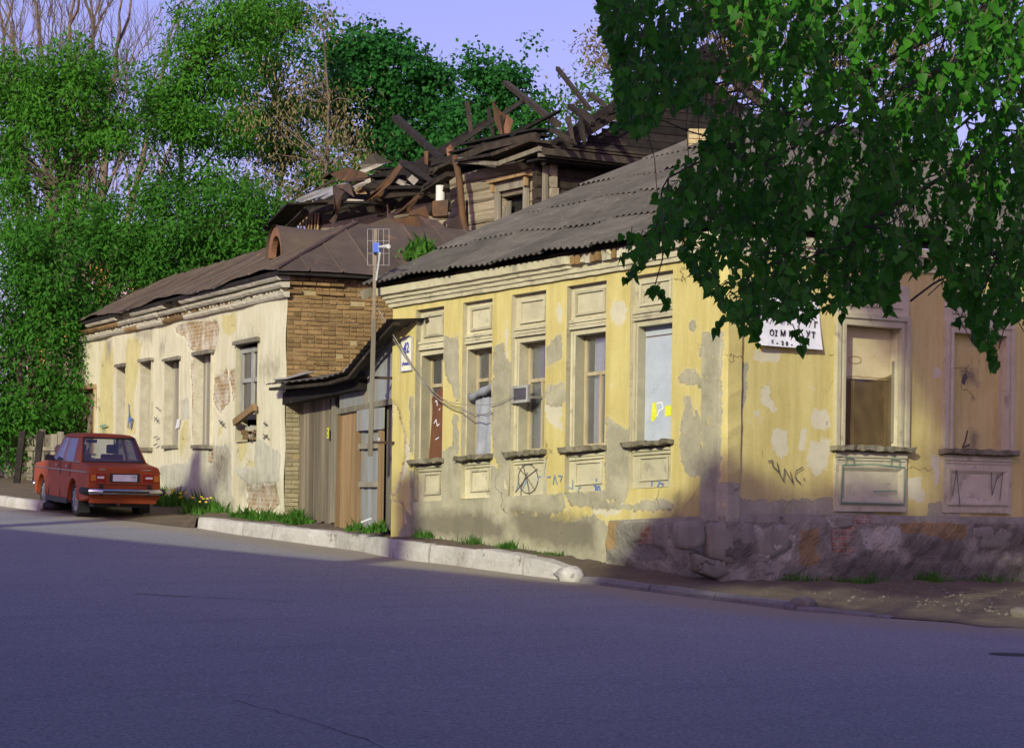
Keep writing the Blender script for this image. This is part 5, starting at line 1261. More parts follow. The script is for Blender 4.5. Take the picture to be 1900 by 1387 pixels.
# antenna mast
dM = .34
mp = lambda u, v: FG.pt(*FG.inv(u, v, dM), dM)
TA = empty('antenna_mast', mp(687, 842), 'tall thin timber mast with a wire grid television antenna fixed to the shed', 'antenna')
mb = MB(); mb.beam(mp(687, 846), mp(694, 590), .085, .07); mb.build('mast', m_wood, TA)
mb = MB(); mb.beam(mp(693.5, 600), mp(697, 426), .05, .05); mb.build('upper_mast', m_steel, TA)
mb = MB(); mb.beam(mp(705, 468), mp(698, 520), .02, .02); mb.build('brace', m_aluw, TA)
mb = MB()
g0, g1, g2, g3 = (682, 425), (722, 425), (722, 492), (682, 492)
for a_, b_ in ((g0, g1), (g1, g2), (g2, g3), (g3, g0), ((692, 425), (692, 492)), ((702, 425), (702, 492)), ((712, 425), (712, 492)), ((682, 447), (722, 447)), ((682, 470), (722, 470))): mb.tube([mp(*a_), mp(*b_)], .0022, 4)
mb.build('wire_grid', m_aluw, TA)
p = mp(699, 460)
mb = MB(); mb.hexa([p + Vector((a * .055, b * .05, c * .075)) for c in (-1, 1) for a, b in ((-1, -1), (1, -1), (1, 1), (-1, 1))]); mb.build('amplifier_box', m_bluepl, TA, bevel=.01)
mb = MB(); mb.tube([mp(703, 458), mp(721, 457)], [.012, .035], 8); mb.build('boom', m_aluw, TA)
for v_ in (700, 820):
    mb = MB(); mb.beam(FG.pt(*FG.inv(688, v_, dM), dM + .02), FG.pt(*FG.inv(688, v_, dM), dS - .02), .04, .04); mb.build('bracket', m_rustd, TA)
# ================================================================== burnt log house behind
RH = empty('ruined_log_house', FR.pt(4, 0), 'burnt out log house with a collapsed roof of charred beams behind the others', 'house')
EZ, GW, RZ = 7.05, 7.6, 9.35
fr = lambda u, v, d=0.0: FR.pt(*FR.inv(u, v, d), d)
fq = lambda u, v, d=0.0: FQ.pt(*FQ.inv(u, v, d), d)
wa, wb = sorted((FR.inv(928, 390)[0], FR.inv(976, 390)[0])); wt = FR.inv(950, 352)[1]
def log(F, s0, s1, z_, r, mat, d=-.12):
    mb = MB(); n_ = max(2, int((s1 - s0) / .8)); hh = r * .90; o_ = ((-hh, -.1), (-hh, .07), (-hh * .6, .10), (hh * .6, .10), (hh, .07), (hh, -.1))
    for k in range(n_ + 1):
        jz, jd = random.uniform(-.010, .010), random.uniform(-.012, .012)
        for a_, b_ in o_: mb.v.append(tuple(F.pt(s0 + (s1 - s0) * k / n_, z_ + a_ + jz, d + b_ + jd)))
    mb.f = [(k * 6 + j, k * 6 + (j + 1) % 6, k * 6 + 6 + (j + 1) % 6, k * 6 + 6 + j) for k in range(n_) for j in range(6)] + [(5, 4, 3, 2, 1, 0), tuple(n_ * 6 + j for j in range(6))]; mb.m = [0] * len(mb.f)
    mb.build('log', mat, RH)
z_ = 3.3
while z_ < EZ + .12:
    r = .125
    if z_ > wt or z_ < wt - 1.3:
        log(FR, -.22 if int(z_ * 10) % 3 == 0 else -.1, 4.35, z_, r, m_log)
    else:
        log(FR, -.15, wa - .02, z_, r, m_log); log(FR, wb + .02, 4.35, z_, r, m_log)
    log(FR, 4.45, 11.7, z_, r, m_log if z_ < EZ - .4 else m_beam)
    if z_ > 5.9 or z_ < 4.6: log(FQ, -.2, GW, z_, r, m_beam)  # gable-end logs get the darker wood: eave shade put into their colour
    else: log(FQ, -.2, .55, z_, r, m_beam); log(FQ, 2.3, GW, z_, r, m_beam)
    z_ += .235
fbox('inner_lining', FR, .1, 11.5, 3.2, EZ - .1, -.45, -.26, m_black, RH)
fbox('inner_lining', FQ, .3, GW, 3.2, 4.6, -.45, -.26, m_black, RH)
fbox('inner_wall', FQ, .3, GW, 3.2, EZ - .1, -4.2, -4.0, m_dark, RH)
for F, s0, s1 in ((FR, -.12, .16), (FQ, -.1, .17)): fbox('corner_board', F, s0, s1, 3.3, EZ - .12, .02, .06, m_wood, RH, jit=.006)
fbox('corner_board', FQ, .52, .68, 3.3, 6.35, .0, .06, m_wood, RH)
fbox('opening_beam', FQ, .3, 2.5, 6.0, 6.28, -.02, .05, m_wood, RH, jit=.01)
fbox('wall_plate', FR, -.1, 4.4, EZ - .1, EZ + .42, -.36, -.28, m_dark, RH)
# window with carved surround
wz0, wz1 = FR.inv(950, 420)[1], wt
wm = MB(); wm.fbox(FR, wa - .13, wa + .03, wz0 - .3, wz1, .0, .07); wm.fbox(FR, wb - .03, wb + .13, wz0 - .3, wz1, .0, .07); wm.fbox(FR, wa - .13, wb + .13, wz1, wz1 + .20, .0, .072)
wo_ = wm.build('window', m_wood, RH, jit=.006)
mb = MB(); mb.fbox(FR, wa - .28, wb + .28, wz1 + .20, wz1 + .26, -.02, .20); mb.build('hood', m_woodb, wo_, jit=.012)
for s in (wa - .2, wb + .1): fbox('bracket', FR, s, s + .1, wz1 + .0, wz1 + .2, .07, .14, m_woodb, wo_)
for k in range(3): fbox('board', FR, wb - .30 + k * .09, wb - .22 + k * .09, wz0 - .2, wz1 - random.uniform(.1, .3), -.1, -.07, m_wood, wo_)
fbox('void', FR, wa, wb, wz0 - .3, wz1, -.27, -.255, m_black, wo_)
# eave boards of the long wall, warped and half torn off
def brd(p0, p1, w_, t_, mat, name='roof_board', up=None, jit=.01, nseg=1):
    mb = MB(); mb.beam(p0, p1, w_, t_, up=up); return mb.build(name, mat, RH, jit=jit)
for (u0, v0, u1, v1, d, w_, t_, m) in ((1003, 262, 930, 288, .42, .5, .06, m_beam), (930, 288, 860, 300, .42, .45, .06, m_dark), (1004, 276, 925, 304, .45, .08, .10, m_wood), (925, 304, 848, 300, .5, .07, .09, m_wood), (995, 252, 900, 275, .30, .06, .14, m_beam), (905, 272, 840, 300, .3, .06, .16, m_beam), (990, 268, 850, 296, .05, .35, .05, m_beam),
        (1005, 250, 850, 285, -.3, .5, .05, m_dark), (1010, 240, 870, 268, -.7, .4, .05, m_dark)):
    brd(fr(u0, v0, d), fr(u1, v1, d), w_, t_, m)
brd(fr(853, 296, .45), fr(923, 306, .45), .10, .10, m_wood, 'hanging_board')
# pent eave and boarding of the gable end
for (h, d, w_, t_, m) in ((EZ - .02, .45, .10, .08, m_wood), (EZ + .08, .35, .5, .05, m_beam), (EZ + .20, .18, .4, .05, m_beam), (EZ - .10, .2, .5, .04, m_dark), (EZ + .30, .05, .3, .05, m_beam), (EZ + .04, .62, .05, .13, m_beam)):
    brd(FQ.pt(-.45, h + .03, d), FQ.pt(GW + .2, h - .08, d), w_, t_, m, 'eave_board')
mb = MB(); mb.fpoly(FQ, [(.1, EZ - .1), (GW - .1, EZ - .1), (GW / 2, RZ - .12)], -.14, -.08); mb.build('gable_lining', m_dark, RH)
nb = 12
for k in range(nb):
    h0 = EZ + .12 + (RZ - EZ - .3) * k / nb; h1 = EZ + .12 + (RZ - EZ - .3) * (k + 1) / nb - .012
    t_ = (h1 - EZ) / (RZ - EZ); a_, b_ = GW / 2 * t_ + random.uniform(0, .1), GW - GW / 2 * t_ - random.uniform(0, .1)
    if b_ - a_ > .1: fbox('gable_board', FQ, a_, b_, h0, h1, -.06, -.02 + random.uniform(0, .02), m_dark, RH)
sl = lambda s: EZ + .05 + (RZ - EZ) * (1 - abs(s - GW / 2) / (GW / 2))
for sgn in (0, 1):
    e0, e1 = (-.35, GW / 2) if sgn == 0 else (GW + .35, GW / 2)
    for (d, o_, w_, t_) in ((.35, .05, .05, .16), (.30, .26, .06, .12), (-.4, .05, .08, .14)):
        brd(FQ.pt(e0, sl(e0) + o_, d), FQ.pt(e1, sl(e1) + o_ + (.1 if sgn == 0 else 0), d), w_, t_, m_dark if o_ > .1 else m_beam, 'verge_rafter')
    for k in range(30):
        t_ = k / 29; s = lerp(e0, e1, t_)
        if random.random() < (.12 if sgn else .22): continue
        hh = sl(s) + .16 + random.uniform(-.03, .08); L_ = random.uniform(.5, 1.1) if sgn == 0 else random.uniform(1.2, 3)
        brd(FQ.pt(s, hh, .42), FQ.pt(s, hh + random.uniform(-.05, .05), .42 - L_), .13, .04, random.choice([m_dark, m_dark, m_beam]), 'roof_board', up=(-.3, -.2, .9))
# charred rafters left standing
BEAMS = [((733, 218), (826, 300), -1.2, -.2, .19, .17, m_dark), ((790, 305), (976, 183), -.2, -2.2, .17, .15, m_dark), ((938, 153), (1036, 232), -3.0, -.6, .17, .14, m_beam), ((1034, 127), (1094, 202), -2.2, -.8, .12, .12, m_beam),
         ((866, 191), (878, 275), -1.6, -1.4, .13, .12, m_beam), ((906, 203), (918, 272), -2.2, -2.0, .12, .1, m_dark), ((800, 290), (905, 225), -2.8, -2.8, .2, .16, m_dark), ((1054, 218), (1064, 268), -.2, .1, .10, .10, m_beam), ((1077, 210), (1085, 266), -.2, .1, .11, .11, m_beam), ((1058, 196), (1100, 232), -.6, .2, .15, .12, m_beam), ((1080, 205), (1100, 230), .2, .3, .14, .14, m_beam), ((1095, 175), (1122, 195), -.4, .2, .16, .1, m_beam),
         ((930, 215), (936, 260), -1, -1, .05, .05, m_dark), ((1025, 240), (1060, 262), .3, .35, .12, .1, m_beam), ((700, 345), (840, 268), -1.8, -1.2, .2, .16, m_dark), ((770, 350), (900, 268), -.3, -.2, .16, .14, m_dark), ((950, 250), (1040, 205), -.5, -.8, .14, .12, m_dark)]
for (a_, b_, d0, d1, w_, t_, m) in BEAMS:
    mb = MB(); p0, p1 = fr(*a_, d0), fr(*b_, d1); mb.beam(p0, p1, w_ * .78, t_ * .78, taper=random.uniform(.6, 1.0)); mb.build('rafter', m, RH, jit=.015)
# sheets: torn, bent tin
m_scrap = gen('scrap_grey', (.40, .37, .30), (.27, .24, .19), 5, bump=.6)
def sheet(pts, d, mat, name='bent_sheet', bulge=.15, par=None):
    """pts: photo outline read on a plane d metres in front of the log wall, bent out of it"""
    n_ = len(pts); P = [fr(u, v, d + random.uniform(-bulge, bulge)) for u, v in pts]
    c = sum(P, Vector()) / n_ + FR.n * random.uniform(-bulge, bulge); mb = MB()
    q = FR.n * .012
    mb.add([p for p in P] + [c] + [p - q for p in P] + [c - q], [(i, (i + 1) % n_, n_) for i in range(n_)] + [(n_ + 1 + (i + 1) % n_, n_ + 1 + i, 2 * n_ + 1) for i in range(n_)] + [(i, n_ + 1 + i, n_ + 1 + (i + 1) % n_, (i + 1) % n_) for i in range(n_)])
    return mb.build(name, mat, RH)
q5 = lambda *pts: [(500 + x / 5.0, 280 + y / 5.0) for x, y in pts]
sheet([(522, 414), (600, 362), (700, 322), (780, 300), (850, 292), (856, 330), (838, 392), (700, 398), (560, 420)], -.25, m_dark, 'fallen_deck', .05)
sheet([(830, 300), (905, 275), (1000, 250), (1005, 268), (900, 300), (850, 312)], -.1, m_dark, 'fallen_deck', .05)
sheet(q5((560, 215), (720, 155), (880, 200), (920, 240), (780, 290), (650, 270)), .5, m_rust)
sheet(q5((830, 130), (960, 20), (1140, 105), (1000, 130), (860, 170)), -.6, m_slate)
sheet(q5((240, 450), (420, 370), (600, 320), (740, 280), (740, 310), (480, 420), (280, 480)), .5, m_zinc, bulge=.04)
sheet(q5((220, 460), (400, 370), (580, 300), (620, 270), (600, 260), (350, 390)), .4, m_rustd, bulge=.04)
sheet(q5((580, 320), (740, 300), (785, 430), (690, 370)), .75, m_rustd)
sheet(q5((585, 320), (690, 380), (640, 560), (600, 690), (552, 650), (600, 540)), .8, m_rustd)
sheet(q5((880, 460), (960, 390), (1200, 120), (1235, 150), (1130, 300), (1010, 400), (900, 470)), .7, m_rust, 'bent_strip', .08)
sheet(q5((930, 380), (1080, 350), (1040, 420), (950, 480)), .6, m_rust)
sheet(q5((1200, 80), (1260, 80), (1530, 270), (1500, 300), (1350, 240), (1200, 120)), .5, m_dark)
sheet(q5((1160, 290), (1200, 260), (1270, 285), (1250, 310), (1320, 320), (1240, 330)), .6, m_scrap, bulge=.06)
sheet(q5((1280, 260), (1320, 220), (1380, 270), (1340, 320)), .6, m_scrap, bulge=.05)
sheet(q5((830, 180), (1000, 120), (1060, 125), (880, 205)), .3, m_scrap, bulge=.05)
sheet(q5((770, 330), (930, 250), (940, 290), (800, 360)), .6, m_scrap, bulge=.05)
sheet(q5((470, 440), (590, 370), (600, 400), (500, 450)), .62, m_zinc, bulge=.03)
sheet(q5((690, 440), (870, 455), (880, 475), (700, 480)), .62, m_ash, bulge=.03)
sheet(q5((780, 360), (870, 300), (900, 400), (800, 400)), .4, m_woodb, bulge=.05)
sheet(q5((1090, 490), (1120, 560), (1160, 640), (1090, 660)), 1.2, m_rustd)
sheet(q5((1380, 395), (1390, 430), (1290, 580), (1160, 600), (1250, 540)), 1.3, m_rust)
sheet(q5((1300, 560), (1440, 510), (1480, 620), (1380, 640), (1290, 600)), 1.5, m_rust)
sheet(q5((1120, 640), (1370, 600), (1560, 660), (1660, 740), (1640, 880), (1350, 870), (1180, 820), (1230, 740)), 2.0, m_rust, bulge=.25)
sheet(q5((1380, 600), (1560, 650), (1650, 730), (1600, 840), (1420, 760)), 2.2, m_rustd, bulge=.2)
sheet(q5((890, 690), (1080, 620), (1250, 690), (1290, 770), (1150, 810), (1000, 760)), 2.6, m_metal, bulge=.1)
sheet(q5((1180, 790), (1340, 770), (1300, 880), (1120, 850)), 2.6, m_rust)
sheet(q5((770, 640), (840, 680), (800, 740), (760, 700)), 2.6, m_rustd)
sheet(q5((1660, 680), (1750, 590), (1820, 800), (1700, 820)), 1.4, m_rustd)
sheet([(912, 183), (926, 205), (950, 225), (940, 252), (930, 256), (918, 225)], -1.2, m_rust)
sheet([(940, 212), (952, 224), (942, 258), (934, 240)], -1.0, m_terra, bulge=.05)
sheet([(828, 275), (835, 268), (842, 280), (830, 292)], -.3, m_terra, bulge=.05)
sheet(q5((1430, 0), (1470, 0), (1465, 130), (1440, 120)), .3, m_rust, bulge=.03)
# boards and beams of the fallen roof over the far part of the wall
for (x0, y0, x1, y1, w_, t_, m, d) in ((10, 730, 250, 490, .5, .05, m_dark, .7), (180, 720, 340, 560, .12, .12, m_beam, .3), (250, 495, 600, 480, .5, .05, m_beam, .6), (600, 480, 1000, 480, .4, .05, m_dark, .5), (1080, 400, 1500, 360, .12, .2, m_beam, .45), (1100, 350, 1420, 340, .3, .08, m_dark, .5), (870, 320, 1080, 340, .12, .12, m_beam, .5), (1480, 330, 1700, 200, .3, .06, m_dark, .4), (1450, 380, 1680, 220, .2, .06, m_beam, .5), (900, 250, 1150, 240, .5, .05, m_dark, .2), (1000, 300, 1240, 240, .15, .1, m_dark, .4), (760, 280, 920, 260, .3, .06, m_rustd, .5), (420, 490, 620, 470, .1, .1, m_beam, .7), (1500, 120, 1720, 60, .18, .12, m_dark, .1), (1540, 190, 1720, 110, .3, .05, m_beam, .2), (990, 420, 1030, 600, .16, .12, m_beam, .25), (1480, 590, 1640, 330, .09, .09, m_beam, .5), (1640, 280, 1670, 560, .10, .10, m_dark, .4), (1200, 310, 1500, 290, .4, .06, m_dark, .1), (1250, 110, 1330, 130, .2, .1, m_dark, -.3)):
    brd(fr(*q5((x0, y0))[0], d), fr(*q5((x1, y1))[0], d), w_, t_, m, 'fallen_board', jit=.02)
for k in range(7): brd(fr(*q5((290 + k * 28, 600 - k * 4))[0], .06), fr(*q5((275 + k * 28, 790))[0], .06), .13, .03, m_woodb, 'upright_board')
for k in range(26):
    u, v = random.uniform(600, 830), random.uniform(310, 372); a_ = random.uniform(-.5, .9)
    L_ = random.uniform(15, 45); d = random.uniform(-1.5, .3)
    brd(fr(u, v, d), fr(u + L_ * math.cos(a_), v - L_ * math.sin(a_), d + random.uniform(-.4, .4)), random.uniform(.1, .25), .04, random.choice([m_dark, m_beam, m_beam, m_rustd, m_slate]), 'fallen_board', jit=.02)
# stove pipe with rusty collar, downpipe
p = fr(817, 375, .55); mb = MB(); mb.tube([p, p + Vector((0, 0, .36))], .10, 12); mb.build('stove_pipe', m_whitep, RH, smooth=False)
mb = MB(); mb.hexa([p + Vector((a * .17, b * .15, z_)) for z_ in (-.32, .02) for a, b in ((-1, -1), (1, -1), (1, 1), (-1, 1))]); mb.build('pipe_collar', m_rust, RH, jit=.02)
mb = MB(); mb.tube([fr(844, 290, .5), fr(852, 330, .5), fr(858, 395, .5), fr(862, 420, .5), fr(868, 440, .75)], .075, 8); mb.build('downpipe', m_rust, RH, smooth=True)
mb = MB(); mb.tube([fr(866, 372, .2), fr(868, 440, .2)], .03, 6); mb.build('post', m_dark, RH)

# ================================================================== far house, board fence
FH = empty('distant_house', at(165, 470, 110), 'distant house with a dull red roof glimpsed through the trees', 'house')
p = at(160, 462, 110)
mb = MB(); mb.hexa([p + Vector((a, b, c)) for c in (-9, -.4) for a, b in ((-2.6, 0), (2.6, 0), (2.6, 6), (-2.6, 6))]); mb.build('wall', m_farwall, FH)
mb = MB(); mb.add([p + Vector(q) for q in ((-3, -.5, -.5), (3, -.5, -.5), (3, 6.5, -.5), (-3, 6.5, -.5), (-3, 3, 1.5), (3, 3, 1.5))], [(0, 1, 5, 4), (2, 3, 4, 5), (0, 4, 3), (1, 2, 5), (3, 2, 1, 0)]); mb.build('roof', m_farroof, FH)
for x in (-1.5, 0, 1.5):
    mb = MB(); mb.hexa([p + Vector((x + a * .5, -.03 + b * .05, -2.2 + c * .8)) for c in (-1, 1) for a, b in ((-1, -1), (1, -1), (1, 1), (-1, 1))]); w_ = mb.build('window', m_glassd, FH)
BF = empty('board_fence', at(30, 925, 58), 'old wooden board fence in shade under the leftmost trees', 'fence')
p0, p1 = at(-140, 905, 64), at(128, 920, 57)
nb = 26
for k in range(nb):
    a_, b_ = p0.lerp(p1, k / nb), p0.lerp(p1, (k + .93) / nb); h = 1.5 + random.uniform(-.08, .08)
    off = Vector((0, -.02, 0)) * (k % 2)
    mb = MB(); mb.hexa([a_ + off, b_ + off, b_ + off + Vector((0, .03, 0)), a_ + off + Vector((0, .03, 0))] + [q + Vector((random.uniform(-.02, .02), 0, h)) for q in (a_ + off, b_ + off, b_ + off + Vector((0, .03, 0)), a_ + off + Vector((0, .03, 0)))]); mb.build('plank', m_wood, BF)
for hz in (.45, 1.1):
    mb = MB(); mb.beam(p0 + Vector((0, -.05, hz)), p1 + Vector((0, -.05, hz)), .04, .09); mb.build('rail', m_wood, BF)
for (u0, u1) in ((28, 42), (62, 76)):
    mb = MB(); mb.beam(at(u0, 925, 56.6), at(u1, 800, 56.8), .14, .14); mb.build('prop', m_dark, BF)
# ================================================================== trees
def leaves_mesh(name, C, AX, SZ, asp, tintv, mat, parent, fold=.25, face=None):
    """C centres, AX unit direction of each leaf, SZ lengths"""
    n = len(C)
    r = RNG.normal(size=(n, 3))
    if face is not None: r = face + r * .45          # blades turn outwards and up, so clumps have a lit and a shaded side
    side = np.cross(AX, r); side /= np.linalg.norm(side, axis=1, keepdims=True) + 1e-9
    nrm = np.cross(side, AX); L = SZ[:, None]; Wd = L * asp * .5
    v = np.empty((n, 4, 3), np.float32)
    v[:, 0] = C; v[:, 1] = C + AX * L * .45 + side * Wd + nrm * L * fold * .3; v[:, 2] = C + AX * L; v[:, 3] = C + AX * L * .45 - side * Wd + nrm * L * fold * .3
    v -= np.array(wloc(parent), np.float32) if parent is not None else 0
    me = bpy.data.meshes.new(name)
    me.vertices.add(n * 4); me.vertices.foreach_set('co', v.ravel())
    me.loops.add(n * 4); me.loops.foreach_set('vertex_index', np.arange(n * 4, dtype=np.int32))
    me.polygons.add(n); me.polygons.foreach_set('loop_start', np.arange(0, n * 4, 4, dtype=np.int32)); me.polygons.foreach_set('loop_total', np.full(n, 4, np.int32))
    me.update(calc_edges=True)
    a = me.attributes.new('tint', 'FLOAT', 'POINT'); a.data.foreach_set('value', np.repeat(np.clip(tintv, 0, 1), 4).astype(np.float32))
    return link_mesh(name, me, parent, mat)
def crown_points(blobs, leaves_per, clump_r, droop=.5, bough=1.0):
    C, A, T, N_ = [], [], [], []
    for (c, rad, n) in blobs:
        d = RNG.normal(size=(n, 3)); d /= np.linalg.norm(d, axis=1, keepdims=True)
        rr = RNG.uniform(.35, 1.0, (n, 1)) ** .6
        nb_ = max(3, n // 6); bo = np.array(c) + d[:nb_] * (rr[:nb_] * RNG.uniform(.85, 1.22, (nb_, 1))) * np.array(rad)        # boughs, each carrying several clumps
        n = int(n * 1.25); wb_ = RNG.integers(0, nb_, n)
        cl = bo[wb_] + RNG.normal(0, 1, (n, 3)) * np.array([.40, .40, .30]) * bough
        ct = np.clip(RNG.uniform(0, 1, nb_)[wb_] * .7 + RNG.uniform(0, .3, n), 0, 1)
        k = np.repeat(np.arange(n), leaves_per)
        off = RNG.normal(0, clump_r, (len(k), 3)) * np.array([1, 1, .75])
        C.append(cl[k] + off)
        ax = off / (np.linalg.norm(off, axis=1, keepdims=True) + 1e-6) * .6 + RNG.normal(0, .55, off.shape) + np.array([0, 0, -droop])
        o2 = cl[k] - np.array(c); o2 = o2 / (np.linalg.norm(o2, axis=1, keepdims=True) + 1e-6); fn = o2 * .7 + off / (np.linalg.norm(off, axis=1, keepdims=True) + 1e-6) * .8 + np.array([0, 0, .45]); N_.append(fn / (np.linalg.norm(fn, axis=1, keepdims=True) + 1e-6))
        A.append(ax / np.linalg.norm(ax, axis=1, keepdims=True)); T.append(ct[k] * .55 + RNG.uniform(0, .45, len(k)))
    return np.concatenate(C), np.concatenate(A), np.concatenate(T), np.concatenate(N_)
def wig(a, b, n, amp):
    a, b = Vector(a), Vector(b); out = []
    for k in range(n + 1):
        t_ = k / n; p = a.lerp(b, t_)
        if 0 < k < n: p = p + Vector((random.uniform(-amp, amp), random.uniform(-amp, amp), random.uniform(-amp, amp) * .5))
        out.append(p)
    return out
SHOOTS = {'box_elder_tree': 3}
def tree(name, base, label, blobs, mat, size, leaves_per=26, clump_r=.28, asp=.45, droop=.5, trunk_r=.16, group=None, top=None, cat='tree', bark=None, kids=9, bough=1.0):
    T = empty(name, base, label, cat, group)
    if name in SHOOTS:
        ext = []
        for (c, rad, n) in blobs:
            for _ in range(SHOOTS[name]):
                a_ = random.uniform(0, 6.28); ext.append(((c[0] + math.cos(a_) * rad[0] * .9, c[1] + math.sin(a_) * rad[1] * .7, c[2] + rad[2] * random.uniform(.1, .85)), (.16, .16, random.uniform(.35, .8)), 5))
        blobs = list(blobs) + ext
    C, A, tv, FN = crown_points(blobs, leaves_per, clump_r, droop, bough)
    sz = RNG.uniform(.7, 1.25, len(C)) * size
    cr = leaves_mesh('crown', C, A, sz, asp, tv, mat, T, face=FN)
    mb = MB(); tp = Vector(top) if top else Vector(blobs[0][0])
    st = wig(base, tp, 7, .18); mb.tube(st, [lerp(trunk_r, trunk_r * .25, k / 7) for k in range(8)], 8)
    for (c, rad, n) in blobs:
        for _ in range(kids if n > 5 else 1):
            e = Vector(c) + Vector((random.uniform(-1, 1) * rad[0], random.uniform(-1, 1) * rad[1], random.uniform(-.8, .9) * rad[2])) * .8
            j = min(range(8), key=lambda q: abs(st[q].z - (e.z - .35 * (e.xy - st[q].xy).length - .4)))
            r0 = lerp(trunk_r, trunk_r * .25, j / 7) * .55
            w = wig(st[j], e, 4, .12); mb.tube(w, [lerp(r0, .012, k / 4) for k in range(5)], 5, cap=False)
    mb.build('trunk', bark or m_bark, T, smooth=True, fix=False)
    return T
def blob(u, v, Y, ru, rv, n, ry=None):
    s = Y / F_PX; return (tuple(at(u, v, Y)), (ru * s, ry if ry else ru * s * .8, rv * s), n)
def gnd(u, Y): p = at(u, 930, Y); return Vector((p.x, p.y, roadz(max(p.x, -40), min(p.y, 75)) - .1))
GR = 'green trees behind the houses'
tree('box_elder_tree', gnd(95, 63), 'tall leafy tree with forked trunk at the left behind the fence', [blob(50, 170, 63, 55, 65, 42), blob(150, 148, 63, 55, 55, 42), blob(110, 230, 63, 85, 70, 46), blob(20, 290, 63, 55, 90, 44), blob(180, 260, 63, 60, 70, 40), blob(60, 420, 63, 70, 70, 46), blob(165, 400, 63, 50, 60, 26), blob(10, 200, 63, 30, 60, 18)], m_leafA, .15, 46, .20, .40, .5, .19, GR, top=at(100, 130, 63))
tree('box_elder_tree', gnd(40, 59), 'low bushy tree drooping over the fence at the far left', [blob(20, 560, 59, 60, 90, 60), blob(100, 600, 59, 60, 90, 55), blob(60, 720, 59, 80, 70, 60), blob(-20, 700, 59, 50, 90, 36), blob(115, 740, 59, 40, 65, 34), blob(30, 800, 59, 50, 40, 26), blob(85, 480, 59, 50, 50, 30)], m_leafB, .15, 46, .20, .40, .6, .12, GR, top=at(60, 520, 59))
tree('box_elder_tree', gnd(330, 66), 'bushy tree rising behind the left end of the whitewashed house', [blob(300, 185, 66, 40, 50, 30), blob(365, 130, 66, 34, 65, 30), blob(330, 250, 66, 80, 65, 50), blob(425, 190, 66, 46, 85, 42), blob(380, 360, 66, 90, 75, 60), blob(440, 60, 66, 28, 60, 24), blob(395, 50, 66, 22, 45, 18)], m_leafA, .15, 46, .19, .40, .5, .16, GR, top=at(350, 140, 66))
tree('box_elder_tree', gnd(260, 61), 'dense low tree just over the eaves of the whitewashed house', [blob(250, 440, 61, 60, 60, 46), blob(330, 430, 61, 65, 70, 54), blob(420, 430, 61, 70, 70, 54), blob(190, 490, 61, 50, 70, 40), blob(160, 590, 61, 35, 70, 26), blob(300, 510, 61, 90, 45, 54), blob(480, 420, 61, 45, 60, 30), blob(440, 480, 61, 60, 30, 24)], m_leafB, .15, 46, .19, .40, .5, .12, GR, top=at(300, 400, 61))
tree('box_elder_tree', gnd(520, 70), 'slender light green tree reaching the top edge left of centre', [blob(505, 90, 70, 40, 85, 44), blob(545, 60, 70, 24, 70, 22), blob(470, 220, 70, 60, 70, 44), blob(550, 190, 70, 50, 80, 36), blob(540, 320, 70, 70, 70, 44), blob(470, 20, 70, 18, 40, 10), blob(620, 340, 70, 50, 50, 24)], m_leafA, .15, 46, .19, .40, .5, .14, GR, top=at(515, 60, 70))
tree('withered_tree', gnd(590, 64), 'thin tree hung with dry brown leaves behind the fallen roof', [blob(555, 190, 64, 62, 100, 40), blob(620, 240, 64, 65, 90, 44), blob(540, 320, 64, 60, 60, 30), blob(600, 90, 64, 18, 80, 14), blob(640, 300, 64, 60, 50, 26), blob(500, 250, 64, 40, 80, 22)], m_leafD, .12, 14, .24, .34, 1.5, .09, None, top=at(600, 60, 64), bark=m_barkg, kids=5)
tree('maple_tree', gnd(710, 74), 'dark green rounded maple tree behind the charred beams', [blob(660, 150, 74, 65, 80, 56), blob(730, 120, 74, 60, 65, 50), blob(790, 190, 74, 60, 70, 50), blob(700, 240, 74, 90, 60, 56), blob(810, 260, 74, 50, 50, 34), blob(670, 80, 74, 45, 40, 26), blob(760, 290, 74, 60, 40, 30)], m_leafC, .15, 60, .22, .80, .3, .2, None, top=at(715, 100, 74))
tree('maple_tree', gnd(920, 72), 'smaller maple tree standing between the rafters against the sky', [blob(900, 170, 72, 48, 48, 34), blob(950, 200, 72, 38, 45, 24), blob(905, 240, 72, 60, 40, 32), blob(930, 145, 72, 30, 28, 14), blob(860, 250, 72, 35, 45, 16), blob(980, 245, 72, 25, 30, 8)], m_leafC, .14, 56, .22, .80, .3, .14, None, top=at(915, 150, 72))
tree('young_tree', gnd(1060, 68), 'small sparse green tree top behind the broken roof edge', [blob(1050, 215, 68, 22, 28, 9), blob(1085, 180, 68, 18, 40, 10), blob(1120, 190, 68, 16, 40, 8)], m_leafB, .18, 20, .24, .45, .3, .08, None, top=at(1070, 190, 68))
tree('birch_tree', gnd(1130, 80), 'sparse yellowish tree beside the overhanging branches at the top', [blob(1125, 60, 80, 35, 80, 20), blob(1110, 130, 80, 25, 45, 10), blob(1160, 20, 80, 35, 40, 10)], m_leafF, .15, 18, .28, .5, .6, .10, None, top=at(1140, 0, 80), bark=m_barkg)
tree('willow_tree', gnd(1330, 78), 'dull green and brown tree behind the dark gable', [blob(1290, 60, 78, 80, 90, 60), blob(1390, 110, 78, 60, 90, 50), blob(1480, 60, 78, 80, 90, 46), blob(1600, 90, 78, 80, 100, 40), blob(1750, 80, 78, 100, 120, 40)], m_leafF, .17, 36, .30, .4, .7, .2, None, top=at(1340, 20, 78))
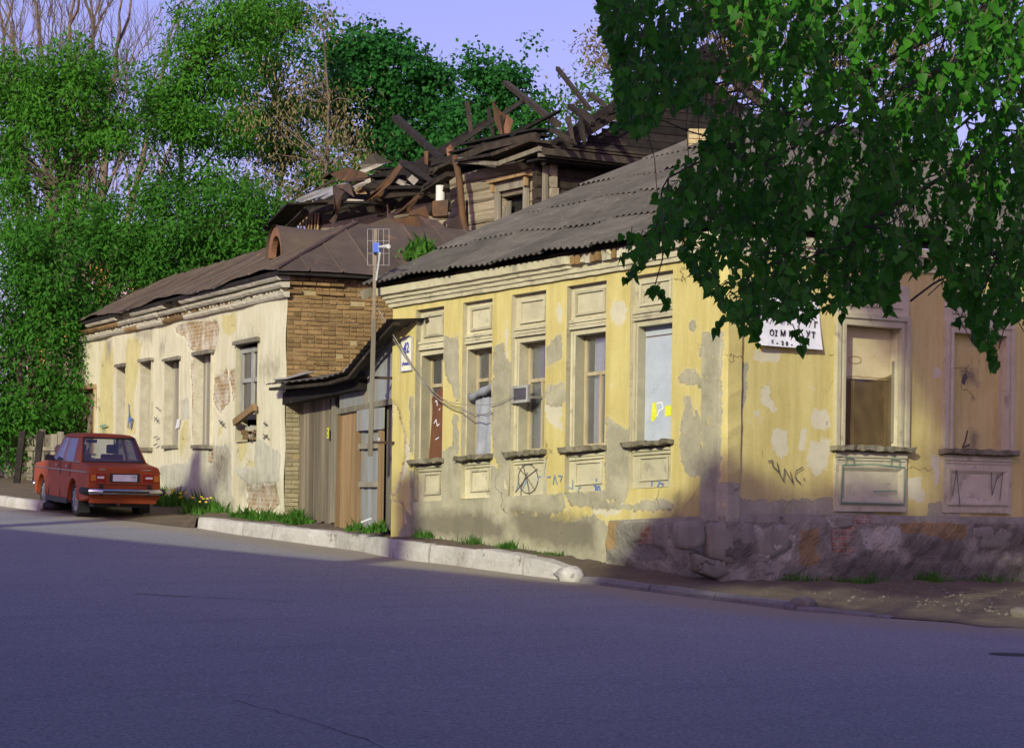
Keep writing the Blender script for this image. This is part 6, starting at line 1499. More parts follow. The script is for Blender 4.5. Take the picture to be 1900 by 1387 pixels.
# leafless tree behind at the left
def bare(name, base, label, n_main, top_pts, r0):
    T = empty(name, base, label, 'tree'); mb = MB(); tips = []
    def grow(p, d, L, r, lvl):
        q = p + d * L; w = wig(p, q, 3, L * .06); mb.tube(w, [lerp(r, r * .62, k / 3) for k in range(4)], 6 if lvl < 2 else 4, cap=False)
        if lvl >= 5 or r < .006: return
        for _ in range(2 if lvl < 2 else random.choice([2, 3])):
            dd = (d + Vector((random.uniform(-.55, .55), random.uniform(-.4, .4), random.uniform(-.1, .45)))).normalized()
            grow(w[-1], dd, L * random.uniform(.62, .85), r * .60, lvl + 1)
            if lvl >= 2 and random.random() < .6:
                dd = (d + Vector((random.uniform(-.9, .9), random.uniform(-.6, .6), random.uniform(-.2, .3)))).normalized(); grow(w[2], dd, L * .55, r * .4, lvl + 2)
    for tpt, rr in top_pts:
        d = Vector(tpt) - Vector(base); L = d.length; w = wig(base, Vector(base) + d * .72, 5, .2); mb.tube(w, [lerp(r0, rr, k / 5) for k in range(6)], 8, cap=False)
        grow(w[-1], d.normalized(), L * .15, rr * .8, 0)
        for k in (2, 3, 3, 4, 4):
            dd = (d.normalized() + Vector((random.uniform(-.5, .5), random.uniform(-.3, .3), .1))).normalized(); grow(w[k], dd, L * .14, rr * .5, 1)
    mb.build('trunk', m_barkg, T, smooth=True, fix=False)
    return T
bare('bare_tree', gnd(120, 86), 'leafless grey tree with forked limbs at the top left corner', 4, [(at(-10, -60, 86), .10), (at(60, -120, 86), .12), (at(130, -80, 85), .13), (at(230, -30, 86), .13), (at(330, 20, 86), .10), (at(180, -90, 86.5), .11), (at(380, 60, 86), .07)], .2)
bare('bare_tree', gnd(60, 92), 'second leafless tree crowding behind the first at the top left', 3, [(at(20, -40, 92), .10), (at(190, -60, 92), .11)], .2)

# ================================================================== trees and a house across the street, out of the picture, that shade the road
def toward(p, k): return Vector((p[0], p[1], p[2])) + Vector((SH.x, SH.y, TAN_EL)) * k
KH = 30.0
E1, E2, E3, E4 = on_road(0, 960), on_road(400, 992), on_road(700, 1036), on_road(930, 1060)
T1, T4 = toward(E1, KH), toward(E4, KH)
OPP = empty('unseen_house', Vector((T4.x, T4.y, -2.4)), 'unseen rendered three storey house on the near side, shaped to shade the road', 'house')
dirH = Vector((T4.x - T1.x, T4.y - T1.y, 0)).normalized(); nH = Vector((-dirH.y, dirH.x, 0))
if nH.dot(SH) < 0: nH = -nH
a_, b_ = Vector((T1.x, T1.y, 0)) - dirH * 16, Vector((T4.x, T4.y, 0)) + dirH * 10.0
top_ = (T1.z + T4.z) / 2 - .85  # roofline of the unseen house, set by where its shade must end
mb = MB(); mb.hexa([Vector((p.x, p.y, z_)) for z_ in (-3, top_ - .02) for p in (a_ - nH * .0, b_, b_ + nH * 10, a_ + nH * 10)]); mb.build('wall', m_bigwall, OPP)
mb = MB(); mb.add([Vector((p.x, p.y, z_)) for p, z_ in ((a_ - nH * .4, top_), (b_ - nH * .4, top_), (b_ + nH * 10.4, top_), (a_ + nH * 10.4, top_), (a_ + nH * 5, top_ + 1.6), (b_ + nH * 5, top_ + 1.6))], [(0, 1, 5, 4), (2, 3, 4, 5), (0, 4, 3), (1, 2, 5), (3, 2, 1, 0)]); mb.build('roof', m_farroof, OPP)
mb = MB(); c_ = b_ + dirH * 30; mb.hexa([Vector((p.x, p.y, z_)) for z_ in (-3, 8.0) for p in (b_ + nH * .3, c_ + nH * .3, c_ + nH * 9, b_ + nH * 9)]); mb.build('shade_annex', m_bigwall, OPP)  # unseen low annex, height set so sun reaches the poplar but not the road
for (wp, h) in (((FA.pt(6.75, .1)), .55), ((FL.pt(6.3, .3)), .5)):
    q = toward(wp, KH + 4); mb = MB(); zc = q.z + h
    mb.hexa([Vector((q.x + a * .22, q.y + b * .22, z_)) for z_ in (top_ - .5, zc) for a, b in ((-1, -1), (1, -1), (1, 1), (-1, 1))]); mb.build('chimney', m_brick, OPP)
def shade_tree(name, target, k, rad, n, label):
    c = toward(target, k)
    return tree(name, Vector((c.x, c.y, -2.6)), label, [((c.x, c.y, c.z), rad, n)], m_leafB, .22, 30, .17, .6, .3, .12, 'unseen street trees on the near side, placed for their shade', bough=.5)
# ================================================================== red saloon car
RC = Vector((at(201, 957, 46.7).x, 46.7, 0)); RC.z = roadz(RC.x, RC.y) + .012
upc = Vector((.02, -.0357, 1)).normalized(); ya = math.radians(25)
fw = Vector((-math.sin(ya), math.cos(ya), 0)); fw = (fw - upc * fw.dot(upc)).normalized(); lf = upc.cross(fw).normalized()
CX = Matrix(((fw.x, lf.x, upc.x, RC.x), (fw.y, lf.y, upc.y, RC.y), (fw.z, lf.z, upc.z, RC.z), (0, 0, 0, 1))) @ Matrix.Diagonal((1, .89, 1.09, 1))
CAR = empty('saloon_car', RC, 'old red boxy saloon car parked with its back to the street corner', 'car')
def cb(mb, name, mat, parent=None, bevel=0, smooth=False): return mb.build(name, mat, parent or CAR, bevel=bevel, smooth=smooth, xf=CX)
def arch(cx_, r, n=10): return [(cx_ + r * math.cos(a), .30 + r * math.sin(a) * 1.02) for a in np.linspace(0, math.pi, n)]
prof_ = [(-1.03, .34), (-1.05, .52), (-1.045, .84), (-1.0, .905), (-.28, .955), (1.88, .945), (2.6, .90), (3.02, .85), (3.10, .78), (3.12, .42), (3.04, .30)] + [(2.80, .26)] + arch(2.424, .355) + [(2.05, .24), (.38, .24)] + arch(0, .355) + [(-.375, .27)]
mb = MB(); n_ = len(prof_)
ys_ = [-.80, -.79, .79, .80]
def hw(z): return .775 + .03 * math.sin(min(max((z - .25) / .7, 0), 1) * math.pi) - (.03 if z > .88 else 0)
mb.v = [(x, -hw(z), z) for x, z in prof_] + [(x, hw(z), z) for x, z in prof_]
mb.f = [tuple(range(n_ - 1, -1, -1)), tuple(range(n_, 2 * n_))] + [(i, (i + 1) % n_, n_ + (i + 1) % n_, n_ + i) for i in range(n_)]; mb.m = [0] * len(mb.f)
body = cb(mb, 'body', m_cardirty)
bv = body.modifiers.new('bevel', 'BEVEL'); bv.width = .035; bv.segments = 3; bv.limit_method = 'ANGLE'; bv.angle_limit = math.radians(40)
body.data.polygons.foreach_set('use_smooth', [True] * len(body.data.polygons))
wn = body.modifiers.new('wn', 'WEIGHTED_NORMAL'); wn.keep_sharp = True
# cabin: belt z .95, roof z 1.41
def yb(z): return .735 - .33 * (z - .94)
def sidep(poly, sgn, name, mat, parent, th=.035):
    mb = MB(); n_ = len(poly)
    mb.v = [(x, sgn * yb(z), z) for x, z in poly] + [(x, sgn * (yb(z) - th), z) for x, z in poly]
    mb.f = [tuple(range(n_)), tuple(range(2 * n_ - 1, n_ - 1, -1))] + [(i, (i + 1) % n_, n_ + (i + 1) % n_, n_ + i) for i in range(n_)]; mb.m = [0] * len(mb.f)
    return cb(mb, name, mat, parent)
for sg in (1, -1):
    sidep([(-.28, .945), (.22, .945), (.36, 1.355), (.18, 1.40), (.12, 1.39)], sg, 'rear_pillar', m_cardirty, body)
    sidep([(.98, .945), (1.03, .945), (1.03, 1.37), (.98, 1.37)], sg, 'door_pillar', m_cardirty, body)
    sidep([(1.80, .94), (1.88, .94), (1.40, 1.38), (1.34, 1.37)], sg, 'windscreen_pillar', m_cardirty, body)
    sidep([(.30, 1.355), (1.42, 1.355), (1.38, 1.40), (.20, 1.40)], sg, 'roof_rail', m_cardirty, body)
    sidep([(.23, .955), (.985, .955), (.985, 1.36), (.37, 1.36)], sg, 'side_window', m_carglass, CAR, .012)
    sidep([(1.025, .955), (1.78, .955), (1.37, 1.36), (1.025, 1.36)], sg, 'side_window', m_carglass, CAR, .012)
    mb = MB(); mb.beam((-.3, sg * .752, .952), (1.9, sg * .752, .945), .02, .018); cb(mb, 'belt_trim', m_chrome)
    mb = MB(); mb.beam((-1.0, sg * .802, .80), (3.05, sg * .80, .78), .012, .022); cb(mb, 'side_trim', m_chrome)
    for x0, x1 in ((.22, .42), (.98, .98), (1.86, 1.86)):
        mb = MB(); mb.beam((x0, sg * .798, .94), (x1, sg * .800, .30), .012, .012); cb(mb, 'door_gap', m_plastic)
    for x in (.36, 1.14):
        mb = MB(); mb.beam((x, sg * .815, .865), (x + .16, sg * .815, .865), .03, .03); cb(mb, 'door_handle', m_chrome)
    mb = MB(); mb.beam((.4, sg * .79, .25), (2.05, sg * .79, .25), .05, .09); cb(mb, 'side_skirt', m_plastic)
    # wheel-arch lips
    for cx_ in (0, 2.424):
        mb = MB(); mb.tube([(x, sg * .795, z) for x, z in arch(cx_, .37, 12)], .018, 5); cb(mb, 'arch_lip', m_cardirty)
mb = MB(); RXY = [(.12, .59), (.16, .60), (1.40, .60), (1.46, .56)]
zt = [(1.385, 1.0), (1.415, .95), (1.432, .80), (1.436, .4), (1.436, 0)]
pts_ = []
for x, dz in ((.10, -.02), (.20, 0), (.6, .012), (1.1, .012), (1.36, 0), (1.44, -.02)):
    row_ = [(x, s_ * .60 * f_, z_ + dz * (1 if z_ > 1.4 else .4)) for z_, f_, s_ in [(1.38, 1.0, -1), (1.405, .97, -1), (1.428, .85, -1), (1.436, .45, -1), (1.438, 0, 1), (1.436, .45, 1), (1.428, .85, 1), (1.405, .97, 1), (1.38, 1.0, 1)]]
    pts_.append(row_)
for r_ in pts_: mb.v += r_
mb.f = [(i * 9 + j, i * 9 + j + 1, (i + 1) * 9 + j + 1, (i + 1) * 9 + j) for i in range(5) for j in range(8)] + [tuple(range(8, -1, -1)), tuple(45 + j for j in range(9))]
mb.f += [tuple([i * 9 for i in range(6)] + [i * 9 + 8 for i in range(5, -1, -1)])]
mb.m = [0] * len(mb.f); cb(mb, 'roof_panel', m_cardirty, body, smooth=True)
# rear window and windscreen with rubber surround
def slant(x0, z0, w0, x1, z1, w1, name, mat, parent, inset=0.0, t=.012):
    mb = MB(); o = [(x0, -w0 + inset, z0), (x0, w0 - inset, z0), (x1, w1 - inset, z1), (x1, -w1 + inset, z1)]
    d = Vector((z1 - z0, 0, -(x1 - x0))).normalized() * t
    mb.hexa([Vector(p) for p in o] + [Vector(p) + d for p in o]); return cb(mb, name, mat, parent)
slant(-.24, .965, .69, .11, 1.375, .575, 'rear_window', m_carglass, CAR, .03)
slant(1.84, .96, .69, 1.44, 1.375, .56, 'windscreen', m_carglass, CAR, .03)
for (x0, z0, w0, x1, z1, w1) in ((-.245, .965, .69, .105, 1.378, .575), (1.845, .96, .69, 1.445, 1.378, .56)):
    mb = MB(); c4 = [(x0, -w0 + .02, z0), (x0, w0 - .02, z0), (x1, w1 - .02, z1), (x1, -w1 + .02, z1)]
    for i in range(4): mb.tube([c4[i], c4[(i + 1) % 4]], .018, 5)
    cb(mb, 'window_rubber', m_plastic)
# boot lid, lamps, plate, bumper
def cbox(name, x0, x1, y0, y1, z0, z1, mat, parent=None, bevel=0):
    mb = MB(); mb.hexa([(x, y, z) for z in (z0, z1) for x, y in ((x0, y0), (x1, y0), (x1, y1), (x0, y1))]); return cb(mb, name, mat, parent, bevel)
lid = cbox('boot_lid', -1.06, -.98, -.60, .60, .60, .885, m_cardirty, None, .012)
cbox('lid_gap', -1.062, -1.04, -.62, .62, .592, .600, m_plastic, lid)
cbox('badge', -1.068, -1.05, .42, .56, .845, .865, m_chrome, lid)
cbox('badge', -1.068, -1.05, -.56, -.36, .845, .865, m_chrome, lid)
for sg in (1, -1):
    lamp = cbox('rear_lamp', -1.075, -1.02, sg * .755 if sg < 0 else .40, -.40 if sg < 0 else .755, .645, .775, m_redlamp, None, .008)
    cbox('amber_lens', -1.085, -1.07, min(sg * .74, sg * .63), max(sg * .74, sg * .63), .655, .765, m_amber, lamp)
    cbox('white_lens', -1.085, -1.07, min(sg * .60, sg * .45), max(sg * .60, sg * .45), .70, .735, m_aluw, lamp)
    cbox('bumper_guard', -1.16, -1.09, sg * .52 - .035, sg * .52 + .035, .40, .60, m_rubber, None, .01)
    cbox('mud_flap', -.42, -.40, sg * .66 - .12, sg * .66 + .12, .08, .34, m_rubber)
plate = cbox('number_plate', -1.082, -1.07, -.26, .26, .655, .770, m_platew)
cbox('plate_recess', -1.068, -1.058, -.33, .33, .635, .79, m_plastic, plate)
def ctext(txt, size, y, z, x=-1.083):
    cu = bpy.data.curves.new('digits', 'FONT'); cu.body = txt; cu.size = size; cu.align_x = 'CENTER'; cu.align_y = 'CENTER'; cu.extrude = .001
    tmp = bpy.data.objects.new('tmp', cu); COL.objects.link(tmp); me = bpy.data.meshes.new_from_object(tmp.evaluated_get(bpy.context.evaluated_depsgraph_get())); bpy.data.objects.remove(tmp)
    me.transform(Matrix.Translation(-wloc(plate)) @ CX @ Matrix(((0, 0, -1, x), (-1, 0, 0, y), (0, 1, 0, z), (0, 0, 0, 1)))); return link_mesh('digits', me, plate, m_ink)
ctext('40', .065, -.205, .728); ctext('RUS', .03, -.205, .680)
cbox('plate_divider', -1.0835, -1.0815, -.155, -.149, .66, .766, m_ink, plate)
mb = MB(); mb.tube([(-.75, .83, .47), (-1.0, .83, .475), (-1.12, .79, .475), (-1.13, .4, .475), (-1.13, -.4, .475), (-1.12, -.79, .475), (-1.0, -.83, .475), (-.75, -.83, .47)], .055, 8)
bump = cb(mb, 'rear_bumper', m_chrome, smooth=True)
for sg in (1, -1):
    mb = MB(); mb.tube([(-.80, sg * .845, .475), (-1.04, sg * .845, .475), (-1.14, sg * .78, .475)], .062, 8); cb(mb, 'bumper_corner', m_rubber, bump, smooth=True)
mb = MB(); mb.tube([(-1.185, -.5, .475), (-1.185, .5, .475)], .022, 6); cb(mb, 'bumper_strip', m_plastic, bump)
mb = MB(); mb.tube([(3.0, .8, .46), (3.2, .76, .46), (3.22, 0, .46), (3.2, -.76, .46), (3.0, -.8, .46)], .055, 8); cb(mb, 'front_bumper', m_chrome, smooth=True)
cbox('lower_apron', -1.02, -.92, -.72, .72, .27, .36, m_cardirty, None, .01)
cbox('underbody', -.85, 2.9, -.60, .60, .20, .34, m_plastic)
mb = MB(); mb.tube([(-1.08, .12, .25), (-.6, .12, .26)], .025, 7); cb(mb, 'exhaust', m_rustd)
mb = MB(); mb.tube([(0, -.62, .27), (0, -.15, .27), (0, 0, .29), (0, .15, .27), (0, .62, .27)], [.05, .05, .11, .05, .05], 8); cb(mb, 'rear_axle', m_plastic)
mb = MB(); mb.hexa([(1.62 + a, .86 + b * .1, .98 + c * .05) for c in (-1, 1) for a, b in ((-.03, -1), (.03, -1), (.03, 1), (-.03, 1))]); cb(mb, 'wing_mirror', m_plastic, None, .01)
mb = MB(); mb.beam((1.64, .75, .95), (1.62, .82, .975), .02, .02); cb(mb, 'mirror_stalk', m_plastic)
for sg in (1, -1):
    cbox('front_seat', .95, 1.08, sg * .36 - .25, sg * .36 + .25, .5, 1.08, m_seat, None, .04)
    cbox('headrest', .96, 1.05, sg * .36 - .13, sg * .36 + .13, 1.09, 1.25, m_seatd, None, .03)
cbox('rear_seat', -.02, .12, -.62, .62, .45, 1.0, m_seat, None, .04)
cbox('dashboard', 1.55, 1.85, -.66, .66, .80, .96, m_plastic, None, .03)
mb = MB(); mb.tube([(1.42 + .08 * math.sin(a), .36 + .19 * math.cos(a), .93 + .17 * math.sin(a)) for a in np.linspace(0, 2 * math.pi, 17)], .014, 5); cb(mb, 'steering_wheel', m_plastic)
cbox('rear_mirror', 1.35, 1.37, -.12, .12, 1.27, 1.33, m_plastic)
cbox('parcel_shelf', -.25, .05, -.62, .62, .92, .945, m_plastic)
# wheels
def wheel(x, sg):
    R, w2 = .295, .085; y0 = sg * .665
    prof_w = [(R - .09, w2 * .75), (R - .04, w2), (R - .012, w2 * .9), (R, w2 * .6), (R, -w2 * .6), (R - .012, -w2 * .9), (R - .04, -w2), (R - .09, -w2 * .75)]
    mb = MB(); N = 28; K = len(prof_w)
    for i in range(N):
        a = 2 * math.pi * i / N
        for r_, o_ in prof_w: mb.v.append((x + r_ * math.cos(a), y0 + o_, R + r_ * math.sin(a)))
    mb.f = [(i * K + j, ((i + 1) % N) * K + j, ((i + 1) % N) * K + (j + 1) % K, i * K + (j + 1) % K) for i in range(N) for j in range(K)]; mb.m = [0] * len(mb.f)
    ty = cb(mb, 'tyre', m_rubber, smooth=True)
    mb = MB(); yo = y0 + sg * .045
    rp = [(.0, .02), (.05, .025), (.06, .0), (.13, -.01), (.16, .012), (.205, .02), (.215, .0)]
    for i in range(N):
        a = 2 * math.pi * i / N
        for k_, (r_, o_) in enumerate(rp):
            oo = o_ - (.025 if (k_ in (3,) and i % 3 == 0) else 0); mb.v.append((x + r_ * math.cos(a), yo + sg * oo, R + r_ * math.sin(a)))
    K2 = len(rp); mb.f = [(i * K2 + j, ((i + 1) % N) * K2 + j, ((i + 1) % N) * K2 + j + 1, i * K2 + j + 1) for i in range(N) for j in range(K2 - 1)]; mb.m = [0] * len(mb.f)
    cb(mb, 'rim', m_rim, ty)
    mb = MB()
    for i in range(9):
        a = 2 * math.pi * i / 9; mb.beam((x + .05 * math.cos(a), yo + sg * .028, R + .05 * math.sin(a)), (x + .19 * math.cos(a), yo + sg * .03, R + .19 * math.sin(a)), .02, .022, up=(0, 1, 0))
    cb(mb, 'spokes', m_rim, ty)
    mb = MB(); mb.tube([(x, y0 - w2 * .4 * sg, R), (x, y0 + w2 * .3 * sg, R)], .2, 16); cb(mb, 'hub', m_plastic, ty)
for x in (0, 2.424):
    for sg in (1, -1): wheel(x, sg)
# ================================================================== overhanging poplar in front, trunk just outside the frame
PT = empty('poplar_tree', Vector((4.6, 14.5, roadz(4.6, 14.5))), 'large leafy poplar whose branches hang over the picture from the upper right', 'tree')
OUT = [(1085, -220), (1105, 0), (1118, 70), (1140, 130), (1150, 235), (1185, 268), (1250, 215), (1330, 225), (1305, 285), (1262, 320), (1240, 360), (1192, 395), (1160, 435), (1150, 470), (1185, 505), (1240, 470), (1285, 500), (1300, 540), (1350, 590), (1385, 632), (1430, 600), (1490, 612), (1540, 585), (1600, 572), (1662, 572), (1668, 540), (1692, 500), (1742, 520), (1760, 570), (1792, 600), (1812, 650), (1842, 668), (1862, 600), (1900, 610), (1960, 700), (2150, 620), (2150, -220)]
OUTN = np.array(OUT, float)
def inside(u, v): return sdpoly(np.array([[u, v]]), OUT)[0]
GAPS = [((1370, 200), 75, 42), ((1255, 235), 40, 26), ((1690, 420), 42, 30), ((1555, 130), 26, 24), ((1730, 100), 40, 26), ((1560, 385), 26, 20), ((1330, 105), 40, 34)]
chains = []
def chain(u, v, Y, n, lean):
    """twig hanging from (u,v): list of leaf placements"""
    p = at(u, v, Y); d = Vector((lean * 2.2 + random.uniform(-.3, .3), random.uniform(-.5, .5), -.75)).normalized(); pts = [p.copy()]; lv = []
    for k in range(n):
        p = p + d * random.uniform(.026, .045); d = (d + Vector((random.uniform(-.16, .16), random.uniform(-.16, .16), random.uniform(-.30, -.02)))).normalized()
        pts.append(p.copy()); lv.append((p.copy(), k))
    return pts, lv
def proj(p):
    x = p.dot(RIGHT) / p.y * F_PX + CU; v = HV - p.dot(UPV) / p.y * F_PX; return x, v
LEAF = []
twigs = MB(); nch = 0
def accept(u, v, slack):
    s_ = inside(u, v)
    if s_ < -slack: return False
    for (c, ru, rv) in GAPS:
        if ((u - c[0]) / ru) ** 2 + ((v - c[1]) / rv) ** 2 < random.uniform(.55, 1.0): return random.random() < .16
    return True
tries = 0
starts = []
while nch < 1900 and tries < 60000:
    tries += 1
    u, v = random.uniform(1080, 2140), random.uniform(-210, 640)
    if inside(u, v) < 2: continue
    dn = math.sin(u * .021 + 1.3 * math.sin(v * .017)) * math.sin(v * .027 + 1.1 * math.sin(u * .013 + 2)) + .5 * math.sin(u * .05 + v * .04)
    if dn < random.uniform(-1.5, .55): continue
    Y = random.uniform(11.2, 14.8); n_ = random.randint(6, 13)
    pts, lv = chain(u, v - 10, Y, n_, random.uniform(-.5, .25))
    ok = 0
    for p, k in lv:
        a_, b_ = proj(p)
        if accept(a_, b_ + 20, 3): LEAF.append((p, d_ := random.uniform(0, 1))); ok += 1
    if ok > 2:
        m_ = 1 + max(i for i, (p, k) in enumerate(lv) if inside(*proj(p)) > -8) if any(inside(*proj(p)) > -8 for p, k in lv) else 2
        twigs.tube(pts[:max(m_, 2)], .0028, 3, cap=False); starts.append(pts[0]); nch += 1
# sprigs that dangle below the outline
for (u, v, n_, lean) in ((1205, 500, 6, -.9), (1190, 520, 5, -1.2), (1215, 545, 4, .5), (1230, 560, 5, .2), (1370, 590, 7, -.6), (1405, 600, 7, -.1), (1470, 615, 6, .1), (1480, 620, 5, .3), (1270, 480, 8, .1), (1310, 520, 8, .3), (1640, 560, 6, .2), (1565, 575, 5, -.1), (1825, 640, 7, .05), (1840, 650, 6, .2), (1785, 600, 5, -.5), (1175, 480, 5, -.8), (1158, 225, 6, -.2), (1225, 540, 4, -.4), (1710, 505, 4, -.3), (1880, 590, 5, -.2)):
    pts, lv = chain(u, v - 15, 12.0 + random.uniform(-.5, .5), max(2, n_ - 3), lean); LEAF += [(p, random.random()) for p, k in lv for _ in range(2)]; twigs.tube(pts, .003, 3, cap=False); starts.append(pts[0])
twigs.build('twigs', m_bark, PT, fix=False)['kind'] = 'stuff'
# limbs from the trunk to groups of twigs
mb = MB(); tb = Vector((4.6, 14.5, roadz(4.6, 14.5))); mb.tube(wig(tb, Vector((4.3, 14.2, 7.5)), 8, .06), [.26 - .015 * k for k in range(9)], 10)
mb.build('trunk', m_bark, PT, smooth=True, fix=False)
mb = MB(); limb_tips = []
for (u, v, Y, z0) in ((1180, 40, 13, 4.4), (1240, 330, 12.6, 3.4), (1420, 300, 12.3, 3.2), (1500, 480, 12.4, 2.6), (1700, 300, 12.6, 3.6), (1850, 480, 12.8, 2.6), (1350, -60, 13.5, 5.0), (1560, 100, 13, 4.2)):
    a_ = Vector((4.45, 14.35, z0)); b_ = at(u, v, Y); m_ = a_.lerp(b_, .5) + Vector((0, 0, .25)); pts = wig(a_, m_, 4, .05) + wig(m_, b_, 5, .05)[1:]
    mb.tube(pts, [lerp(.034, .005, k / (len(pts) - 1)) for k in range(len(pts))], 6, cap=False); limb_tips += pts[3:]
for p in starts[::6]:
    q = min(limb_tips, key=lambda t_: (t_ - p).length + (0 if t_.z > p.z - .1 else .6))
    if (q - p).length < .8: mb.tube(wig(q, p, 4, .03), [.005, .0045, .004, .0035, .003], 4, cap=False)
mb.build('limbs', m_bark, PT, fix=False)['kind'] = 'stuff'
Cp, Ap, Tp, Np = crown_points([((2.2, 12.6, 5.6), (3.2, 2.2, 1.5), 110), ((-.6, 12.4, 6.4), (2.0, 1.8, 1.2), 60), ((5.0, 14, 7.5), (3, 2.5, 2), 70)], 16, .22, .6)
up_ = leaves_mesh('upper_crown', Cp, Ap, RNG.uniform(.07, .11, len(Cp)), .8, Tp, m_leafE, PT)  # unseen crown above the view, added to keep the road in shade
up_['kind'] = 'stuff'
a_, b_ = at(1690, 558, 11.8), at(1752, 516, 12.2); mb = MB(); mb.tube(wig(a_, b_, 5, .012), .006, 5, cap=False); mb.tube([at(1722, 548, 11.8), at(1748, 524, 12)], .004, 4, cap=False); mb.build('dead_twig', m_bark, PT, fix=False)
# heart-shaped leaf
hl_ = [(0, 0), (.20, .09), (.40, .0), (.46, -.18), (.36, -.46), (.17, -.75), (0, -1.05)]
lv_ = [(x, y, .22 * x + .16 * y * y) for x, y in hl_] + [(-x, y, .22 * x + .16 * y * y) for x, y in hl_[1:-1]] + [(0, -.5, .02)]
lf_ = [(0, 1, 2, 12), (2, 3, 4, 12), (4, 5, 6, 12), (6, 11, 10, 12), (10, 9, 8, 12), (8, 7, 0, 12)]
LEAF_ME = bpy.data.meshes.new('leaf'); LEAF_ME.from_pydata(lv_, [], lf_); LEAF_ME.materials.append(m_leafE)
LEAF_MES = []
for q in (.15, .35, .55, .75, .95):
    m2 = LEAF_ME.copy(); at_ = m2.attributes.new('tint', 'FLOAT', 'POINT'); at_.data.foreach_set('value', [q] * len(lv_)); m2.polygons.foreach_set('use_smooth', [True] * 6); LEAF_MES.append(m2)
def leaf_matrix(p):
    yaw = random.gauss(-.2, 1.0); tilt = random.gauss(.35, .38); roll = random.gauss(0, .45); s_ = random.choice([random.uniform(.036, .055), random.uniform(.048, .072)])
    return Matrix.Translation(p) @ Matrix.Rotation(yaw, 4, 'Z') @ Matrix.Rotation(-tilt + .0, 4, 'X') @ Matrix.Rotation(math.radians(90), 4, 'X') @ Matrix.Rotation(roll, 4, 'Z') @ Matrix.Scale(s_, 4)
vis = [(p, t_) for p, t_ in LEAF if -10 < proj(p)[0] < 1910 and -10 < proj(p)[1] < 700]
vis.sort(key=lambda q: q[0].y - (1.5 if inside(*proj(q[0])) < 14 else 0))
front = set(id(q) for q in vis[:300]); offp = wloc(PT)
V0 = np.array(lv_); allv, tn_ = [], []
for q in LEAF:
    M_ = leaf_matrix(q[0])
    if id(q) in front:
        o = bpy.data.objects.new('leaf', random.choice(LEAF_MES)); COL.objects.link(o); o.parent = PT; o.matrix_local = Matrix.Translation(-offp) @ M_
    else:
        R_ = np.array(M_); allv.append(V0 @ R_[:3, :3].T + R_[:3, 3] - np.array(offp)); tn_.append(random.uniform(.1, 1))
nl = len(allv); AV = np.concatenate(allv); FI = np.array(lf_)[None] + (np.arange(nl) * 13)[:, None, None]
me = bpy.data.meshes.new('foliage'); me.from_pydata(AV.tolist(), [], FI.reshape(-1, 4).tolist())
at_ = me.attributes.new('tint', 'FLOAT', 'POINT'); at_.data.foreach_set('value', np.repeat(np.array(tn_, np.float32), 13)); me.polygons.foreach_set('use_smooth', [True] * len(me.polygons))
fo = link_mesh('foliage', me, PT, m_leafE); fo['kind'] = 'stuff'

# ================================================================== weeds, grass, litter
def blades(name, spots, label, hmin, hmax, wid=.012, broad=0.0, mat=None):
    """spots: (point, spread) base positions"""
    n = len(spots); B = np.array([tuple(p) for p in spots]); ang = RNG.uniform(0, 2 * math.pi, n); nz = np.sin(B[:, 0] * 5.1 + B[:, 1] * 3.7) * np.sin(B[:, 0] * 2.3 - B[:, 1] * 4.9); h = RNG.uniform(hmin, hmax, n) * np.clip(.75 + .6 * nz, .3, 1.3); ln = RNG.uniform(.1, .7, n) * h
    dx, dy = np.cos(ang), np.sin(ang); w = wid * RNG.uniform(.7, 1.5, n) * np.where(RNG.uniform(0, 1, n) < broad, 3.2, 1)
    v = np.empty((n, 5, 3)); pxn, pyn = -dy, dx
    for k, (t_, ww) in enumerate(((0, 1), (0, -1), (.55, .8), (.55, -.8), (1, 0))):
        v[:, k, 0] = B[:, 0] + dx * ln * t_ ** 1.6 + pxn * w * ww * .5; v[:, k, 1] = B[:, 1] + dy * ln * t_ ** 1.6 + pyn * w * ww * .5; v[:, k, 2] = B[:, 2] - .02 + h * t_ * (1 - .15 * t_)
    b = (np.arange(n) * 5)[:, None]
    q = (np.array([[0, 1, 3, 2]]) + b).tolist(); t3 = (np.array([[2, 3, 4]]) + b).tolist()
    me = bpy.data.meshes.new(name); me.from_pydata(v.reshape(-1, 3).tolist(), [], q + t3)
    a = me.attributes.new('tint', 'FLOAT', 'POINT'); a.data.foreach_set('value', np.repeat(RNG.uniform(0, 1, n), 5).astype(np.float32))
    return tag(link_mesh(name, me, None, mat or m_grass), label, 'grass', kind='stuff')
def strip(w, s0, s1, d0, d1, n, clump=0.0, zadd=.0):
    out = []; F = FRM[w]
    cs = [random.uniform(s0, s1) for _ in range(max(3, int((s1 - s0) * 2.2)))]
    for _ in range(n):
        s = random.gauss(random.choice(cs), .10) if random.random() < clump else random.uniform(s0, s1)
        d = d0 + (d1 - d0) * random.random() ** 1.5; p = F.pt(s, 0, d); p.z = basez(w, s) - .10 * d + zadd; out.append(p)
    return out
blades('grass', strip('A', 3.2, 6.4, .02, .22, 520, .92), 'short green grass along the foot of the yellow street wall', .06, .20)
blades('grass', strip('B', .9, 6.5, .1, .5, 1100, .6), 'shaded grass along the foot of the right hand wall', .06, .22)
blades('weeds', strip('L', 3.0, 9.5, .05, .7, 1900, .8), 'tall green weeds at the foot of the whitewashed wall behind the car', .06, .50, .016, .6)
blades('weeds', strip('L', -.2, 2.0, .05, .5, 900, .6) + strip('G', 0, 1.6, -.1, .3, 700, .4), 'green weeds at the brick corner beside the wooden gate', .08, .30, .013, .4)
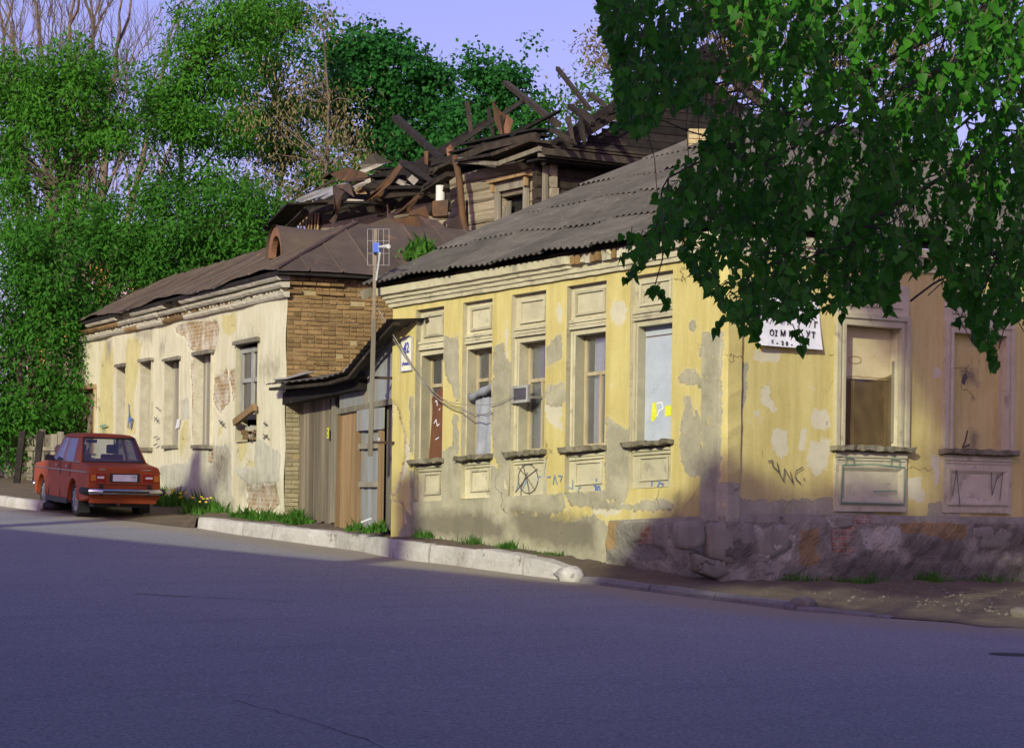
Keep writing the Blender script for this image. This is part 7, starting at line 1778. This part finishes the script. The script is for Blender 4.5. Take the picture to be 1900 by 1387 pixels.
blades('weeds', strip('G', 4.6, 5.9, .0, .3, 260, .9), 'few weeds by the shed door', .06, .25, .013, .4)
# dandelion heads among the weeds
mb = MB()
for k in range(26):
    s = random.uniform(4, 9); d = random.uniform(.2, .6); p = FL.pt(s, 0, d); p.z = basez('L', s) + random.uniform(.2, .38)
    mb.hexa([p + Vector((a * .022, b * .022, c * .012)) for c in (-1, 1) for a, b in ((-1, -1), (1, -1), (1, 1), (-1, 1))])
tag(mb.build('dandelion_flowers', simple('dandelion', (.80, .58, .02), .7), None), 'yellow dandelion heads in the weeds behind the car', 'flowers', kind='stuff')
# weeds rooted on the tin roof
sp = []
for k in range(420):
    p = at(random.gauss(790, 22), random.gauss(474, 7), 44.3 + random.uniform(-.3, .3)); sp.append(p)
blades('weeds', sp, 'green weeds sprouting from the rusty roof beside the corrugated one', .10, .34, .03, .5)
# pebbles and dry litter on the earth
def pebble(p, r):
    mb = MB(); N = 7
    for j, (z_, f_) in enumerate(((-.5, .7), (.1, 1.0), (.55, .75), (.8, .3))):
        for k in range(N):
            a = 2 * math.pi * k / N; q = r * f_ * random.uniform(.8, 1.2); mb.v.append((p.x + q * math.cos(a), p.y + q * math.sin(a), p.z + r * z_ * .8))
    mb.f = [(j * N + k, j * N + (k + 1) % N, (j + 1) * N + (k + 1) % N, (j + 1) * N + k) for j in range(3) for k in range(N)] + [tuple(3 * N + k for k in range(N))]; mb.m = [0] * len(mb.f); return mb
big = MB()
for k in range(420):
    t_ = random.random(); u = random.uniform(1080, 1960) if t_ < .75 else random.uniform(420, 1080)
    i = 15 if u > 1080 else 9
    if u > 1080: v = lerp(1085, 1165, (u - 1080) / 850) - random.uniform(2, 52)
    else: v = lerp(975, 1060, (u - 420) / 660) - random.uniform(4, 26)
    p = on_road(u, v)
    p.z += .10 if u > 1080 else .26
    m_ = pebble(p, random.uniform(.008, .028)); b = len(big.v); big.v += m_.v; big.f += [tuple(x + b for x in f) for f in m_.f]; big.m += m_.m
tag(big.build('pebbles', m_pebble, None, fix=False), 'scattered pebbles and grit on the earth pavement', 'pebbles', kind='stuff')
o = pebble(on_road(1490, 1131) + Vector((0, 0, .06)), .17).build('boulder', m_stone, None, smooth=True); tag(o, 'round grey stone at the end of the low kerb', 'stone')
o = pebble(on_road(1893, 1148) + Vector((0, 0, .05)), .16).build('boulder', m_pebble, None, smooth=True); tag(o, 'pale broken stone lying on the earth at the right edge', 'stone')
o = pebble(on_road(1045, 1078) + Vector((.1, .1, .07)), .22).build('boulder', m_kerb, None, smooth=True); tag(o, 'broken whitewashed kerb lump where the high kerb ends', 'stone')
# tyre lying under the car's flank, litter by the gate
p = at(108, 952, 48.6); mb = MB(); mb.tube([Vector((p.x + .27 * math.cos(a), p.y + .27 * math.sin(a), roadz(p.x, p.y) + .10)) for a in np.linspace(0, 2 * math.pi, 25)], .085, 10, cap=False); tag(mb.build('loose_tyre', m_rubber, None, smooth=True), 'old black tyre lying on the ground beyond the car', 'tyre')
p = FG.pt(4.9, 0, .12); p.z = -.36; mb = MB(); mb.tube([p, p + Vector((.16, -.22, .06))], .016, 6); tag(mb.build('plastic_tube', m_paper, None), 'white plastic tube lying in the weeds by the shed door', 'litter')
# unseen street trees, crowns shaped to shade the car, corner and right wall
shade_tree('unseen_street_tree', CX @ Vector((.7, .2, .55)), 42, (2.0, 1.6, .62), 110, 'unseen street tree shading the parked car')
shade_tree('unseen_street_tree', FB.pt(.40, -.45), 34, (.85, .85, .72), 130, 'unseen street tree shading the house corner')
shade_tree('unseen_street_tree', FB.pt(3.0, -1.05), 33, (1.7, 1.5, .50), 150, 'unseen street tree shading the plinth')
shade_tree('unseen_street_tree', FB.pt(4.95, 1.95), 34, (.62, .62, .85), 46, 'unseen street tree dappling the blind window')
shade_tree('unseen_street_tree', FB.pt(5.0, .15), 34.5, (.6, .6, .42), 36, 'unseen street tree dappling the sill of the blind window')
shade_tree('unseen_street_tree', FB.pt(6.3, .9), 35, (.8, .8, 1.5), 110, 'unseen street tree shading the far end of the right wall')
shade_tree('unseen_street_tree', FA.pt(.9, -.95), 33, (.9, .9, .45), 90, 'unseen street tree shading the foot of the corner')
shade_tree('unseen_street_tree', FB.pt(4.1, 2.55), 33, (.75, .7, .6), 60, 'unseen street tree shading the frieze of the blind window')
